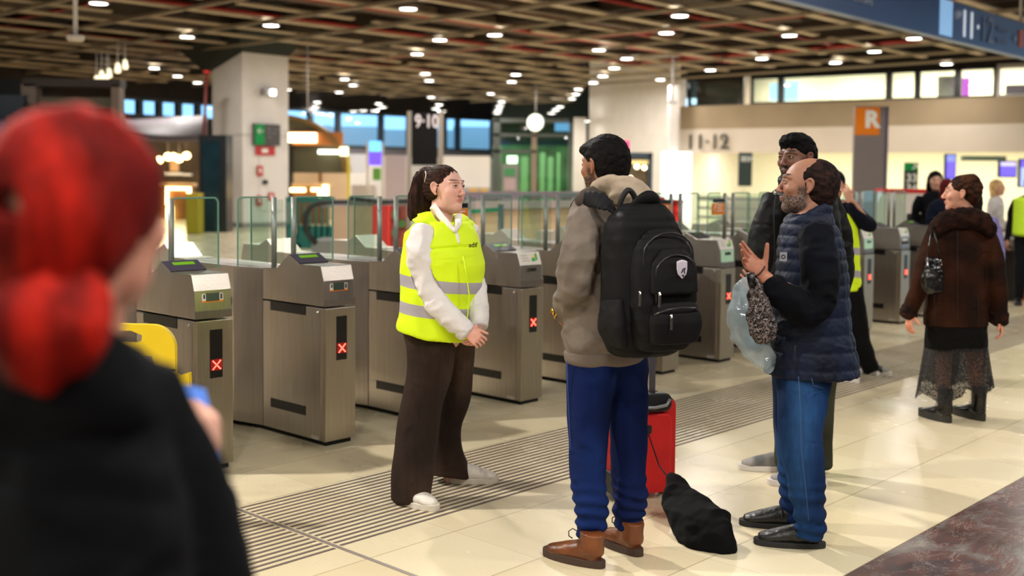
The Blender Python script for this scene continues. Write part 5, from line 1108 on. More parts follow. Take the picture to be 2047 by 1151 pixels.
p1, p2 = G.p(803, 655, 0), G.p(915, 678, 0)
def cutv(X):
    zc = p1.z + (X[..., 0] - p1.x) * (p2.z - p1.z) / (p2.x - p1.x); return (zc - X[..., 2]) * .95
S = Soft()
# keep the near sleeve outside the shell: carve the armhole a little
arm = G.ch([(846, 462, -.16, 22, 22), (843, 500, -.16, 27, 26), (849, 555, -.18, 24, 24), (868, 600, -.2, 22, 22)], k=.012, op='-')
S.add(vest + [arm], .0062, C3('#c8f000'), disp=lambda V, N: wr(.005, (8, 8, 9))(V, N) * np.clip((1.32 - V[:, 2]) / .1, .2, 1) + .002 * np.sin(V[:, 2] * 38 + 3 * vnoise(V * 5)), cut=cutv, it=2)
S.obj('safety_vest', vest_mat(), W)
# front closure and chest letters
b = MB(); q = [G.p(x, y, d) for x, y, d in ((926, 512, -.222), (932, 545, -.228), (938, 590, -.222), (935, 630, -.205), (928, 672, -.185))]
b.tube(q, .0035, 6).obj('closure_piping', mat('piping_yellow', (.6, .85, 0, 1), .6), W)
tl = G.p(937, 494, -.235); text_obj('chest_lettering', 'adif', .032, M_BLK, tl, (pi / 2, 0, radians(14)), W, ext=.001, bold=.0006, sx=.9)
# trousers
S = Soft(); tr = lambda V, N: mixc(np.tile(C3('#251c18'), (len(V), 1)), C3('#45362d'), .35 + .8 * vnoise(V * np.array((5, 5, 3))))
S.add([G.ch([(858, 655, -.0, 58, 46), (862, 690, -.05, 50, 46), (857, 749, -.06, 44, 42), (840, 822, -.08, 40, 40), (831, 895, -.1, 40, 42), (825, 950, -.12, 38, 42), (820, 1000, -.12, 36, 42)], side=sideW, k=.0, cap=.3),
       G.ch([(905, 655, .05, 44, 40), (912, 700, .09, 38, 36), (911, 749, .12, 33, 34), (905, 800, .16, 32, 33), (893, 852, .2, 29, 31), (890, 900, .24, 32, 36), (899, 945, .26, 40, 42), (902, 975, .26, 42, 44)], side=sideW, k=.018, cap=.3)],
      .0075, tr, disp=lambda V, N: wr(.008, (7, 7, 3.5))(V, N), cut=lambda X: .028 - X[..., 2] + .02 * np.sin(X[..., 0] * 14), it=2)
T = S.obj('trousers', DENIM, W)
b = MB(); b.tube([G.p(x, y, d) for x, y, d in ((833, 670, -.13), (830, 740, -.13), (822, 830, -.16), (812, 920, -.18), (806, 985, -.2))], .0016, 5).obj('side_seam', mat('seam_brown', '#6b5544', .8), T)
wm = (vcol_mat('white_shoe', rough=.55, bump=.1), lambda V, N: mixc(np.tile(C3('#d9d4cb'), (len(V), 1)), C3('#b9aea4'), vnoise(V * 40))); ws = mat('sole_offwhite', '#cfc8ba', .6)
a = atz(796, 1002); c = atz(864, 1019); shoe('shoe', a, c, wm, ws, W, L=(c - a).length + .035, hgt=.075, w=.047)
a = atz(893, 965); c = atz(972, 964); shoe('shoe', a + Vector((.02, 0.0, 0)), c, wm, ws, W, L=.25, hgt=.075, w=.046)
# ================================================================ MAN WITH THE BACKPACK
G = Fig(4.72); fB = Vector((-.45, .89)); rB = Vector((fB.y, -fB.x, 0))
S = Soft(); skb = '#94644a'
HMb = mat4(G.p(1207, 333, 0), frame((-.66, .75), pitch=radians(-4)), 1.0)
add_head(S, HMb, dict(skin=skb, lip='#8a4a3c', brow='#120c0a', beard='#140e0c', bstr=1, bvol=1, neck=.056), h=.0034)
S.add([G.ch([(1215, 430, 0, 60, 34), (1214, 500, 0, 66, 44), (1212, 620, 0, 62, 44), (1212, 670, 0, 60, 40)], side=rB, k=.02), G.ch([(1204, 380, .01, 26, 25), (1210, 415, .01, 30, 30)], k=.03),
       G.ch([(1160, 440, -.1, 20), (1150, 560, -.16, 18), (1124, 628, .04, 12)], k=.02), G.ch([(1290, 440, .08, 20), (1300, 560, .12, 18), (1280, 640, .28, 12)], k=.02),
       G.ch([(1184, 700, -.03, 40), (1176, 840, -.07, 28), (1178, 1060, -.155, 18)], k=.02), G.ch([(1250, 700, .06, 40), (1255, 840, .04, 28), (1253, 1040, -.04, 18)], k=.02)], .014, C3(skb))
S.add(hand_prims(wrist_frame(G.p(1122, 634, .05), (.25, .95, -.25), (-.85, .2, .1)), side=1, curl=(.3, .4, .3), s=.95), .0045, C3(skb))
B = S.obj('person', SKIN); tag(B, 'man seen from behind in a grey-beige jacket and navy joggers', 'person')
S = Soft(); hc = lambda V, N: mixc(np.tile(C3('#060505'), (len(V), 1)), C3('#100c0b'), .4 + vnoise(V * np.array((150, 30, 150))))
S.add([ell((0, -.024, .045), (.086, .102, .092), 0), ell((0, -.05, .0), (.077, .072, .085), .03), ell((0, .052, .078), (.06, .05, .04), .03), ell((0, .09, .075), (.045, .03, .028), .02),
       ell((0, .135, -.03), (.11, .08, .098), .012, '-'), ell((.085, .022, -.03), (.035, .042, .05), .01, '-'), ell((-.085, .022, -.03), (.035, .042, .05), .01, '-'), ell((0, -.02, -.14), (.12, .12, .055), .03, '-')],
      .0038, hc, disp=lambda V, N: .003 * vnoise(V * np.array((80, 30, 80))) + .0015 * vnoise(V * 200), M=HMb)
for k in range(26):   # tousled tips on the crown
    a = rr.uniform(0, 6.28); q = rr.uniform(0, .055); p0 = (q * cos(a), -.01 + q * sin(a), .118 - q * .5); S.add([Ch([p0 + (.006,), (p0[0] + rr.uniform(-.012, .012), p0[1] + .012, p0[2] + .014, .0045), (p0[0] + rr.uniform(-.02, .02), p0[1] + rr.uniform(.01, .03), p0[2] + .024, .0015)], k=0)], .0032, hc, M=HMb, it=1)
S.obj('hair', HAIR, B)
# jacket
S = Soft(); jc = lambda V, N: mixc(np.tile(C3('#6c635b'), (len(V), 1)), C3('#796f66'), .5 + vnoise(V * 14))
torso = [G.ch([(1222, 405, .0, 66, 34), (1222, 428, .0, 90, 46), (1222, 480, 0, 96, 58), (1221, 560, 0, 97, 64), (1216, 630, 0, 94, 64), (1212, 680, 0, 92, 62), (1211, 706, 0, 86, 56), (1211, 730, 0, 84, 55)], side=rB, k=0, cap=.2),
         G.ch([(1176, 424, -.08, 30), (1162, 470, -.14, 35), (1153, 530, -.17, 37), (1147, 580, -.13, 36), (1138, 606, -.04, 29), (1126, 624, .03, 21)], k=.03, cap=.5),
         G.ch([(1282, 428, .1, 30), (1296, 490, .14, 34), (1302, 560, .14, 34), (1296, 610, .22, 30), (1285, 640, .3, 24)], k=.03, cap=.5), G.ch([(1180, 410, -.06, 26), (1222, 396, 0, 30), (1262, 412, .06, 26)], k=.04)]
S.add(torso, .0068, jc, disp=lambda V, N: wr(.012, (10, 10, 13), 2.2)(V, N) * np.clip((V[:, 2] - .84) / .05, .1, 1) + .0015 * vnoise(V * 60), cut=lambda X: G.p(1211, 721).z - X[..., 2], it=2)
J = S.obj('jacket', CLOTH, B)
S = Soft(); S.add([G.ch([(1211, 700, 0, 90, 60), (1211, 714, 0, 89, 59), (1211, 720, 0, 86, 57)], side=rB, k=0, cap=.2)], .005, C3('#70665e'), disp=wr(.002, (14, 14, 5))); S.obj('hem_band', CLOTH, J)
S = Soft(); S.add([G.ch([(1158, 402, -.12, 14, 9), (1180, 388, -.1, 15, 12), (1215, 384, -.06, 14, 12), (1262, 392, -.03, 15, 12)], side=(0, 0, 1), k=.01)], .005, C3('#4f4741'), disp=wr(.002, (30, 30, 30))); S.obj('jacket_collar', CLOTH, J)
S = Soft(); hd = lambda V, N: mixc(np.tile(C3('#a39380'), (len(V), 1)), C3('#b3a38f'), .5 + vnoise(V * 12))
S.add([G.ch([(1186, 384, .0, 12), (1200, 372, -.08, 15), (1228, 364, -.1, 17, 13), (1262, 372, -.08, 20, 15), (1284, 396, -.04, 22, 18), (1292, 425, -.02, 17, 16)], k=.02), G.ch([(1236, 385, -.1, 26, 20), (1270, 400, -.08, 24, 20), (1296, 424, -.04, 14, 16)], k=.03), G.ch([(1190, 388, .06, 12), (1215, 378, .1, 12), (1250, 384, .08, 14)], k=.02)],
      .005, hd, disp=wr(.005, (16, 16, 22), 4)); S.obj('hood', CLOTH, J)
w = empty('wristwatch', G.p(1113, 622, -.0), 0, 'gold wristwatch at the left cuff of the backpack wearer', 'watch')
MB().tube([Vector((.022 * cos(a) * .5, .03 * sin(a), .03 * cos(a))) for a in [2 * pi * k / 18 for k in range(19)]], .0045, 6).obj('bracelet', mat('gold', '#c9973a', .25, metal=1), w); MB().tube([(-.014, -.012, 0), (-.022, -.016, .0)], .014, 14).obj('watch_case', mat('gold', '#c9973a'), w)
# joggers
S = Soft(); nv = lambda V, N: mixc(np.tile(C3('#07153f'), (len(V), 1)), C3('#0d2256'), .5 + vnoise(V * np.array((8, 8, 5))))
S.add([G.ch([(1188, 705, -.02, 56, 50), (1186, 740, -.03, 55, 50), (1178, 815, -.07, 46, 44), (1176, 885, -.1, 41, 41), (1178, 966, -.13, 34, 36), (1180, 1020, -.15, 33, 33), (1179, 1050, -.155, 31, 31), (1178, 1074, -.16, 24, 25)], side=rB, k=0, cap=.5),
       G.ch([(1244, 705, .05, 48, 48), (1250, 740, .06, 43, 46), (1254, 815, .05, 38, 42), (1257, 885, .03, 36, 38), (1258, 946, .0, 33, 35), (1258, 1005, -.03, 32, 32), (1257, 1032, -.04, 29, 30), (1255, 1054, -.05, 23, 24)], side=rB, k=.022, cap=.5)],
      .0068, nv, disp=lambda V, N: wr(.009, (9, 9, 6), 7)(V, N) + .006 * np.sin(V[:, 2] * 130 + 4 * vnoise(V * 9)) * np.clip((.36 - V[:, 2]) / .12, 0, 1), cut=lambda X: X[..., 2] - G.p(1211, 698).z, it=2)
Tj = S.obj('joggers', CLOTH, B)
b = MB(); b.tube([G.p(x, y, d) for x, y, d in ((1133, 722, -.1), (1136, 800, -.12), (1140, 880, -.14), (1148, 960, -.13))], .0018, 5).obj('side_seam', mat('seam_navy', '#2a4488', .8), Tj)
bm_ = (LEATHER, lambda V, N: mixc(np.tile(C3('#552b11'), (len(V), 1)), C3('#743f1c'), .5 + vnoise(V * 18))); bs = mat('boot_sole', '#3c2a20', .7)
def boot_extra(o, M, hgt, col='#2a1a12'):
    lm = mat('laces' + col, col, .8); b = MB()
    for k in range(5):
        z = .075 + k * (hgt - .085) / 4; y = .135 - k * .016 if k < 3 else .108 - (k - 2) * .004
        b.tube([M @ Vector((-.026, y - .01, z)), M @ Vector((0, y + .012, z + .004)), M @ Vector((.026, y - .006, z + .008))], .0028, 5)
    for s in (-1, 1): b.tube([M @ Vector((s * .01, .118, hgt - .008)), M @ Vector((s * .02, .14, hgt + .004)), M @ Vector((s * .034, .15, hgt - .006)), M @ Vector((s * .036, .148, hgt - .024)), M @ Vector((s * .022, .14, hgt - .036))], .0026, 5)
    b.obj('laces', lm, o)
a, c = atz(1207, 1136), atz(1093, 1108)
o, M = shoe('boot', a, c, bm_, bs, B, L=.29, hgt=.135, w=.05, kind='boot', sole=.032); boot_extra(o, M, .14)
a, c = atz(1281, 1113), atz(1196, 1076)
o, M = shoe('boot', a, c, bm_, bs, B, L=.29, hgt=.135, w=.05, kind='boot', sole=.032); boot_extra(o, M, .14)
# ================================================================ BACKPACK  (its own frame: x right, y towards the wearer's back, z up)
pc = G.p(1284, 550, -.24)
bp = empty('backpack', (0, 0, 0), 0, 'large black backpack with a small white shield badge and silver zip pulls', 'backpack')
Rp = Matrix(((rB.x, -fB.x * -1, 0), (rB.y, fB.y, 0), (0, 0, 1)))   # columns right, forward, up
Rp = Matrix((Vector((rB.x, rB.y, 0)), Vector((fB.x, fB.y, 0)), Vector((0, 0, 1)))).transposed() @ Matrix.Rotation(radians(-3), 3, 'X')
Mp = mat4(pc, Rp, 1.0)
def bx(rows, ex=3.2, k=.012, **kw): return Ch(rows, side=(1, 0, 0), ex=ex, k=k, cap=kw.pop('cap', .55), **kw).tf(Mp)
M_PACK = vcol_mat('pack_nylon', rough=.7, bump=.25, bscale=500, spec=.2); pk = lambda V, N: mixc(np.tile(C3('#050506'), (len(V), 1)), C3('#0a0a0c'), .5 + vnoise(V * 10))
S = Soft(); S.add([bx([(0, .0, .25, .10, .08), (0, 0, .18, .15, .105), (0, 0, 0, .165, .115), (0, 0, -.2, .168, .12), (0, 0, -.275, .15, .10)])], .0055, pk, disp=wr(.003, (12, 12, 12)), it=2); S.obj('main_compartment', M_PACK, bp)
S = Soft(); S.add([bx([(.015, -.105, .17, .075, .03), (.015, -.115, .1, .125, .055), (.015, -.12, -.05, .14, .065), (.015, -.12, -.21, .14, .065), (.015, -.11, -.265, .12, .05)])], .0055, pk, disp=wr(.002, (14, 14, 14), 3), it=2); S.obj('middle_compartment', M_PACK, bp)
S = Soft(); S.add([bx([(.025, -.172, .1, .06, .02), (.025, -.18, .05, .10, .03), (.025, -.185, -.06, .108, .032)], cap=.4)], .005, pk, disp=wr(.0015, (16, 16, 16), 5), it=2); FP = S.obj('front_pocket', M_PACK, bp)
S = Soft(); S.add([bx([(.025, -.18, -.12, .105, .035), (.025, -.19, -.18, .118, .042), (.025, -.18, -.245, .11, .035)], cap=.5)], .005, lambda V, N: pk(V, N) * .8, disp=wr(.0015, (16, 16, 16), 8), it=2); S.obj('lower_pocket', M_PACK, bp)
S = Soft(); S.add([bx([(-.16, -.02, -.1, .02, .07), (-.168, -.03, -.2, .028, .085), (-.15, -.03, -.27, .02, .07)], cap=.5)], .0055, lambda V, N: C3('#0a0a0c') + 0 * V, disp=wr(.003, (20, 20, 20), 8), it=2); S.obj('side_pocket', M_PACK, bp)
def arch(x0, w, y, ztop, zbot, r, n=10):
    out = [(x0 - w, y, zbot)] + [(x0 - w * cos(a), y - .008 * sin(a), ztop - w * .75 + w * .75 * sin(a)) for a in [pi * k / n for k in range(n + 1)]] + [(x0 + w, y, zbot)]
    return [Mp @ Vector(p) for p in out]
zm = mat('zip_tape', '#1e1e22', .35); b = MB(); b.tube(arch(.02, .118, -.158, .172, -.2, 0), .0042, 6).tube(arch(.025, .094, -.2, .085, -.1, 0), .0036, 6).tube(arch(.01, .145, -.07, .235, -.22, 0), .0045, 6)
b.tube([Mp @ Vector(p) for p in ((-.085, -.205, -.145), (-.04, -.232, -.125), (.025, -.238, -.118), (.09, -.232, -.125), (.135, -.2, -.145))], .004, 6); b.obj('zippers', zm, bp)
for x, y, z in ((-.118, -.155, -.075), (-.066, -.212, -.078), (-.03, -.238, -.165)):
    b = MB(); b.beam(Mp @ Vector((x, y - .008, z + .012)), Mp @ Vector((x - .006, y - .012, z - .036)), .011, .004, up=tuple(Rp @ Vector((0, 1, 0)))); b.tube([Mp @ Vector((x, y - .003, z + .02)), Mp @ Vector((x, y - .009, z + .008))], .0065, 8); b.obj('zip_pull', mat('zip_silver', '#c9c6c2', .2, metal=1), bp, bev=.001)
sh = [(0, .036), (.014, .033), (.024, .029), (.024, .0), (.019, -.02), (0, -.038), (-.019, -.02), (-.024, 0), (-.024, .029), (-.014, .033)]
def badge(k, y, nm, m, par): b = MB(); b.prism(sh, 0, .003, lambda p, d: Mp @ Vector((.04 + p[0] * k, y - d, .03 + p[1] * k))); return b.obj(nm, m, par)
bd = badge(1, -.2175, 'shield_badge', mat('badge_white', '#d8d4da', .35), bp); badge(.82, -.2206, 'badge_field', mat('badge_lilac', '#b9b3c4', .4), bd)
MB().tube([Mp @ Vector(p) for p in ((.034, -.2245, .015), (.042, -.2245, .03), (.052, -.2245, .034), (.046, -.2245, .022), (.05, -.2245, .012))], .0025, 6).obj('badge_figure', M_MBLK, bd); MB().disc(Mp @ Vector((.041, -.2245, .004)), .005, Rp @ Vector((0, -1, 0)), 10, .001).obj('badge_dot', M_MBLK, bd)
S = Soft(); S.add([Ch([(-.05, .02, .235, .016, .02), (-.04, -.02, .285, .018, .022), (.0, -.05, .315, .02, .028), (.05, -.03, .3, .018, .022), (.075, .02, .24, .016, .02)], side=(0, 1, 0), k=.01).tf(Mp)], .0048, pk); S.obj('top_flap', M_PACK, bp)
b = MB(); b.tube([Mp @ Vector(tuple(p)) for p in crom(((-.075, .05, .24), (-.08, .03, .30), (-.055, .015, .345), (-.02, .02, .32), (-.005, .03, .25)), 4)], .012, 8).obj('carry_loop', mat('webbing', '#0f0f11', .7), bp)
S = Soft(); st = lambda V, N: C3('#121216') + 0 * V
S.add([G.ch([(1240, 436, -.2, 15, 5), (1216, 411, -.21, 17, 5), (1188, 398, -.17, 17, 5), (1164, 401, -.11, 16, 5), (1147, 418, -.03, 14, 5), (1138, 455, .08, 13, 5)], side=(.35, -.6, -.7), k=.004)], .004, st); S.obj('shoulder_strap', M_PACK, bp)
S = Soft(); S.add([G.ch([(1275, 405, -.08, 19, 7), (1290, 396, -.04, 20, 8), (1306, 410, .02, 18, 8), (1312, 450, .1, 16, 7)], side=(.5, .6, -.6), k=.008)], .005, st); S.obj('shoulder_strap', M_PACK, bp)
# ================================================================ RED SUITCASE
p0 = atz(1290, 1000); sc_ = empty('suitcase', (0, 0, 0), 0, 'bright red soft-sided cabin suitcase with extended handle behind the navy joggers', 'suitcase')
ff = Vector((.96, .28, 0)); gg = Vector((-.28, .96, 0)); o0 = atz(1349, 992) - ff * .335
MS = Matrix((ff, gg, Vector((0, 0, 1)))).transposed().to_4x4(); MS.translation = o0
def rp(pts, r, n=5):
    (x0, z0), (x1, z1) = pts; out = []
    for cx_, cz_, a0 in ((x1 - r, z1 - r, 0), (x0 + r, z1 - r, pi / 2), (x0 + r, z0 + r, pi), (x1 - r, z0 + r, 1.5 * pi)): out += [(cx_ + r * cos(a0 + pi / 2 * k / n), cz_ + r * sin(a0 + pi / 2 * k / n)) for k in range(n + 1)]
    return out
ws_, hs_ = .335, .5
M_CASE = mat('case_red', '#c50d10', .5, bump=.15, bscale=900)
b = MB(); b.prism(rp(((0, .045), (ws_, hs_)), .045), 0, .2, lambda p, d: MS @ Vector((p[0], d, p[1]))); body = b.obj('body', M_CASE, sc_, bev=.006)
M_TRIM = mat('case_black', '#141416', .5)
out = rp(((.0, .045), (ws_, hs_)), .045)
for d in (.018, .185): MB().tube([MS @ Vector((p[0], d, p[1])) for p in out + out[:1]], .006, 6).obj('edge_piping', M_TRIM, body)
b = MB(); b.prism(rp(((.03, .03), (ws_ - .03, hs_ - .07)), .04), -.022, 0, lambda p, d: MS @ Vector((p[0], d, p[1]))); b.obj('front_pocket', M_CASE, body, bev=.01)
b = MB(); b.prism(rp(((-.012, .03), (.05, .14)), .01), -.03, .21, lambda p, d: MS @ Vector((p[0], d, p[1]))); b.obj('corner_guard', M_TRIM, body, bev=.004)
for x in (.04, ws_ - .04):
    b = MB(); b.tube([MS @ Vector((x, .06, .024)), MS @ Vector((x, .085, .024))], .024, 14); b.obj('wheel', M_MBLK, sc_); 
b = MB(); b.prism(rp(((.12, .44), (.3, .53)), .035), -.026, .03, lambda p, d: MS @ Vector((p[0], d, p[1]))); b.obj('handle_recess', M_TRIM, sc_, bev=.008)
b = MB(); b.tube([MS @ Vector(p) for p in ((.12, -.03, .475), (.15, -.045, .468), (.2, -.047, .466), (.26, -.045, .475), (.285, -.03, .5))], .009, 8).obj('grab_handle', mat('handle_grey', '#8f8f93', .35, metal=.5), sc_)
b = MB(); b.prism(rp(((ws_ + .0, .34), (ws_ + .022, .43)), .008), .06, .14, lambda p, d: MS @ Vector((p[0], d, p[1]))); b.obj('side_handle', M_TRIM, sc_, bev=.003)
b = MB(); b.prism(rp(((.135, .335), (.19, .375)), .006), -.032, -.02, lambda p, d: MS @ Vector((p[0], d, p[1]))); b.obj('zip_lock', M_TRIM, sc_)
M_POLE = mat('pole_grey', '#55555e', .35, metal=.7)
q0 = MS @ Vector((.215, .03, .5)); q1 = MS @ Vector((.215, .03, .76)); q2 = at(1309, 692, q0.y)
b = MB(); b.beam(q0 - Vector((0, 0, .03)), q1, .03, .016, up=(0, 1, 0)); b.beam(q1, q2 + Vector((0, 0, .05)), .022, .012, up=(0, 1, 0)); b.obj('telescopic_handle', M_POLE, sc_)
MB().box(-.06, .06, -.012, .012, 0, .03).obj('handle_grip', M_TRIM, sc_, bev=.005, loc=q2 + Vector((0, 0, .05)))
# ================================================================ BLACK BAG on the floor with its cord
Gb = Fig(4.74); bag = empty('drawstring_sack', (0, 0, 0), 0, 'black cloth bag slumped on the floor against the red suitcase', 'bag')
S = Soft(); bc = lambda V, N: mixc(np.tile(C3('#030304'), (len(V), 1)), C3('#09090a'), .5 + vnoise(V * 9))
S.add([Gb.ch([(1350, 970, .3, 20, 16), (1358, 1000, .26, 36, 26), (1378, 1030, .17, 48, 36), (1405, 1052, .08, 54, 40), (1430, 1070, -.0, 44, 36), (1452, 1086, -.06, 22, 24)], side=(.75, 0, .65), k=0), Gb.ch([(1345, 1010, .2, 16, 10), (1372, 1055, .08, 26, 12), (1400, 1090, -.02, 24, 12), (1440, 1098, -.08, 14, 10)], side=(.8, 0, .4), k=.03), Gb.ch([(1345, 958, .32, 12), (1362, 962, .3, 12), (1368, 985, .26, 14)], k=.02)],
      .0055, bc, disp=lambda V, N: wr(.013, (9, 9, 9), 1.5)(V, N) + .003 * vnoise(V * 30), cut=lambda X: .004 - X[..., 2], it=2)
S.obj('cloth_body', CLOTH, bag)
b = MB(); b.tube([MS @ Vector((.165, -.035, .35)), Gb.p(1318, 932, .45), Gb.p(1342, 962, .32)], .0035, 6).obj('cord', M_MBLK, bag)
MB().tube([Gb.p(1452, 1090, -.08), Gb.p(1460, 1098, -.08), Gb.p(1462, 1106, -.08)], .012, 8).obj('toggle', M_BLK, bag)
# ================================================================ MAN IN THE QUILTED VEST
G = Fig(4.86); fV = Vector((-.97, .2)); lat = Vector((fV.y, -fV.x, 0))
S = Soft(); skv = '#9d6f58'
HMv = mat4(G.p(1612, 372, 0), frame((-.975, .2), pitch=radians(4)), 1.07)
add_head(S, HMv, dict(skin=skv, lip='#8f5850', brow='#2a201c', beard='#1a1514', bstr=1, bvol=.5, gray='#69625f', neck=.062, nose=.85, jaw=1.12), h=.0034)
S.add([G.ch([(1610, 465, 0, 56, 40), (1618, 560, 0, 62, 56), (1616, 700, 0, 66, 60), (1606, 760, 0, 62, 50)], side=lat, k=.02), G.ch([(1622, 410, 0, 32, 34), (1622, 450, 0, 30, 32)], k=.03),
       G.ch([(1640, 470, -.18, 22), (1640, 600, -.2, 20), (1530, 560, -.3, 15)], k=.02), G.ch([(1600, 470, .2, 22), (1600, 600, .22, 20), (1560, 620, .1, 14)], k=.02),
       G.ch([(1612, 750, -.1, 34), (1604, 860, -.12, 26), (1622, 1060, -.14, 16)], k=.02), G.ch([(1596, 750, .1, 30), (1592, 860, .13, 20), (1593, 1035, .16, 11)], k=.02)], .014, C3(skv))
hv = lambda V, N: C3('#a86f58') * (1 + .1 * vnoise(V * 80))[:, None]
S.add(hand_prims(wrist_frame(G.p(1527, 551, -.32), (-.68, -.08, .66), (-.15, .85, -.45)), side=-1, curl=(.12, .14, .1), curls=[(.02, .05, .05), (.12, .12, .1), (.3, .2, .15), (.45, .3, .2)], spread=.07, thumb=(.9, .75, -.45), tcurl=.15, s=1.0), .0036, hv)
S.add([G.ch([(1560, 585, -.31, 17), (1530, 556, -.32, 15)], k=.01)], .006, hv)
S.add(hand_prims(wrist_frame(G.p(1535, 590, .12), (-.8, 0, .6), (.1, -.8, -.5)), side=1, curl=(.2, .25, .2), thumb=(.8, .7, -.3), s=.95), .0042, hv)
V_ = S.obj('person', SKIN); tag(V_, 'balding man in a navy quilted vest and blue jeans, gesturing with one hand', 'person')
S = Soft(); hb = lambda V, N: mixc(np.tile(C3('#150d0b'), (len(V), 1)), C3('#2e1d19'), .45 + vnoise(V * np.array((120, 30, 120))))
S.add([ell((0, -.034, .03), (.083, .098, .086), 0), ell((0, -.055, -.02), (.078, .07, .08), .03), ell((0, .075, .115), (.11, .1, .062), .02, '-'), ell((0, .156, -.02), (.12, .115, .12), .02, '-'), ell((.08, .02, -.05), (.03, .032, .05), .01, '-'), ell((-.08, .02, -.05), (.03, .032, .05), .01, '-'), ell((0, -.0, -.14), (.12, .12, .06), .03, '-')],
      .0038, hb, disp=lambda V, N: .002 * vnoise(V * np.array((110, 35, 110))) + .001 * vnoise(V * 230), M=HMv); S.obj('hair', HAIR, V_)
# dark sweater sleeves
S = Soft(); sw = lambda V, N: mixc(np.tile(C3('#03050b'), (len(V), 1)), C3('#070b16'), .5 + vnoise(V * 12))
S.add([G.ch([(1630, 462, -.16, 34), (1636, 505, -.2, 37), (1640, 560, -.22, 37), (1636, 600, -.22, 38), (1612, 618, -.24, 34), (1576, 598, -.28, 30), (1543, 572, -.31, 25), (1532, 564, -.315, 23)], k=.03, cap=.3), G.ch([(1596, 470, .2, 32), (1594, 560, .22, 32), (1585, 610, .2, 30), (1550, 605, .14, 24)], k=.02, cap=.4)],
      .0065, sw, disp=wr(.008, (13, 13, 13), 11), it=2); S.obj('sweater', CLOTH, V_)
S = Soft(); qv = lambda V, N: mixc(np.tile(C3('#0a1222'), (len(V), 1)), C3('#121d34'), .5 + vnoise(V * 9))
def quilt(V, N):
    z = V[:, 2] + .012 * vnoise(V * 4); per = np.where(V[:, 2] > 1.12, .052, .078); u = (z / per) % 1
    return .008 * (np.sin(pi * u) ** .5 - .6) + .003 * vnoise(V * np.array((40, 40, 18))) + .002 * vnoise(V * 90)
S.add([G.ch([(1618, 412, .0, 48, 40), (1614, 440, 0, 68, 48), (1618, 480, 0, 82, 62), (1622, 540, 0, 88, 70), (1620, 600, 0, 90, 76), (1618, 660, 0, 94, 82), (1620, 710, 0, 98, 90), (1622, 745, 0, 100, 93), (1622, 765, 0, 100, 93)], side=lat, k=0, cap=.25),
       G.ch([(1622, 402, 0, 40, 38), (1618, 436, 0, 46, 42)], side=lat, k=.03, cap=.3), G.ch([(1622, 388, 0, 33, 33), (1620, 425, 0, 35, 34)], side=lat, k=.01, op='-', cap=.3),
       G.ch([(1640, 470, -.27, 28, 26), (1640, 505, -.27, 34, 24), (1640, 560, -.28, 37, 22), (1636, 605, -.28, 38, 22)], k=.015, op='-')],
      .0062, qv, disp=quilt, cut=lambda X: np.maximum(G.p(1620, 745).z - X[..., 2], X[..., 2] - G.p(1600, 424).z - (X[..., 0] - G.p(1600, 424).x) * .55), it=1)
Q = S.obj('quilted_vest', SMOOTH, V_)
b = MB(); pz = [G.p(x, y, d) for x, y, d in ((1590, 690, -.235), (1587, 715, -.24), (1592, 738, -.235))]; b.tube(pz, .003, 6).obj('pocket_zip', M_MBLK, Q)
b = MB(); e0 = G.p(1566, 513, -.215); b.box(-.015, .015, -.003, .003, -.019, .019); o = b.obj('logo_patch', mat('patch_grey', '#8c8f96', .5), Q, bev=.001, loc=e0); o.rotation_euler = (0, 0, radians(-18)); MB().lathe([(.006, -.001), (.009, 0), (.006, .001)], n=14).obj('logo_ring', M_MBLK, o).rotation_euler = (pi / 2, 0, 0); o.children[0].location = (0, -.004, 0)
# jeans
S = Soft(); jn = lambda V, N: mixc(mixc(np.tile(C3('#091c42'), (len(V), 1)), C3('#1d4070'), .35 + .9 * vnoise(V * np.array((7, 7, 3)))), C3('#3a669a'), .45 * gauss(V, (G.p(1575, 900).x, 4.66, .55), (.06, .3, .35)))
S.add([G.ch([(1606, 730, -.03, 62, 58), (1606, 770, -.07, 56, 54), (1601, 844, -.12, 47, 44), (1603, 909, -.14, 43, 41), (1612, 966, -.15, 38, 36), (1617, 1020, -.15, 35, 33), (1620, 1050, -.15, 31, 30), (1622, 1066, -.15, 26, 26)], side=lat, k=0, cap=.5),
       G.ch([(1600, 730, .05, 60, 54), (1594, 770, .09, 50, 50), (1588, 844, .12, 42, 40), (1588, 909, .14, 38, 36), (1592, 966, .16, 33, 33), (1593, 1010, .16, 31, 31), (1592, 1042, .16, 27, 27)], side=lat, k=.02, cap=.5)],
      .0068, jn, disp=lambda V, N: wr(.007, (9, 9, 6), 3)(V, N) + .006 * np.sin(V[:, 2] * 120 + 5 * vnoise(V * 8)) * np.clip((.33 - V[:, 2]) / .12, 0, 1), it=2)
Tn = S.obj('jeans', DENIM, V_)
b = MB(); b.tube([G.p(x, y, d) for x, y, d in ((1596, 752, -.255), (1600, 820, -.275), (1602, 900, -.275), (1610, 970, -.265), (1617, 1040, -.25))], .0017, 5); b.tube([G.p(x, y, d) for x, y, d in ((1622, 756, -.25), (1626, 770, -.25), (1648, 776, -.19))], .0018, 5); b.obj('stitching', mat('stitch_pale', '#38547f', .8), Tn)
bk = (LEATHER, lambda V, N: C3('#131313') + 0 * V); bks = mat('black_sole', '#1b1b1c', .7)
def strapsv(o, M):
    for y in (.115, .15): MB().tube([M @ Vector((-.045, y, .045)), M @ Vector((-.03, y, .085 - (y - .1) * .4)), M @ Vector((.0, y + .004, .094 - (y - .1) * .5)), M @ Vector((.03, y, .085 - (y - .1) * .4)), M @ Vector((.045, y, .045))], .007, 6).obj('hook_strap', mat('strap_black', '#1d1d1e', .5), o)
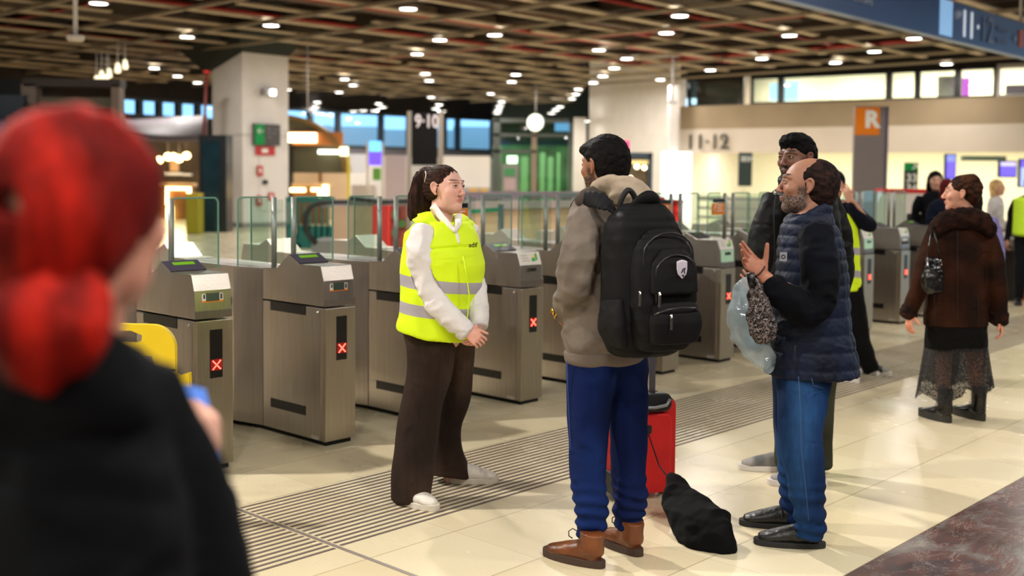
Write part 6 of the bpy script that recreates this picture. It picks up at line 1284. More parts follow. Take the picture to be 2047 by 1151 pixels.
a, c = atz(1649, 1094), atz(1516, 1086); o, M = shoe('shoe', a, c, bk, bks, V_, L=.3, hgt=.085, w=.05, sole=.025); strapsv(o, M)
a, c = atz(1612, 1055), atz(1520, 1050); o, M = shoe('shoe', a, c, bk, bks, V_, L=.3, hgt=.085, w=.05, sole=.025); strapsv(o, M)
# things hanging from his wrist
def leopard_mat():
    m, nt, b = new_mat('leopard_print'); N = nt.nodes; L = nt.links
    tc = N.new('ShaderNodeTexCoord'); n = N.new('ShaderNodeTexNoise'); n.inputs['Scale'].default_value = 62; n.inputs['Detail'].default_value = 2; n.inputs['Distortion'].default_value = 1.2; L.new(tc.outputs['Object'], n.inputs['Vector'])
    cr = N.new('ShaderNodeValToRGB'); cr.color_ramp.interpolation = 'EASE'; e = cr.color_ramp.elements; e[0].position = .40; e[0].color = rgb('#0b0808'); e[1].position = .62; e[1].color = rgb('#0d0a0a')
    for p, c in ((.47, '#211a1a'), (.515, '#9a8b86'), (.55, '#8a7b76'), (.575, '#0e0b0b')): k = e.new(p); k.color = rgb(c)
    L.new(n.outputs['Fac'], cr.inputs['Fac']); L.new(cr.outputs['Color'], b.inputs['Base Color']); b.inputs['Roughness'].default_value = .8
    bp = N.new('ShaderNodeBump'); bp.inputs['Strength'].default_value = .6; bp.inputs['Distance'].default_value = .01; L.new(n.outputs['Fac'], bp.inputs['Height']); L.new(bp.outputs['Normal'], b.inputs['Normal']); return m
lb_ = empty('leopard_pouch', (0, 0, 0), 0, 'small dark leopard print pouch hanging from the gesturing man\'s wrist', 'bag')
S = Soft()
def leo(V, N):
    n = vnoise(V * np.array((75, 75, 75))); m = vnoise(V * 150 + 7); r = np.clip((.12 - np.abs(n - .1)) / .05, 0, 1) * (m > -.3)
    return mixc(mixc(np.tile(C3('#241d1d'), (len(V), 1)), C3('#8d7f7b'), np.clip((n - .2) * 4, 0, 1)), C3('#0c0909'), r)
S.add([G.ch([(1510, 565, -.33, 12, 9), (1514, 592, -.33, 20, 14), (1519, 625, -.33, 25, 18), (1524, 655, -.33, 29, 19), (1526, 675, -.33, 20, 14)], side=(1, 0, 0), k=0)], .0045, leo, disp=lambda V, N: .007 * vnoise(V * 45) + .004 * vnoise(V * 100), it=1); S.obj('printed_pouch', leopard_mat(), lb_)
MB().tube([G.p(1500, 545, -.335), G.p(1505, 572, -.335)], .018, 10).obj('handle_end', M_BLK, lb_)
b = MB(); wp = wrist_frame(G.p(1522, 545, -.32), (-.68, -.08, .66), (-.15, .85, -.45)); b.tube([wp @ Vector((.034 * cos(a), .012, .026 * sin(a))) for a in [2 * pi * k / 16 for k in range(17)]], .0032, 6); b.tube([wp @ Vector((-.03, .012, 0)), G.p(1502, 548, -.33)], .003, 6); b.obj('wrist_cord', M_BLK, lb_)
pb = empty('plastic_bag', (0, 0, 0), 0, 'crumpled clear bluish plastic bag hanging behind the leopard print pouch', 'bag')
S = Soft(); S.add([G.ch([(1500, 575, -.1, 22, 18), (1492, 610, -.1, 34, 26), (1498, 660, -.1, 36, 28), (1520, 705, -.1, 26, 20), (1536, 735, -.1, 12, 10)], side=(1, 0, 0), k=0)], .007, C3('#a8c4d4'), disp=wr(.016, (13, 13, 13), 9), it=1)
m, nt, bb_ = new_mat('clear_plastic'); bb_.inputs['Base Color'].default_value = rgb('#c2d8e2'); bb_.inputs['Roughness'].default_value = .12; bb_.inputs['Alpha'].default_value = .42; bb_.inputs['Specular IOR Level'].default_value = .9; S.obj('film', m, pb)
S = Soft(); S.add([G.ch([(1502, 620, -.07, 20, 14), (1512, 680, -.07, 20, 14)], k=0)], .008, C3('#5f7f96'), disp=wr(.008, (15, 15, 15), 9)); S.obj('contents', CLOTH, pb)
# ================================================================ TALL BEARDED MAN IN BLACK
G = Fig(5.98); fT = Vector((-.8, -.6)); rT = Vector((fT.y, -fT.x, 0))
S = Soft(); skt = '#6d4736'
HMt = mat4(G.p(1592, 318, 0), frame((-.8, -.6), pitch=radians(-2), tilt=radians(2)), 1.04)
add_head(S, HMt, dict(skin=skt, lip='#6b3f36', brow='#0c0807', beard='#050403', bstr=1.35, bvol=1, neck=.06, nose=1.15, jaw=1.08), h=.0036)
S.add([G.ch([(1598, 425, 0, 46, 28), (1600, 500, 0, 56, 40), (1600, 640, 0, 56, 42)], side=rT, k=.02), G.ch([(1596, 350, 0, 24), (1598, 385, 0, 27)], k=.03),
       G.ch([(1536, 430, -.1, 15), (1520, 500, -.12, 14), (1512, 590, -.12, 12)], k=.02), G.ch([(1655, 400, .1, 18), (1672, 500, .12, 15), (1668, 590, .1, 12)], k=.02), G.ch([(1580, 660, -.04, 28), (1575, 800, -.05, 20), (1572, 930, -.06, 13)], k=.02), G.ch([(1635, 660, .05, 28), (1640, 800, .05, 20), (1640, 930, -.02, 13)], k=.02)], .016, C3(skt))
S.add(hand_prims(wrist_frame(G.p(1512, 598, -.12), (.05, -.1, -1), (-.8, -.5, 0)), side=1, curl=(.4, .5, .4), s=1), .006, C3(skt))
TM = S.obj('person', SKIN); tag(TM, 'tall man with black hair and beard in a black jacket and olive trousers', 'person')
S = Soft(); S.add([ell((0, -.02, .048), (.084, .1, .088), 0), ell((0, .045, .095), (.062, .05, .035), .03), ell((0, -.05, .0), (.077, .068, .08), .03), ell((0, .14, -.03), (.12, .088, .1), .01, '-'), ell((.085, .02, -.03), (.032, .036, .05), .01, '-'), ell((-.085, .02, -.03), (.032, .036, .05), .01, '-'), ell((0, -.02, -.14), (.12, .12, .055), .03, '-')], .004, lambda V, N: C3('#040404') + 0 * V, disp=lambda V, N: .005 * vnoise(V * np.array((100, 28, 80))), M=HMt); S.obj('hair', HAIR, TM)
S = Soft(); S.add([G.ch([(1598, 368, 0, 34, 28), (1598, 384, 0, 62, 38), (1598, 410, 0, 84, 50), (1600, 480, 0, 88, 54), (1602, 560, 0, 84, 52), (1602, 640, 0, 80, 50), (1602, 690, 0, 78, 50)], side=rT, k=0, cap=.3), G.ch([(1548, 400, -.08, 24), (1528, 450, -.12, 27), (1518, 520, -.14, 26), (1513, 575, -.13, 22), (1512, 592, -.12, 20)], k=.03, cap=.4), G.ch([(1650, 400, .08, 24), (1672, 460, .1, 27), (1680, 530, .12, 26), (1672, 592, .1, 21)], k=.03, cap=.4), G.ch([(1586, 352, -.02, 31, 29), (1594, 378, 0, 38, 32)], side=rT, k=.02, cap=.3)],
      .0075, lambda V, N: mixc(np.tile(C3('#050605'), (len(V), 1)), C3('#0c0d0b'), .5 + vnoise(V * 10)), disp=wr(.009, (10, 10, 11), 6), it=2); Jt = S.obj('jacket', SMOOTH, TM)
b = MB(); b.tube([G.p(1562, 366, -.17), G.p(1551, 385, -.2), G.p(1547, 430, -.235), G.p(1549, 520, -.24)], .0035, 6).obj('zip', M_MBLK, Jt); MB().tube([G.p(1551, 381, -.215), G.p(1549, 389, -.22)], .009, 8).obj('zip_pull', mat('zip_silver', '#c9c6c2'), Jt)
S = Soft(); S.add([G.ch([(1582, 670, -.03, 42, 36), (1576, 760, -.05, 32), (1574, 860, -.06, 26), (1572, 925, -.06, 24)], side=rT, k=0, cap=.4), G.ch([(1630, 670, .05, 42, 36), (1640, 760, .05, 31), (1642, 860, .0, 25), (1640, 930, -.04, 22)], side=rT, k=.02, cap=.4)], .0085, lambda V, N: mixc(np.tile(C3('#2b2d20'), (len(V), 1)), C3('#36382a'), .5 + vnoise(V * 6)), disp=wr(.007, (8, 8, 5), 2), it=2); S.obj('trousers', CLOTH, TM)
gm = (vcol_mat('trainer_mesh', rough=.7, bump=.3, bscale=300), lambda V, N: mixc(np.tile(C3('#8b8784'), (len(V), 1)), C3('#4f524f'), np.clip(vnoise(V * 14) * 1.5, 0, 1))); gs = mat('trainer_sole', '#cfcac5', .6)
a, c = atz(1590, 940), atz(1506, 938); shoe('shoe', a, c, gm, gs, TM, L=.31, hgt=.085, w=.052, sole=.03)
a, c = atz(1652, 968), atz(1545, 968); shoe('shoe', a, c, gm, gs, TM, L=.31, hgt=.085, w=.052, sole=.03)
# ================================================================ WOMAN IN THE BROWN COAT
G = Fig(7.33); fJ = Vector((-.12, 1)); rJ = Vector((fJ.y, -fJ.x, 0)); skj = '#d29a80'
HMj = mat4(G.p(1921, 388, 0), frame((-.93, .36), pitch=radians(2)), 1.0)
S = Soft(); add_head(S, HMj, dict(skin=skj, lip='#a8483e', brow='#3a2418', neck=.048), h=.005)
S.add([G.ch([(1922, 440, 0, 40, 24), (1915, 560, 0, 38, 26), (1912, 660, 0, 44, 28)], side=rJ, k=.02), G.ch([(1878, 470, 0, 11), (1850, 560, -.05, 10), (1822, 615, -.03, 7)], k=.02), G.ch([(1968, 470, 0, 11), (1988, 560, -.05, 10), (1998, 632, -.03, 7)], k=.02),
       G.ch([(1888, 660, 0, 20), (1886, 740, 0, 15), (1884, 800, 0, 11)], k=.02), G.ch([(1945, 660, .05, 20), (1950, 740, .05, 15), (1954, 800, .05, 10)], k=.02)], .012, C3(skj), it=1)
S.add(hand_prims(wrist_frame(G.p(1818, 626, -.04), (-.1, -.2, -1), (-.9, -.3, 0)), side=-1, curl=(.25, .3, .2), spread=.12, s=.85), .005, C3('#dc9478'))
S.add(hand_prims(wrist_frame(G.p(1998, 640, -.04), (.1, -.3, -1), (.9, -.3, 0)), side=1, curl=(.4, .5, .3), spread=.1, s=.85), .005, C3('#dc9478'))
JW = S.obj('person', SKIN); tag(JW, 'woman seen from behind in a brown shearling coat and sheer black skirt', 'person')
S = Soft(); hj = lambda V, N: mixc(np.tile(C3('#1f110a'), (len(V), 1)), C3('#482a18'), .4 + vnoise(V * np.array((60, 60, 60))))
S.add([ell((0, -.02, .04), (.084, .1, .09), 0), ell((0, -.075, .01), (.08, .05, .08), .03), ell((.01, -.09, .055), (.05, .04, .045), .02), ell((-.02, -.06, .105), (.045, .045, .03), .02), ell((0, .13, -.03), (.1, .095, .11), .01, '-'), ell((.085, .025, -.03), (.03, .03, .045), .01, '-'), ell((-.085, .025, -.03), (.03, .03, .045), .01, '-'), ell((0, -.03, -.13), (.12, .12, .05), .02, '-')], .0045, hj, disp=lambda V, N: .004 * vnoise(V * np.array((60, 30, 60))), M=HMj); S.obj('hair', HAIR, JW)
b = MB(); b.tube([HMj @ Vector(p) for p in ((.07, -.06, -.02), (.06, -.09, -.022), (.04, -.115, -.02))], .008, 8).obj('hair_clip', mat('clip_pearl', '#e6cfae', .25), JW)
S = Soft(); cj = lambda V, N: mixc(np.tile(C3('#1d0d05'), (len(V), 1)), C3('#34190a'), .5 + vnoise(V * 8))
S.add([G.ch([(1922, 448, 0, 48, 28), (1920, 470, 0, 58, 36), (1914, 520, 0, 60, 40), (1912, 580, 0, 62, 42), (1911, 630, 0, 64, 44), (1911, 665, 0, 65, 45)], side=rJ, k=0, cap=.2), G.ch([(1874, 466, 0, 21), (1858, 510, -.03, 21), (1842, 560, -.06, 19), (1828, 600, -.05, 16), (1819, 622, -.04, 14)], k=.03, cap=.3), G.ch([(1966, 464, 0, 21), (1982, 510, -.03, 21), (1992, 560, -.05, 19), (1997, 600, -.05, 17), (1998, 632, -.04, 16)], k=.03, cap=.3)],
      .0075, cj, disp=wr(.006, (9, 9, 9), 2), cut=lambda X: G.p(1911, 650).z - X[..., 2], it=2); CO = S.obj('coat', CLOTH, JW)
b = MB(); b.tube([G.p(1914, y, -.16 - .012 * sin((y - 460) / 60)) for y in range(462, 650, 12)], .0022, 5); b.tube([G.p(1868, y, -.13) for y in (590, 650)], .0022, 5); b.tube([G.p(1955, y, -.13) for y in (590, 650)], .0022, 5); b.obj('coat_seam', mat('seam_dark_brown', '#1c0d06', .8), CO)
fur = lambda V, N: mixc(np.tile(C3('#170b07'), (len(V), 1)), C3('#2e180e'), .5 + vnoise(V * 30))
S = Soft(); S.add([G.ch([(1872, 458, -.08, 18, 16), (1890, 442, -.1, 18, 20), (1925, 436, -.1, 16, 22), (1958, 440, -.1, 18, 20), (1976, 458, -.08, 18, 16)], side=(0, -1, 0), k=.01), G.ch([(1885, 436, 0, 12), (1900, 430, .06, 10)], k=.02), G.ch([(1962, 434, 0, 12), (1950, 430, .06, 10)], k=.02)], .006, fur, disp=lambda V, N: .006 * vnoise(V * 45) + .004 * vnoise(V * 110)); S.obj('fur_collar', CLOTH, CO)
S = Soft(); S.add([G.ch([(1820, 616, -.04, 17), (1815, 630, -.04, 17)], cap=.5)], .006, fur, disp=lambda V, N: .006 * vnoise(V * 50)); S.obj('fur_cuff', CLOTH, CO)
S = Soft(); S.add([G.ch([(1998, 626, -.04, 19), (1996, 642, -.04, 19)], cap=.5)], .006, fur, disp=lambda V, N: .006 * vnoise(V * 50)); S.obj('fur_cuff', CLOTH, CO)
# sheer lace skirt: solid upper, see-through lower
S = Soft(); S.add([G.ch([(1911, 645, 0, 60, 42), (1911, 670, 0, 63, 44), (1911, 690, 0, 64, 44)], side=rJ, cap=.3)], .008, C3('#080706'), disp=wr(.003, (20, 20, 6))); S.obj('skirt_top', CLOTH, JW)
def lace_mat():
    m, nt, b = new_mat('black_lace'); N = nt.nodes; L = nt.links
    tc = N.new('ShaderNodeTexCoord'); n = N.new('ShaderNodeTexNoise'); n.inputs['Scale'].default_value = 90; n.inputs['Detail'].default_value = 4; L.new(tc.outputs['Object'], n.inputs['Vector'])
    mr = N.new('ShaderNodeMapRange'); mr.inputs['From Min'].default_value = .47; mr.inputs['From Max'].default_value = .55; mr.inputs['To Min'].default_value = .62; mr.inputs['To Max'].default_value = .98; L.new(n.outputs['Fac'], mr.inputs['Value'])
    L.new(mr.outputs['Result'], b.inputs['Alpha']); b.inputs['Base Color'].default_value = (.004, .003, .003, 1); b.inputs['Roughness'].default_value = .8; return m
b = MB(); b.smooth = True; n = 72; rows = 9; c0 = G.p(1911, 690, 0)
for j in range(rows):
    for i in range(n):
        a = 2 * pi * i / n; t_ = j / (rows - 1); zz = c0.z - t_ * (.29 + .03 * sin(5 * a) + .05 * (sin(a - 2.2) > .6)); R0 = (.205 + .035 * t_) * (1 + .07 * t_ * sin(11 * a)); b.v.append((c0.x + R0 * cos(a), c0.y + R0 * .72 * sin(a), zz))
for j in range(rows - 1):
    for i in range(n): k = j * n + i; k2 = j * n + (i + 1) % n; b.f.append((k, k2, k2 + n, k + n)); b.mi.append(0); b.sm.append(True)
sk_ = b.obj('lace_skirt', lace_mat(), JW); sk_['kind'] = 'part'; del sk_['kind']
bt = (vcol_mat('patent_black', rough=.22, bump=.1), lambda V, N: C3('#0d0d0d') + 0 * V); bsl = mat('platform_sole', '#23221d', .6)
a, c = atz(1900, 846), atz(1849, 832); o, M = shoe('boot', a, c, bt, bsl, JW, L=.275, hgt=.22, w=.046, kind='boot', sole=.05); boot_extra(o, M, .2, '#111111')
a, c = atz(1968, 842), atz(1922, 830); o, M = shoe('boot', a, c, bt, bsl, JW, L=.275, hgt=.22, w=.046, kind='boot', sole=.05); boot_extra(o, M, .2, '#111111')
# her shoulder bag
hb = empty('shoulder_bag', (0, 0, 0), 0, 'small shiny black shoulder bag on the back of the brown coat', 'bag')
S = Soft(); S.add([G.ch([(1866, 520, -.2, 13, 10), (1865, 545, -.22, 17, 14), (1864, 570, -.22, 20, 16), (1864, 578, -.21, 17, 12)], side=(1, 0, 0), cap=.5, ex=3)], .0055, C3('#0b0b0c'), disp=wr(.008, (22, 22, 22), 3)); S.obj('bag_body', bt[0], hb)
b = MB(); b.tube([G.p(x, y, d) for x, y, d in ((1854, 522, -.2), (1857, 490, -.2), (1862, 462, -.16), (1872, 448, -.1))], .005, 6); b.tube([G.p(x, y, d) for x, y, d in ((1880, 520, -.21), (1873, 485, -.22), (1867, 460, -.18))], .006, 6); b.obj('strap', mat('strap_gloss', '#131314', .2), hb)
b = MB(); b.tube([G.p(1880, 517, -.22), G.p(1882, 530, -.225)], .006, 8); b.tube([G.p(1852, 519, -.2), G.p(1853, 524, -.2)], .006, 8); b.obj('buckle', M_KEY, hb)
# ================================================================ SIMPLE BACKGROUND PEOPLE (standing, built the same way)
def figure(Y, x, ytop, f, h, label, skin, hair, top, legs, hairlen=0, shoecol='#161616', arms=((-.05, 0), (.05, 0)), coat=0, w=1.0, topmat=None, hh=.009):
    """standing person of height h whose crown is seen at (x, ytop)"""
    c = at(x, ytop, Y); X, Z = c.x, 0.0; k = h / 1.72; f = Vector((f[0], f[1])).normalized(); r = Vector((f.y, -f.x, 0)); F3 = Vector((f.x, f.y, 0)); O = Vector((X, Y, 0))
    P = lambda lx, ly, z: O + r * lx * k + F3 * ly * k + Vector((0, 0, z * k))
    def ch(rows, **kw):
        out = []
        for q in rows: v = P(*q[:3]); out.append((v.x, v.y, v.z, q[3] * k, (q[4] if len(q) > 4 else q[3]) * k))
        return Ch(out, side=tuple(r), **kw)
    HM = mat4(P(0, .02, 1.60), frame(f), k); S = Soft()
    add_head(S, HM, dict(skin=skin, brow='#20140e', neck=.05), h=.006)
    S.add([ch([(0, 0, 1.38, .13, .08), (0, 0, 1.1, .12, .09), (0, 0, .92, .14, .1)], k=.03)] + [ch([(s * .1, 0, .9, .07), (s * .1, .01, .5, .045), (s * .1, 0, .1, .035)], k=.02) for s in (-1, 1)], .016, C3(skin))
    wr_ = []
    for s, (ax, ay) in zip((-1, 1), arms):
        wv = P(s * .22 + ax, .06 + ay, .86 + abs(ay) * .9); wr_.append(wv); S.add(hand_prims(wrist_frame(wv, F3 * .3 + Vector((0, 0, -1)) if abs(ay) < .1 else F3, r * s), side=-s, s=k), .007, C3(skin))
    o = S.obj('person', SKIN); tag(o, label, 'person')
    S = Soft(); hc = lambda V, N: mixc(np.tile(C3(hair), (len(V), 1)), C3(hair) * 1.8, .4 + vnoise(V * np.array((60, 60, 20))))
    pr = [ell((0, -.02, .045), (.086, .1, .088), 0), ell((0, -.05, .0), (.08, .07, .08), .03)]
    if hairlen: pr += [Ch([(s * .045, -.04, .02, .045, .06), (s * .06, -.045, -.08, .045, .05), (s * .06, -.04, -.1 - hairlen, .03, .035)], k=.03) for s in (-1, 1)]
    S.add(pr + [ell((0, .13, -.035), (.085, .09, .105), .01, '-')], .006, hc, disp=lambda V, N: .005 * vnoise(V * np.array((90, 60, 30))), M=HM); S.obj('hair', HAIR, o)
    if top:
        S = Soft(); hem = .84 - coat
        pr = [ch([(0, 0, 1.46, .09, .07), (0, 0, 1.41, .17 * w, .1), (0, 0, 1.25, .19 * w, .12), (0, 0, 1.05, .17 * w, .12), (0, 0, .9, .18 * w, .125), (0, 0, hem, .19 * w, .13)], k=0, cap=.3)]
        for s, wv, (ax, ay) in zip((-1, 1), wr_, arms):
            e = P(s * .235, -.02, 1.12); m_ = [P(s * .17, 0, 1.38), P(s * .215, 0, 1.27), e, wv]; pr.append(Ch([(v.x, v.y, v.z, q * k, q * k) for v, q in zip(m_, (.055, .055, .048, .035))], k=.03, cap=.4))
        S.add(pr, hh, C3(top), disp=wr(.006, (10, 10, 10), X)); S.obj('top', topmat or CLOTH, o)
    S = Soft(); S.add([ch([(s * .08, 0, .92, .11, .11), (s * .1, .01, .5, .075), (s * .1, 0, .09, .06)], k=.02, cap=.4) for s in (-1, 1)], .011, C3(legs), disp=wr(.005, (9, 9, 6), X)); S.obj('trousers', CLOTH, o)
    for s in (-1, 1): hl = P(s * .1, -.06, 0); tt = P(s * .11, .2, 0); shoe('shoe', hl, tt, (LEATHER, C3(shoecol)), mat('dark_sole', '#1a1a1a', .7), o, L=.27 * k)
    return o, P, HM
figure(14.0, 1870, 340, (-.2, -1), 1.70, 'black-haired woman in black behind the reception desk', '#d8a890', '#070607', '#0c0c10', '#0c0c10', .1, w=.85)
figure(13.6, 1893, 357, (-.1, 1), 1.60, 'person with dark red hair in a navy coat, left of the brown coated woman', '#c99078', '#4a0d10', '#0c1426', '#10131c', .12, w=1.15)
figure(15.8, 1992, 361, (.75, -.6), 1.6, 'blonde woman in a white top and teal trousers with a black strap', '#dca88c', '#b8966a', '#cfc9c6', '#127a78', .12, arms=((-.1, .12), (-.1, .12)))
o, P, HM = figure(8.6, 1938, 370, (.3, 1), 1.6, 'person in a lavender jacket and black skirt hidden behind the brown coat', '#c99078', '#1a110e', '#8580b8', '#08080a', .1, coat=.1)
MB().tube([P(-.1, .12, 1.4), P(.1, .14, 1.05)], .012, 6)
g_, P, HM = figure(14.2, 2062, 353, (-.5, -1), 1.66, 'person in a black and fluorescent yellow vest cut by the right edge', '#b88068', '#0c0a0a', '#0c0c0e', '#111318')
S = Soft(); c = P(0, 0, 0); S.add([Ch([(c.x, c.y, 1.35, .21, .15), (c.x, c.y, 1.1, .21, .155), (c.x, c.y, .92, .215, .16)], side=(1, 0, 0), cap=.3)], .01, lambda V, N: mixc(np.tile(C3('#121212'), (len(V), 1)), np.array((.6, .9, .05)), (np.abs(V[:, 0] - c.x) > .09).astype(float))); S.obj('safety_vest', CLOTH, g_)
b = MB(); b.box(-.14, .14, 0, .12, 0, 1.16); o = b.obj('office_chair_back', M_MBLK, bev=.03, loc=at(1838, 455, 14.3) * 1); o.location.z = .0; o.name = 'black_case'; tag(o, 'tall black padded case or chair back beside the far glass pane', 'case')
# ---- person in the hi-vis vest behind the two men, arm raised to the head, striding leg
G = Fig(8.85); S = Soft(); skr = '#c08a70'
HMr = mat4(G.p(1668, 372, 0), frame((-.3, -1)), .98); add_head(S, HMr, dict(skin=skr, neck=.05), h=.007)
S.add([G.ch([(1676, 420, 0, 34, 22), (1680, 500, 0, 28, 20), (1684, 560, 0, 24, 18)], side=(1, 0, 0), k=.02), G.ch([(1706, 428, 0, 9), (1738, 452, -.05, 9), (1700, 400, -.1, 7)], k=.01), G.ch([(1680, 590, .05, 16), (1672, 680, .05, 12), (1668, 745, .05, 9)], k=.01), G.ch([(1700, 590, 0, 16), (1722, 680, -.03, 12), (1742, 735, -.03, 9)], k=.01)], .014, C3(skr))
S.add(hand_prims(wrist_frame(G.p(1699, 402, -.1), (-.35, -.1, .9), (.3, -.9, 0)), side=1, s=.95), .006, C3('#cf9a80'))
RW = S.obj('person', SKIN); tag(RW, 'person in a yellow safety vest behind the two men, one elbow raised', 'person')
S = Soft(); S.add([ell((0, -.02, .045), (.086, .1, .088), 0), ell((0, -.05, .0), (.08, .07, .08), .03), ell((0, .13, -.035), (.085, .09, .105), .01, '-')], .007, C3('#0d0a09'), M=HMr); S.obj('hair', HAIR, RW)
S = Soft(); S.add([G.ch([(1676, 412, 0, 38, 24), (1682, 480, 0, 36, 26), (1684, 560, 0, 34, 26)], side=(1, 0, 0), k=.02, cap=.4), G.ch([(1696, 420, 0, 18), (1722, 436, -.03, 15), (1738, 450, -.05, 14), (1728, 444, -.07, 14), (1706, 424, -.09, 11), (1700, 410, -.1, 9)], k=.02)], .009, C3('#080c18'), disp=wr(.005, (12, 12, 12))); S.obj('sweater', CLOTH, RW)
VB = (G.p(1700, 545).z + .13 * G.p(1700, 545).x, G.p(1700, 500).z + .13 * G.p(1700, 500).x); vm2 = vest_mat()
S = Soft(); S.add([G.ch([(1678, 430, 0, 34, 28), (1682, 480, 0, 35, 29), (1684, 540, 0, 35, 29), (1686, 585, 0, 36, 30)], side=(1, 0, 0), k=0, cap=.3)], .009, C3('#c8f000'), disp=wr(.004, (12, 12, 12)), cut=lambda X: G.p(1686, 580).z - X[..., 2]); S.obj('safety_vest', vm2, RW)
S = Soft(); S.add([G.ch([(1686, 575, .04, 24), (1674, 680, .05, 17), (1669, 742, .05, 14)], k=0, cap=.4), G.ch([(1700, 575, 0, 25), (1716, 660, -.03, 20), (1732, 715, -.03, 17), (1742, 738, -.03, 16)], k=.01, cap=.4)], .009, C3('#0a0a0b'), disp=wr(.006, (9, 9, 6))); S.obj('trousers', CLOTH, RW)
bwm = (vcol_mat('mixed_trainer', rough=.6), lambda V, N: mixc(np.tile(C3('#141312'), (len(V), 1)), C3('#8f8a85'), np.clip(vnoise(V * 22) * 3, 0, 1)))
a, c = atz(1712, 742), atz(1779, 752); shoe('shoe', a, c, bwm, mat('sole_bright', '#e6e2dc', .5), RW, L=.31, sole=.035)
a, c = atz(1660, 754), atz(1680, 758); shoe('shoe', a, a + (c - a).normalized() * .28, bwm, mat('sole_bright', '#e6e2dc', .5), RW, L=.28, sole=.035)
# ================================================================ RED-HAIRED PERSON CLOSE TO THE CAMERA
G = Fig(1.3); fR = Vector((.42, .9)); rR = Vector((fR.y, -fR.x, 0))
S = Soft(); skd = '#c98f78'; HMd = mat4(G.p(168, 440, 0), frame((.3, .95)), 1.0)
add_head(S, HMd, dict(skin=skd, neck=.046), h=.005)
S.add([G.ch([(150, 960, 0, 200, 100), (140, 1200, 0, 220, 130)], side=rR, k=.03), G.ch([(335, 900, .03, 40), (400, 1100, .08, 45), (418, 1080, .2, 40), (415, 980, .36, 34)], k=.03)], .016, C3(skd))
S.add([G.ch([(196, 540, .02, 58), (192, 640, .02, 56), (182, 720, .03, 50, 44)], k=.02)], .008, C3(skd))
G2 = Fig(1.72); S.add(hand_prims(wrist_frame(G2.p(418, 945, 0), (-.1, .25, 1), (.95, -.2, 0)), side=-1, curl=(.6, .6, .4), s=.95), .005, C3('#d8a490'))
RD = S.obj('person', SKIN); tag(RD, 'person with bright red tied-back hair seen from behind, dressed in black, closest to the camera', 'person')
S = Soft(); hr = lambda V, N: mixc(np.tile(C3('#5c0804'), (len(V), 1)), C3('#a51b0e'), .45 + .8 * vnoise(V * np.array((28, 28, 7))))
S.add([ell((0, -.02, .035), (.097, .108, .1), 0), ell((0, -.06, -.01), (.09, .07, .09), .03), ell((.02, .15, -.06), (.1, .085, .12), .01, '-'), Ch([(0, -.105, .05, .02, .012), (.004, -.115, .02, .018, .012)], k=.02, op='-')], .0045, hr, disp=lambda V, N: .004 * vnoise(V * np.array((60, 60, 18))), M=HMd)
S.add([G.ch([(135, 552, -.08, 60, 48), (118, 590, -.1, 100, 60), (95, 640, -.12, 128, 70), (80, 695, -.12, 112, 65), (80, 745, -.11, 64, 40)], k=.02)], .006, hr, disp=lambda V, N: .006 * vnoise(V * np.array((50, 50, 14)))); S.obj('hair', HAIR, RD)
b = MB(); c = G.p(152, 535, -.07); b.tube([c + Vector((.036 * cos(a), .03 * sin(a), .008 * cos(a))) for a in [2 * pi * k / 16 for k in range(17)]], .008, 8).obj('hair_tie', M_MBLK, RD)
S = Soft(); S.add([G.ch([(165, 706, -.07, 108, 80), (162, 752, -.05, 178, 112), (150, 830, 0, 235, 140), (130, 1000, 0, 280, 160), (120, 1250, 0, 300, 180)], side=rR, k=0, cap=.3), G.ch([(290, 775, .03, 70), (352, 890, .06, 78), (395, 1050, .08, 85), (415, 1160, .1, 85), (418, 1120, .22, 70), (412, 1000, .36, 55)], k=.05, cap=.4), G.ch([(20, 800, -.02, 80), (-60, 1000, 0, 80), (-60, 1200, .02, 80)], k=.05)], .008, C3('#07090d'), disp=wr(.008, (7, 7, 7), 3)); 
c0 = G.p(130, 1000, 0)
S.add([Ch([(c0.x, c0.y, 1.2, .17, .1), (c0.x, c0.y, .95, .175, .11), (c0.x, c0.y, .8, .19, .12)], side=tuple(rR), k=0)], .012, C3('#07090d')); S.obj('black_top', CLOTH, RD)
S = Soft(); S.add([Ch([(c0.x + s * .08 * fR.y, c0.y - s * .08 * fR.x, .88, .1, .1), (c0.x + s * .09 * fR.y, c0.y - s * .09 * fR.x, .5, .07, .07), (c0.x + s * .09 * fR.y, c0.y - s * .09 * fR.x, .08, .055, .055)], k=.02) for s in (-1, 1)], .014, C3('#0b0c10')); S.obj('trousers', CLOTH, RD)
for s in (-1, 1): a = Vector((c0.x + s * .09 * fR.y, c0.y - s * .09 * fR.x, 0)); shoe('shoe', a - Vector((.03, .05, 0)), a + Vector((.1, .2, 0)), (LEATHER, C3('#111111')), mat('dark_sole', '#1a1a1a'), RD, L=.27)
ph = empty('phone', G2.p(392, 845, .02), 0, 'phone with a blue screen held by the red-haired person', 'phone'); ph.rotation_euler = (radians(-38), radians(18), radians(55))
MB().box(-.036, .036, -.004, .004, -.07, .07).obj('phone_body', M_BLK, ph, bev=.003); MB().box(-.033, .033, -.0055, -.004, -.066, .066).obj('screen', mat('phone_screen', '#3a5fae', .2, emit=(.2, .38, .9, 1), es=.5), ph)
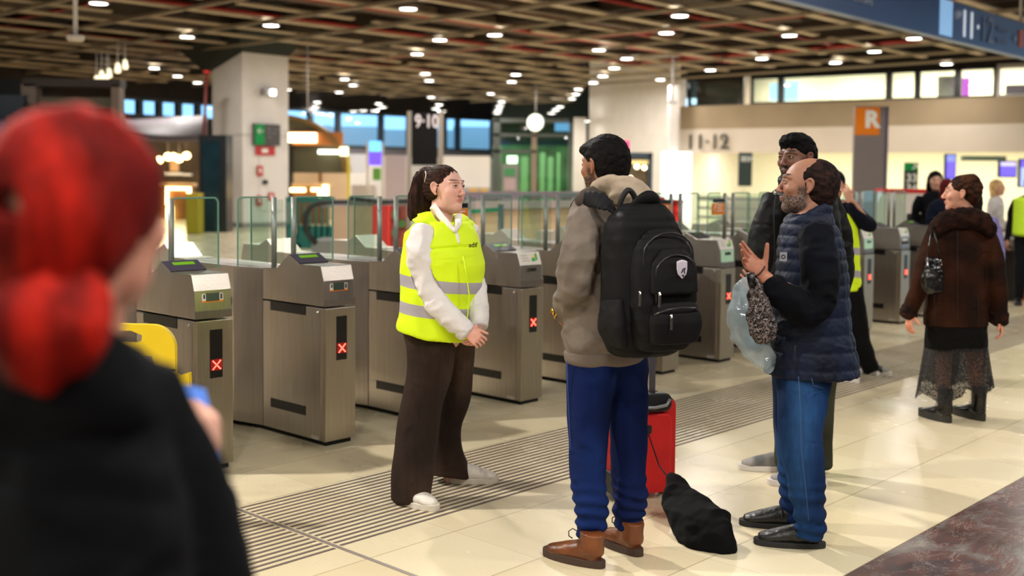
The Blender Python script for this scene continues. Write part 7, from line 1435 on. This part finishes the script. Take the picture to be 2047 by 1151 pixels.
# ================================================================ YELLOW BARRIER
Yb = 5.05; yb = empty('folding_barrier', (0, 0, 0), 0, 'yellow plastic folding barrier with a handle hole beside the nearest gate', 'barrier')
K = Yb / 2215; c = at(262, 648, Yb); zt = c.z
def yp(x, y): q = at(x, y, Yb); return (q.x, q.z)
b = MB(); n = 10
outer = [yp(150, 645)] + [yp(240, 646)] + [yp(302 + 47 * sin(a), 698 - 48 * cos(a)) for a in [pi / 2 * k / n for k in range(n + 1)]] + [yp(349, 742), yp(354, 750), yp(378, 745), yp(379, 780), yp(352, 782), yp(350, 900), yp(352, 1010), yp(318, 1010), yp(316, 800), yp(306, 730), yp(296, 712), yp(150, 712)]
hole = [yp(280 - 0 + 13 * cos(a), 673 + 11 * sin(a)) for a in [pi * 1.5 + pi * k / 8 for k in range(9)]] + [yp(170, 684), yp(170, 662)]
# frame as rounded strips: top bar above the hole, bar below it, right upright
def strip(pts, y0=0, y1=.035): b.prism(pts, Yb + y0, Yb + y1, lambda p, d: (p[0], d, p[1]))
strip([yp(150, 646), yp(240, 647), yp(262, 648)] + [yp(302 + 48 * sin(a), 698 - 49 * cos(a)) for a in [pi / 2 * k / n for k in range(n + 1)]] + [yp(350, 742), yp(328, 742), yp(300, 684), yp(285, 664), yp(262, 661), yp(150, 660)])
strip([yp(262, 661), yp(285, 664), yp(300, 684), yp(328, 742), yp(312, 742), yp(303, 712), yp(150, 704), yp(150, 684), yp(272, 686), yp(283, 680), yp(284, 670)])
strip([yp(312, 738), yp(350, 738), yp(351, 1010), yp(318, 1010)])
strip([yp(349, 748), yp(356, 752), yp(378, 746), yp(379, 778), yp(350, 784)], -.005, .04)
strip([yp(150, 760), yp(320, 760), yp(320, 785), yp(150, 785)], .004, .03); strip([yp(150, 860), yp(320, 860), yp(320, 885), yp(150, 885)], .004, .03)
M_YEL = mat('barrier_yellow', '#e8c912', .4); o = b.obj('frame_panel', M_YEL, yb)
z0_ = yp(330, 1010)[1]; x0_ = yp(318, 1000)[0]; x1_ = yp(352, 1000)[0]
b = MB(); b.box(x0_ - .35, x1_ + .02, Yb - .08, Yb + .12, 0, max(.06, z0_ + .02)); b.obj('base_foot', M_YEL, yb, bev=.01)
# ================================================================ WORLD, CAMERA
w = bpy.data.worlds.new('dusk'); SC.world = w; w.use_nodes = True
bg = w.node_tree.nodes['Background']; bg.inputs['Color'].default_value = (.56, .8, 1, 1); bg.inputs['Strength'].default_value = 2.6
cam = bpy.data.cameras.new('camera'); co = bpy.data.objects.new('camera', cam); COL.objects.link(co)
cam.sensor_width = 36; cam.lens = FPX / 2047 * 36; cam.shift_y = -(575.5 - CY) / 2047
Rm = Matrix(((RT[0], UP[0], -FW[0], 0), (RT[1], UP[1], -FW[1], 0), (RT[2], UP[2], -FW[2], EYE), (0, 0, 0, 1)))
co.matrix_world = Rm
cam.dof.use_dof = True; cam.dof.focus_distance = 5.0; cam.dof.aperture_fstop = 1.7
cam.clip_start = .05; cam.clip_end = 300
SC.camera = co
SC.view_settings.view_transform = 'Standard'; SC.view_settings.look = 'None'; SC.view_settings.gamma = 1; SC.view_settings.exposure = EXPO
SC.cycles.use_denoising = True; SC.cycles.max_bounces = 7; SC.cycles.transparent_max_bounces = 16; SC.cycles.use_adaptive_sampling = True; SC.cycles.adaptive_threshold = .025; SC.cycles.sample_clamp_indirect = 6; SC.cycles.caustics_reflective = False; SC.cycles.caustics_refractive = False
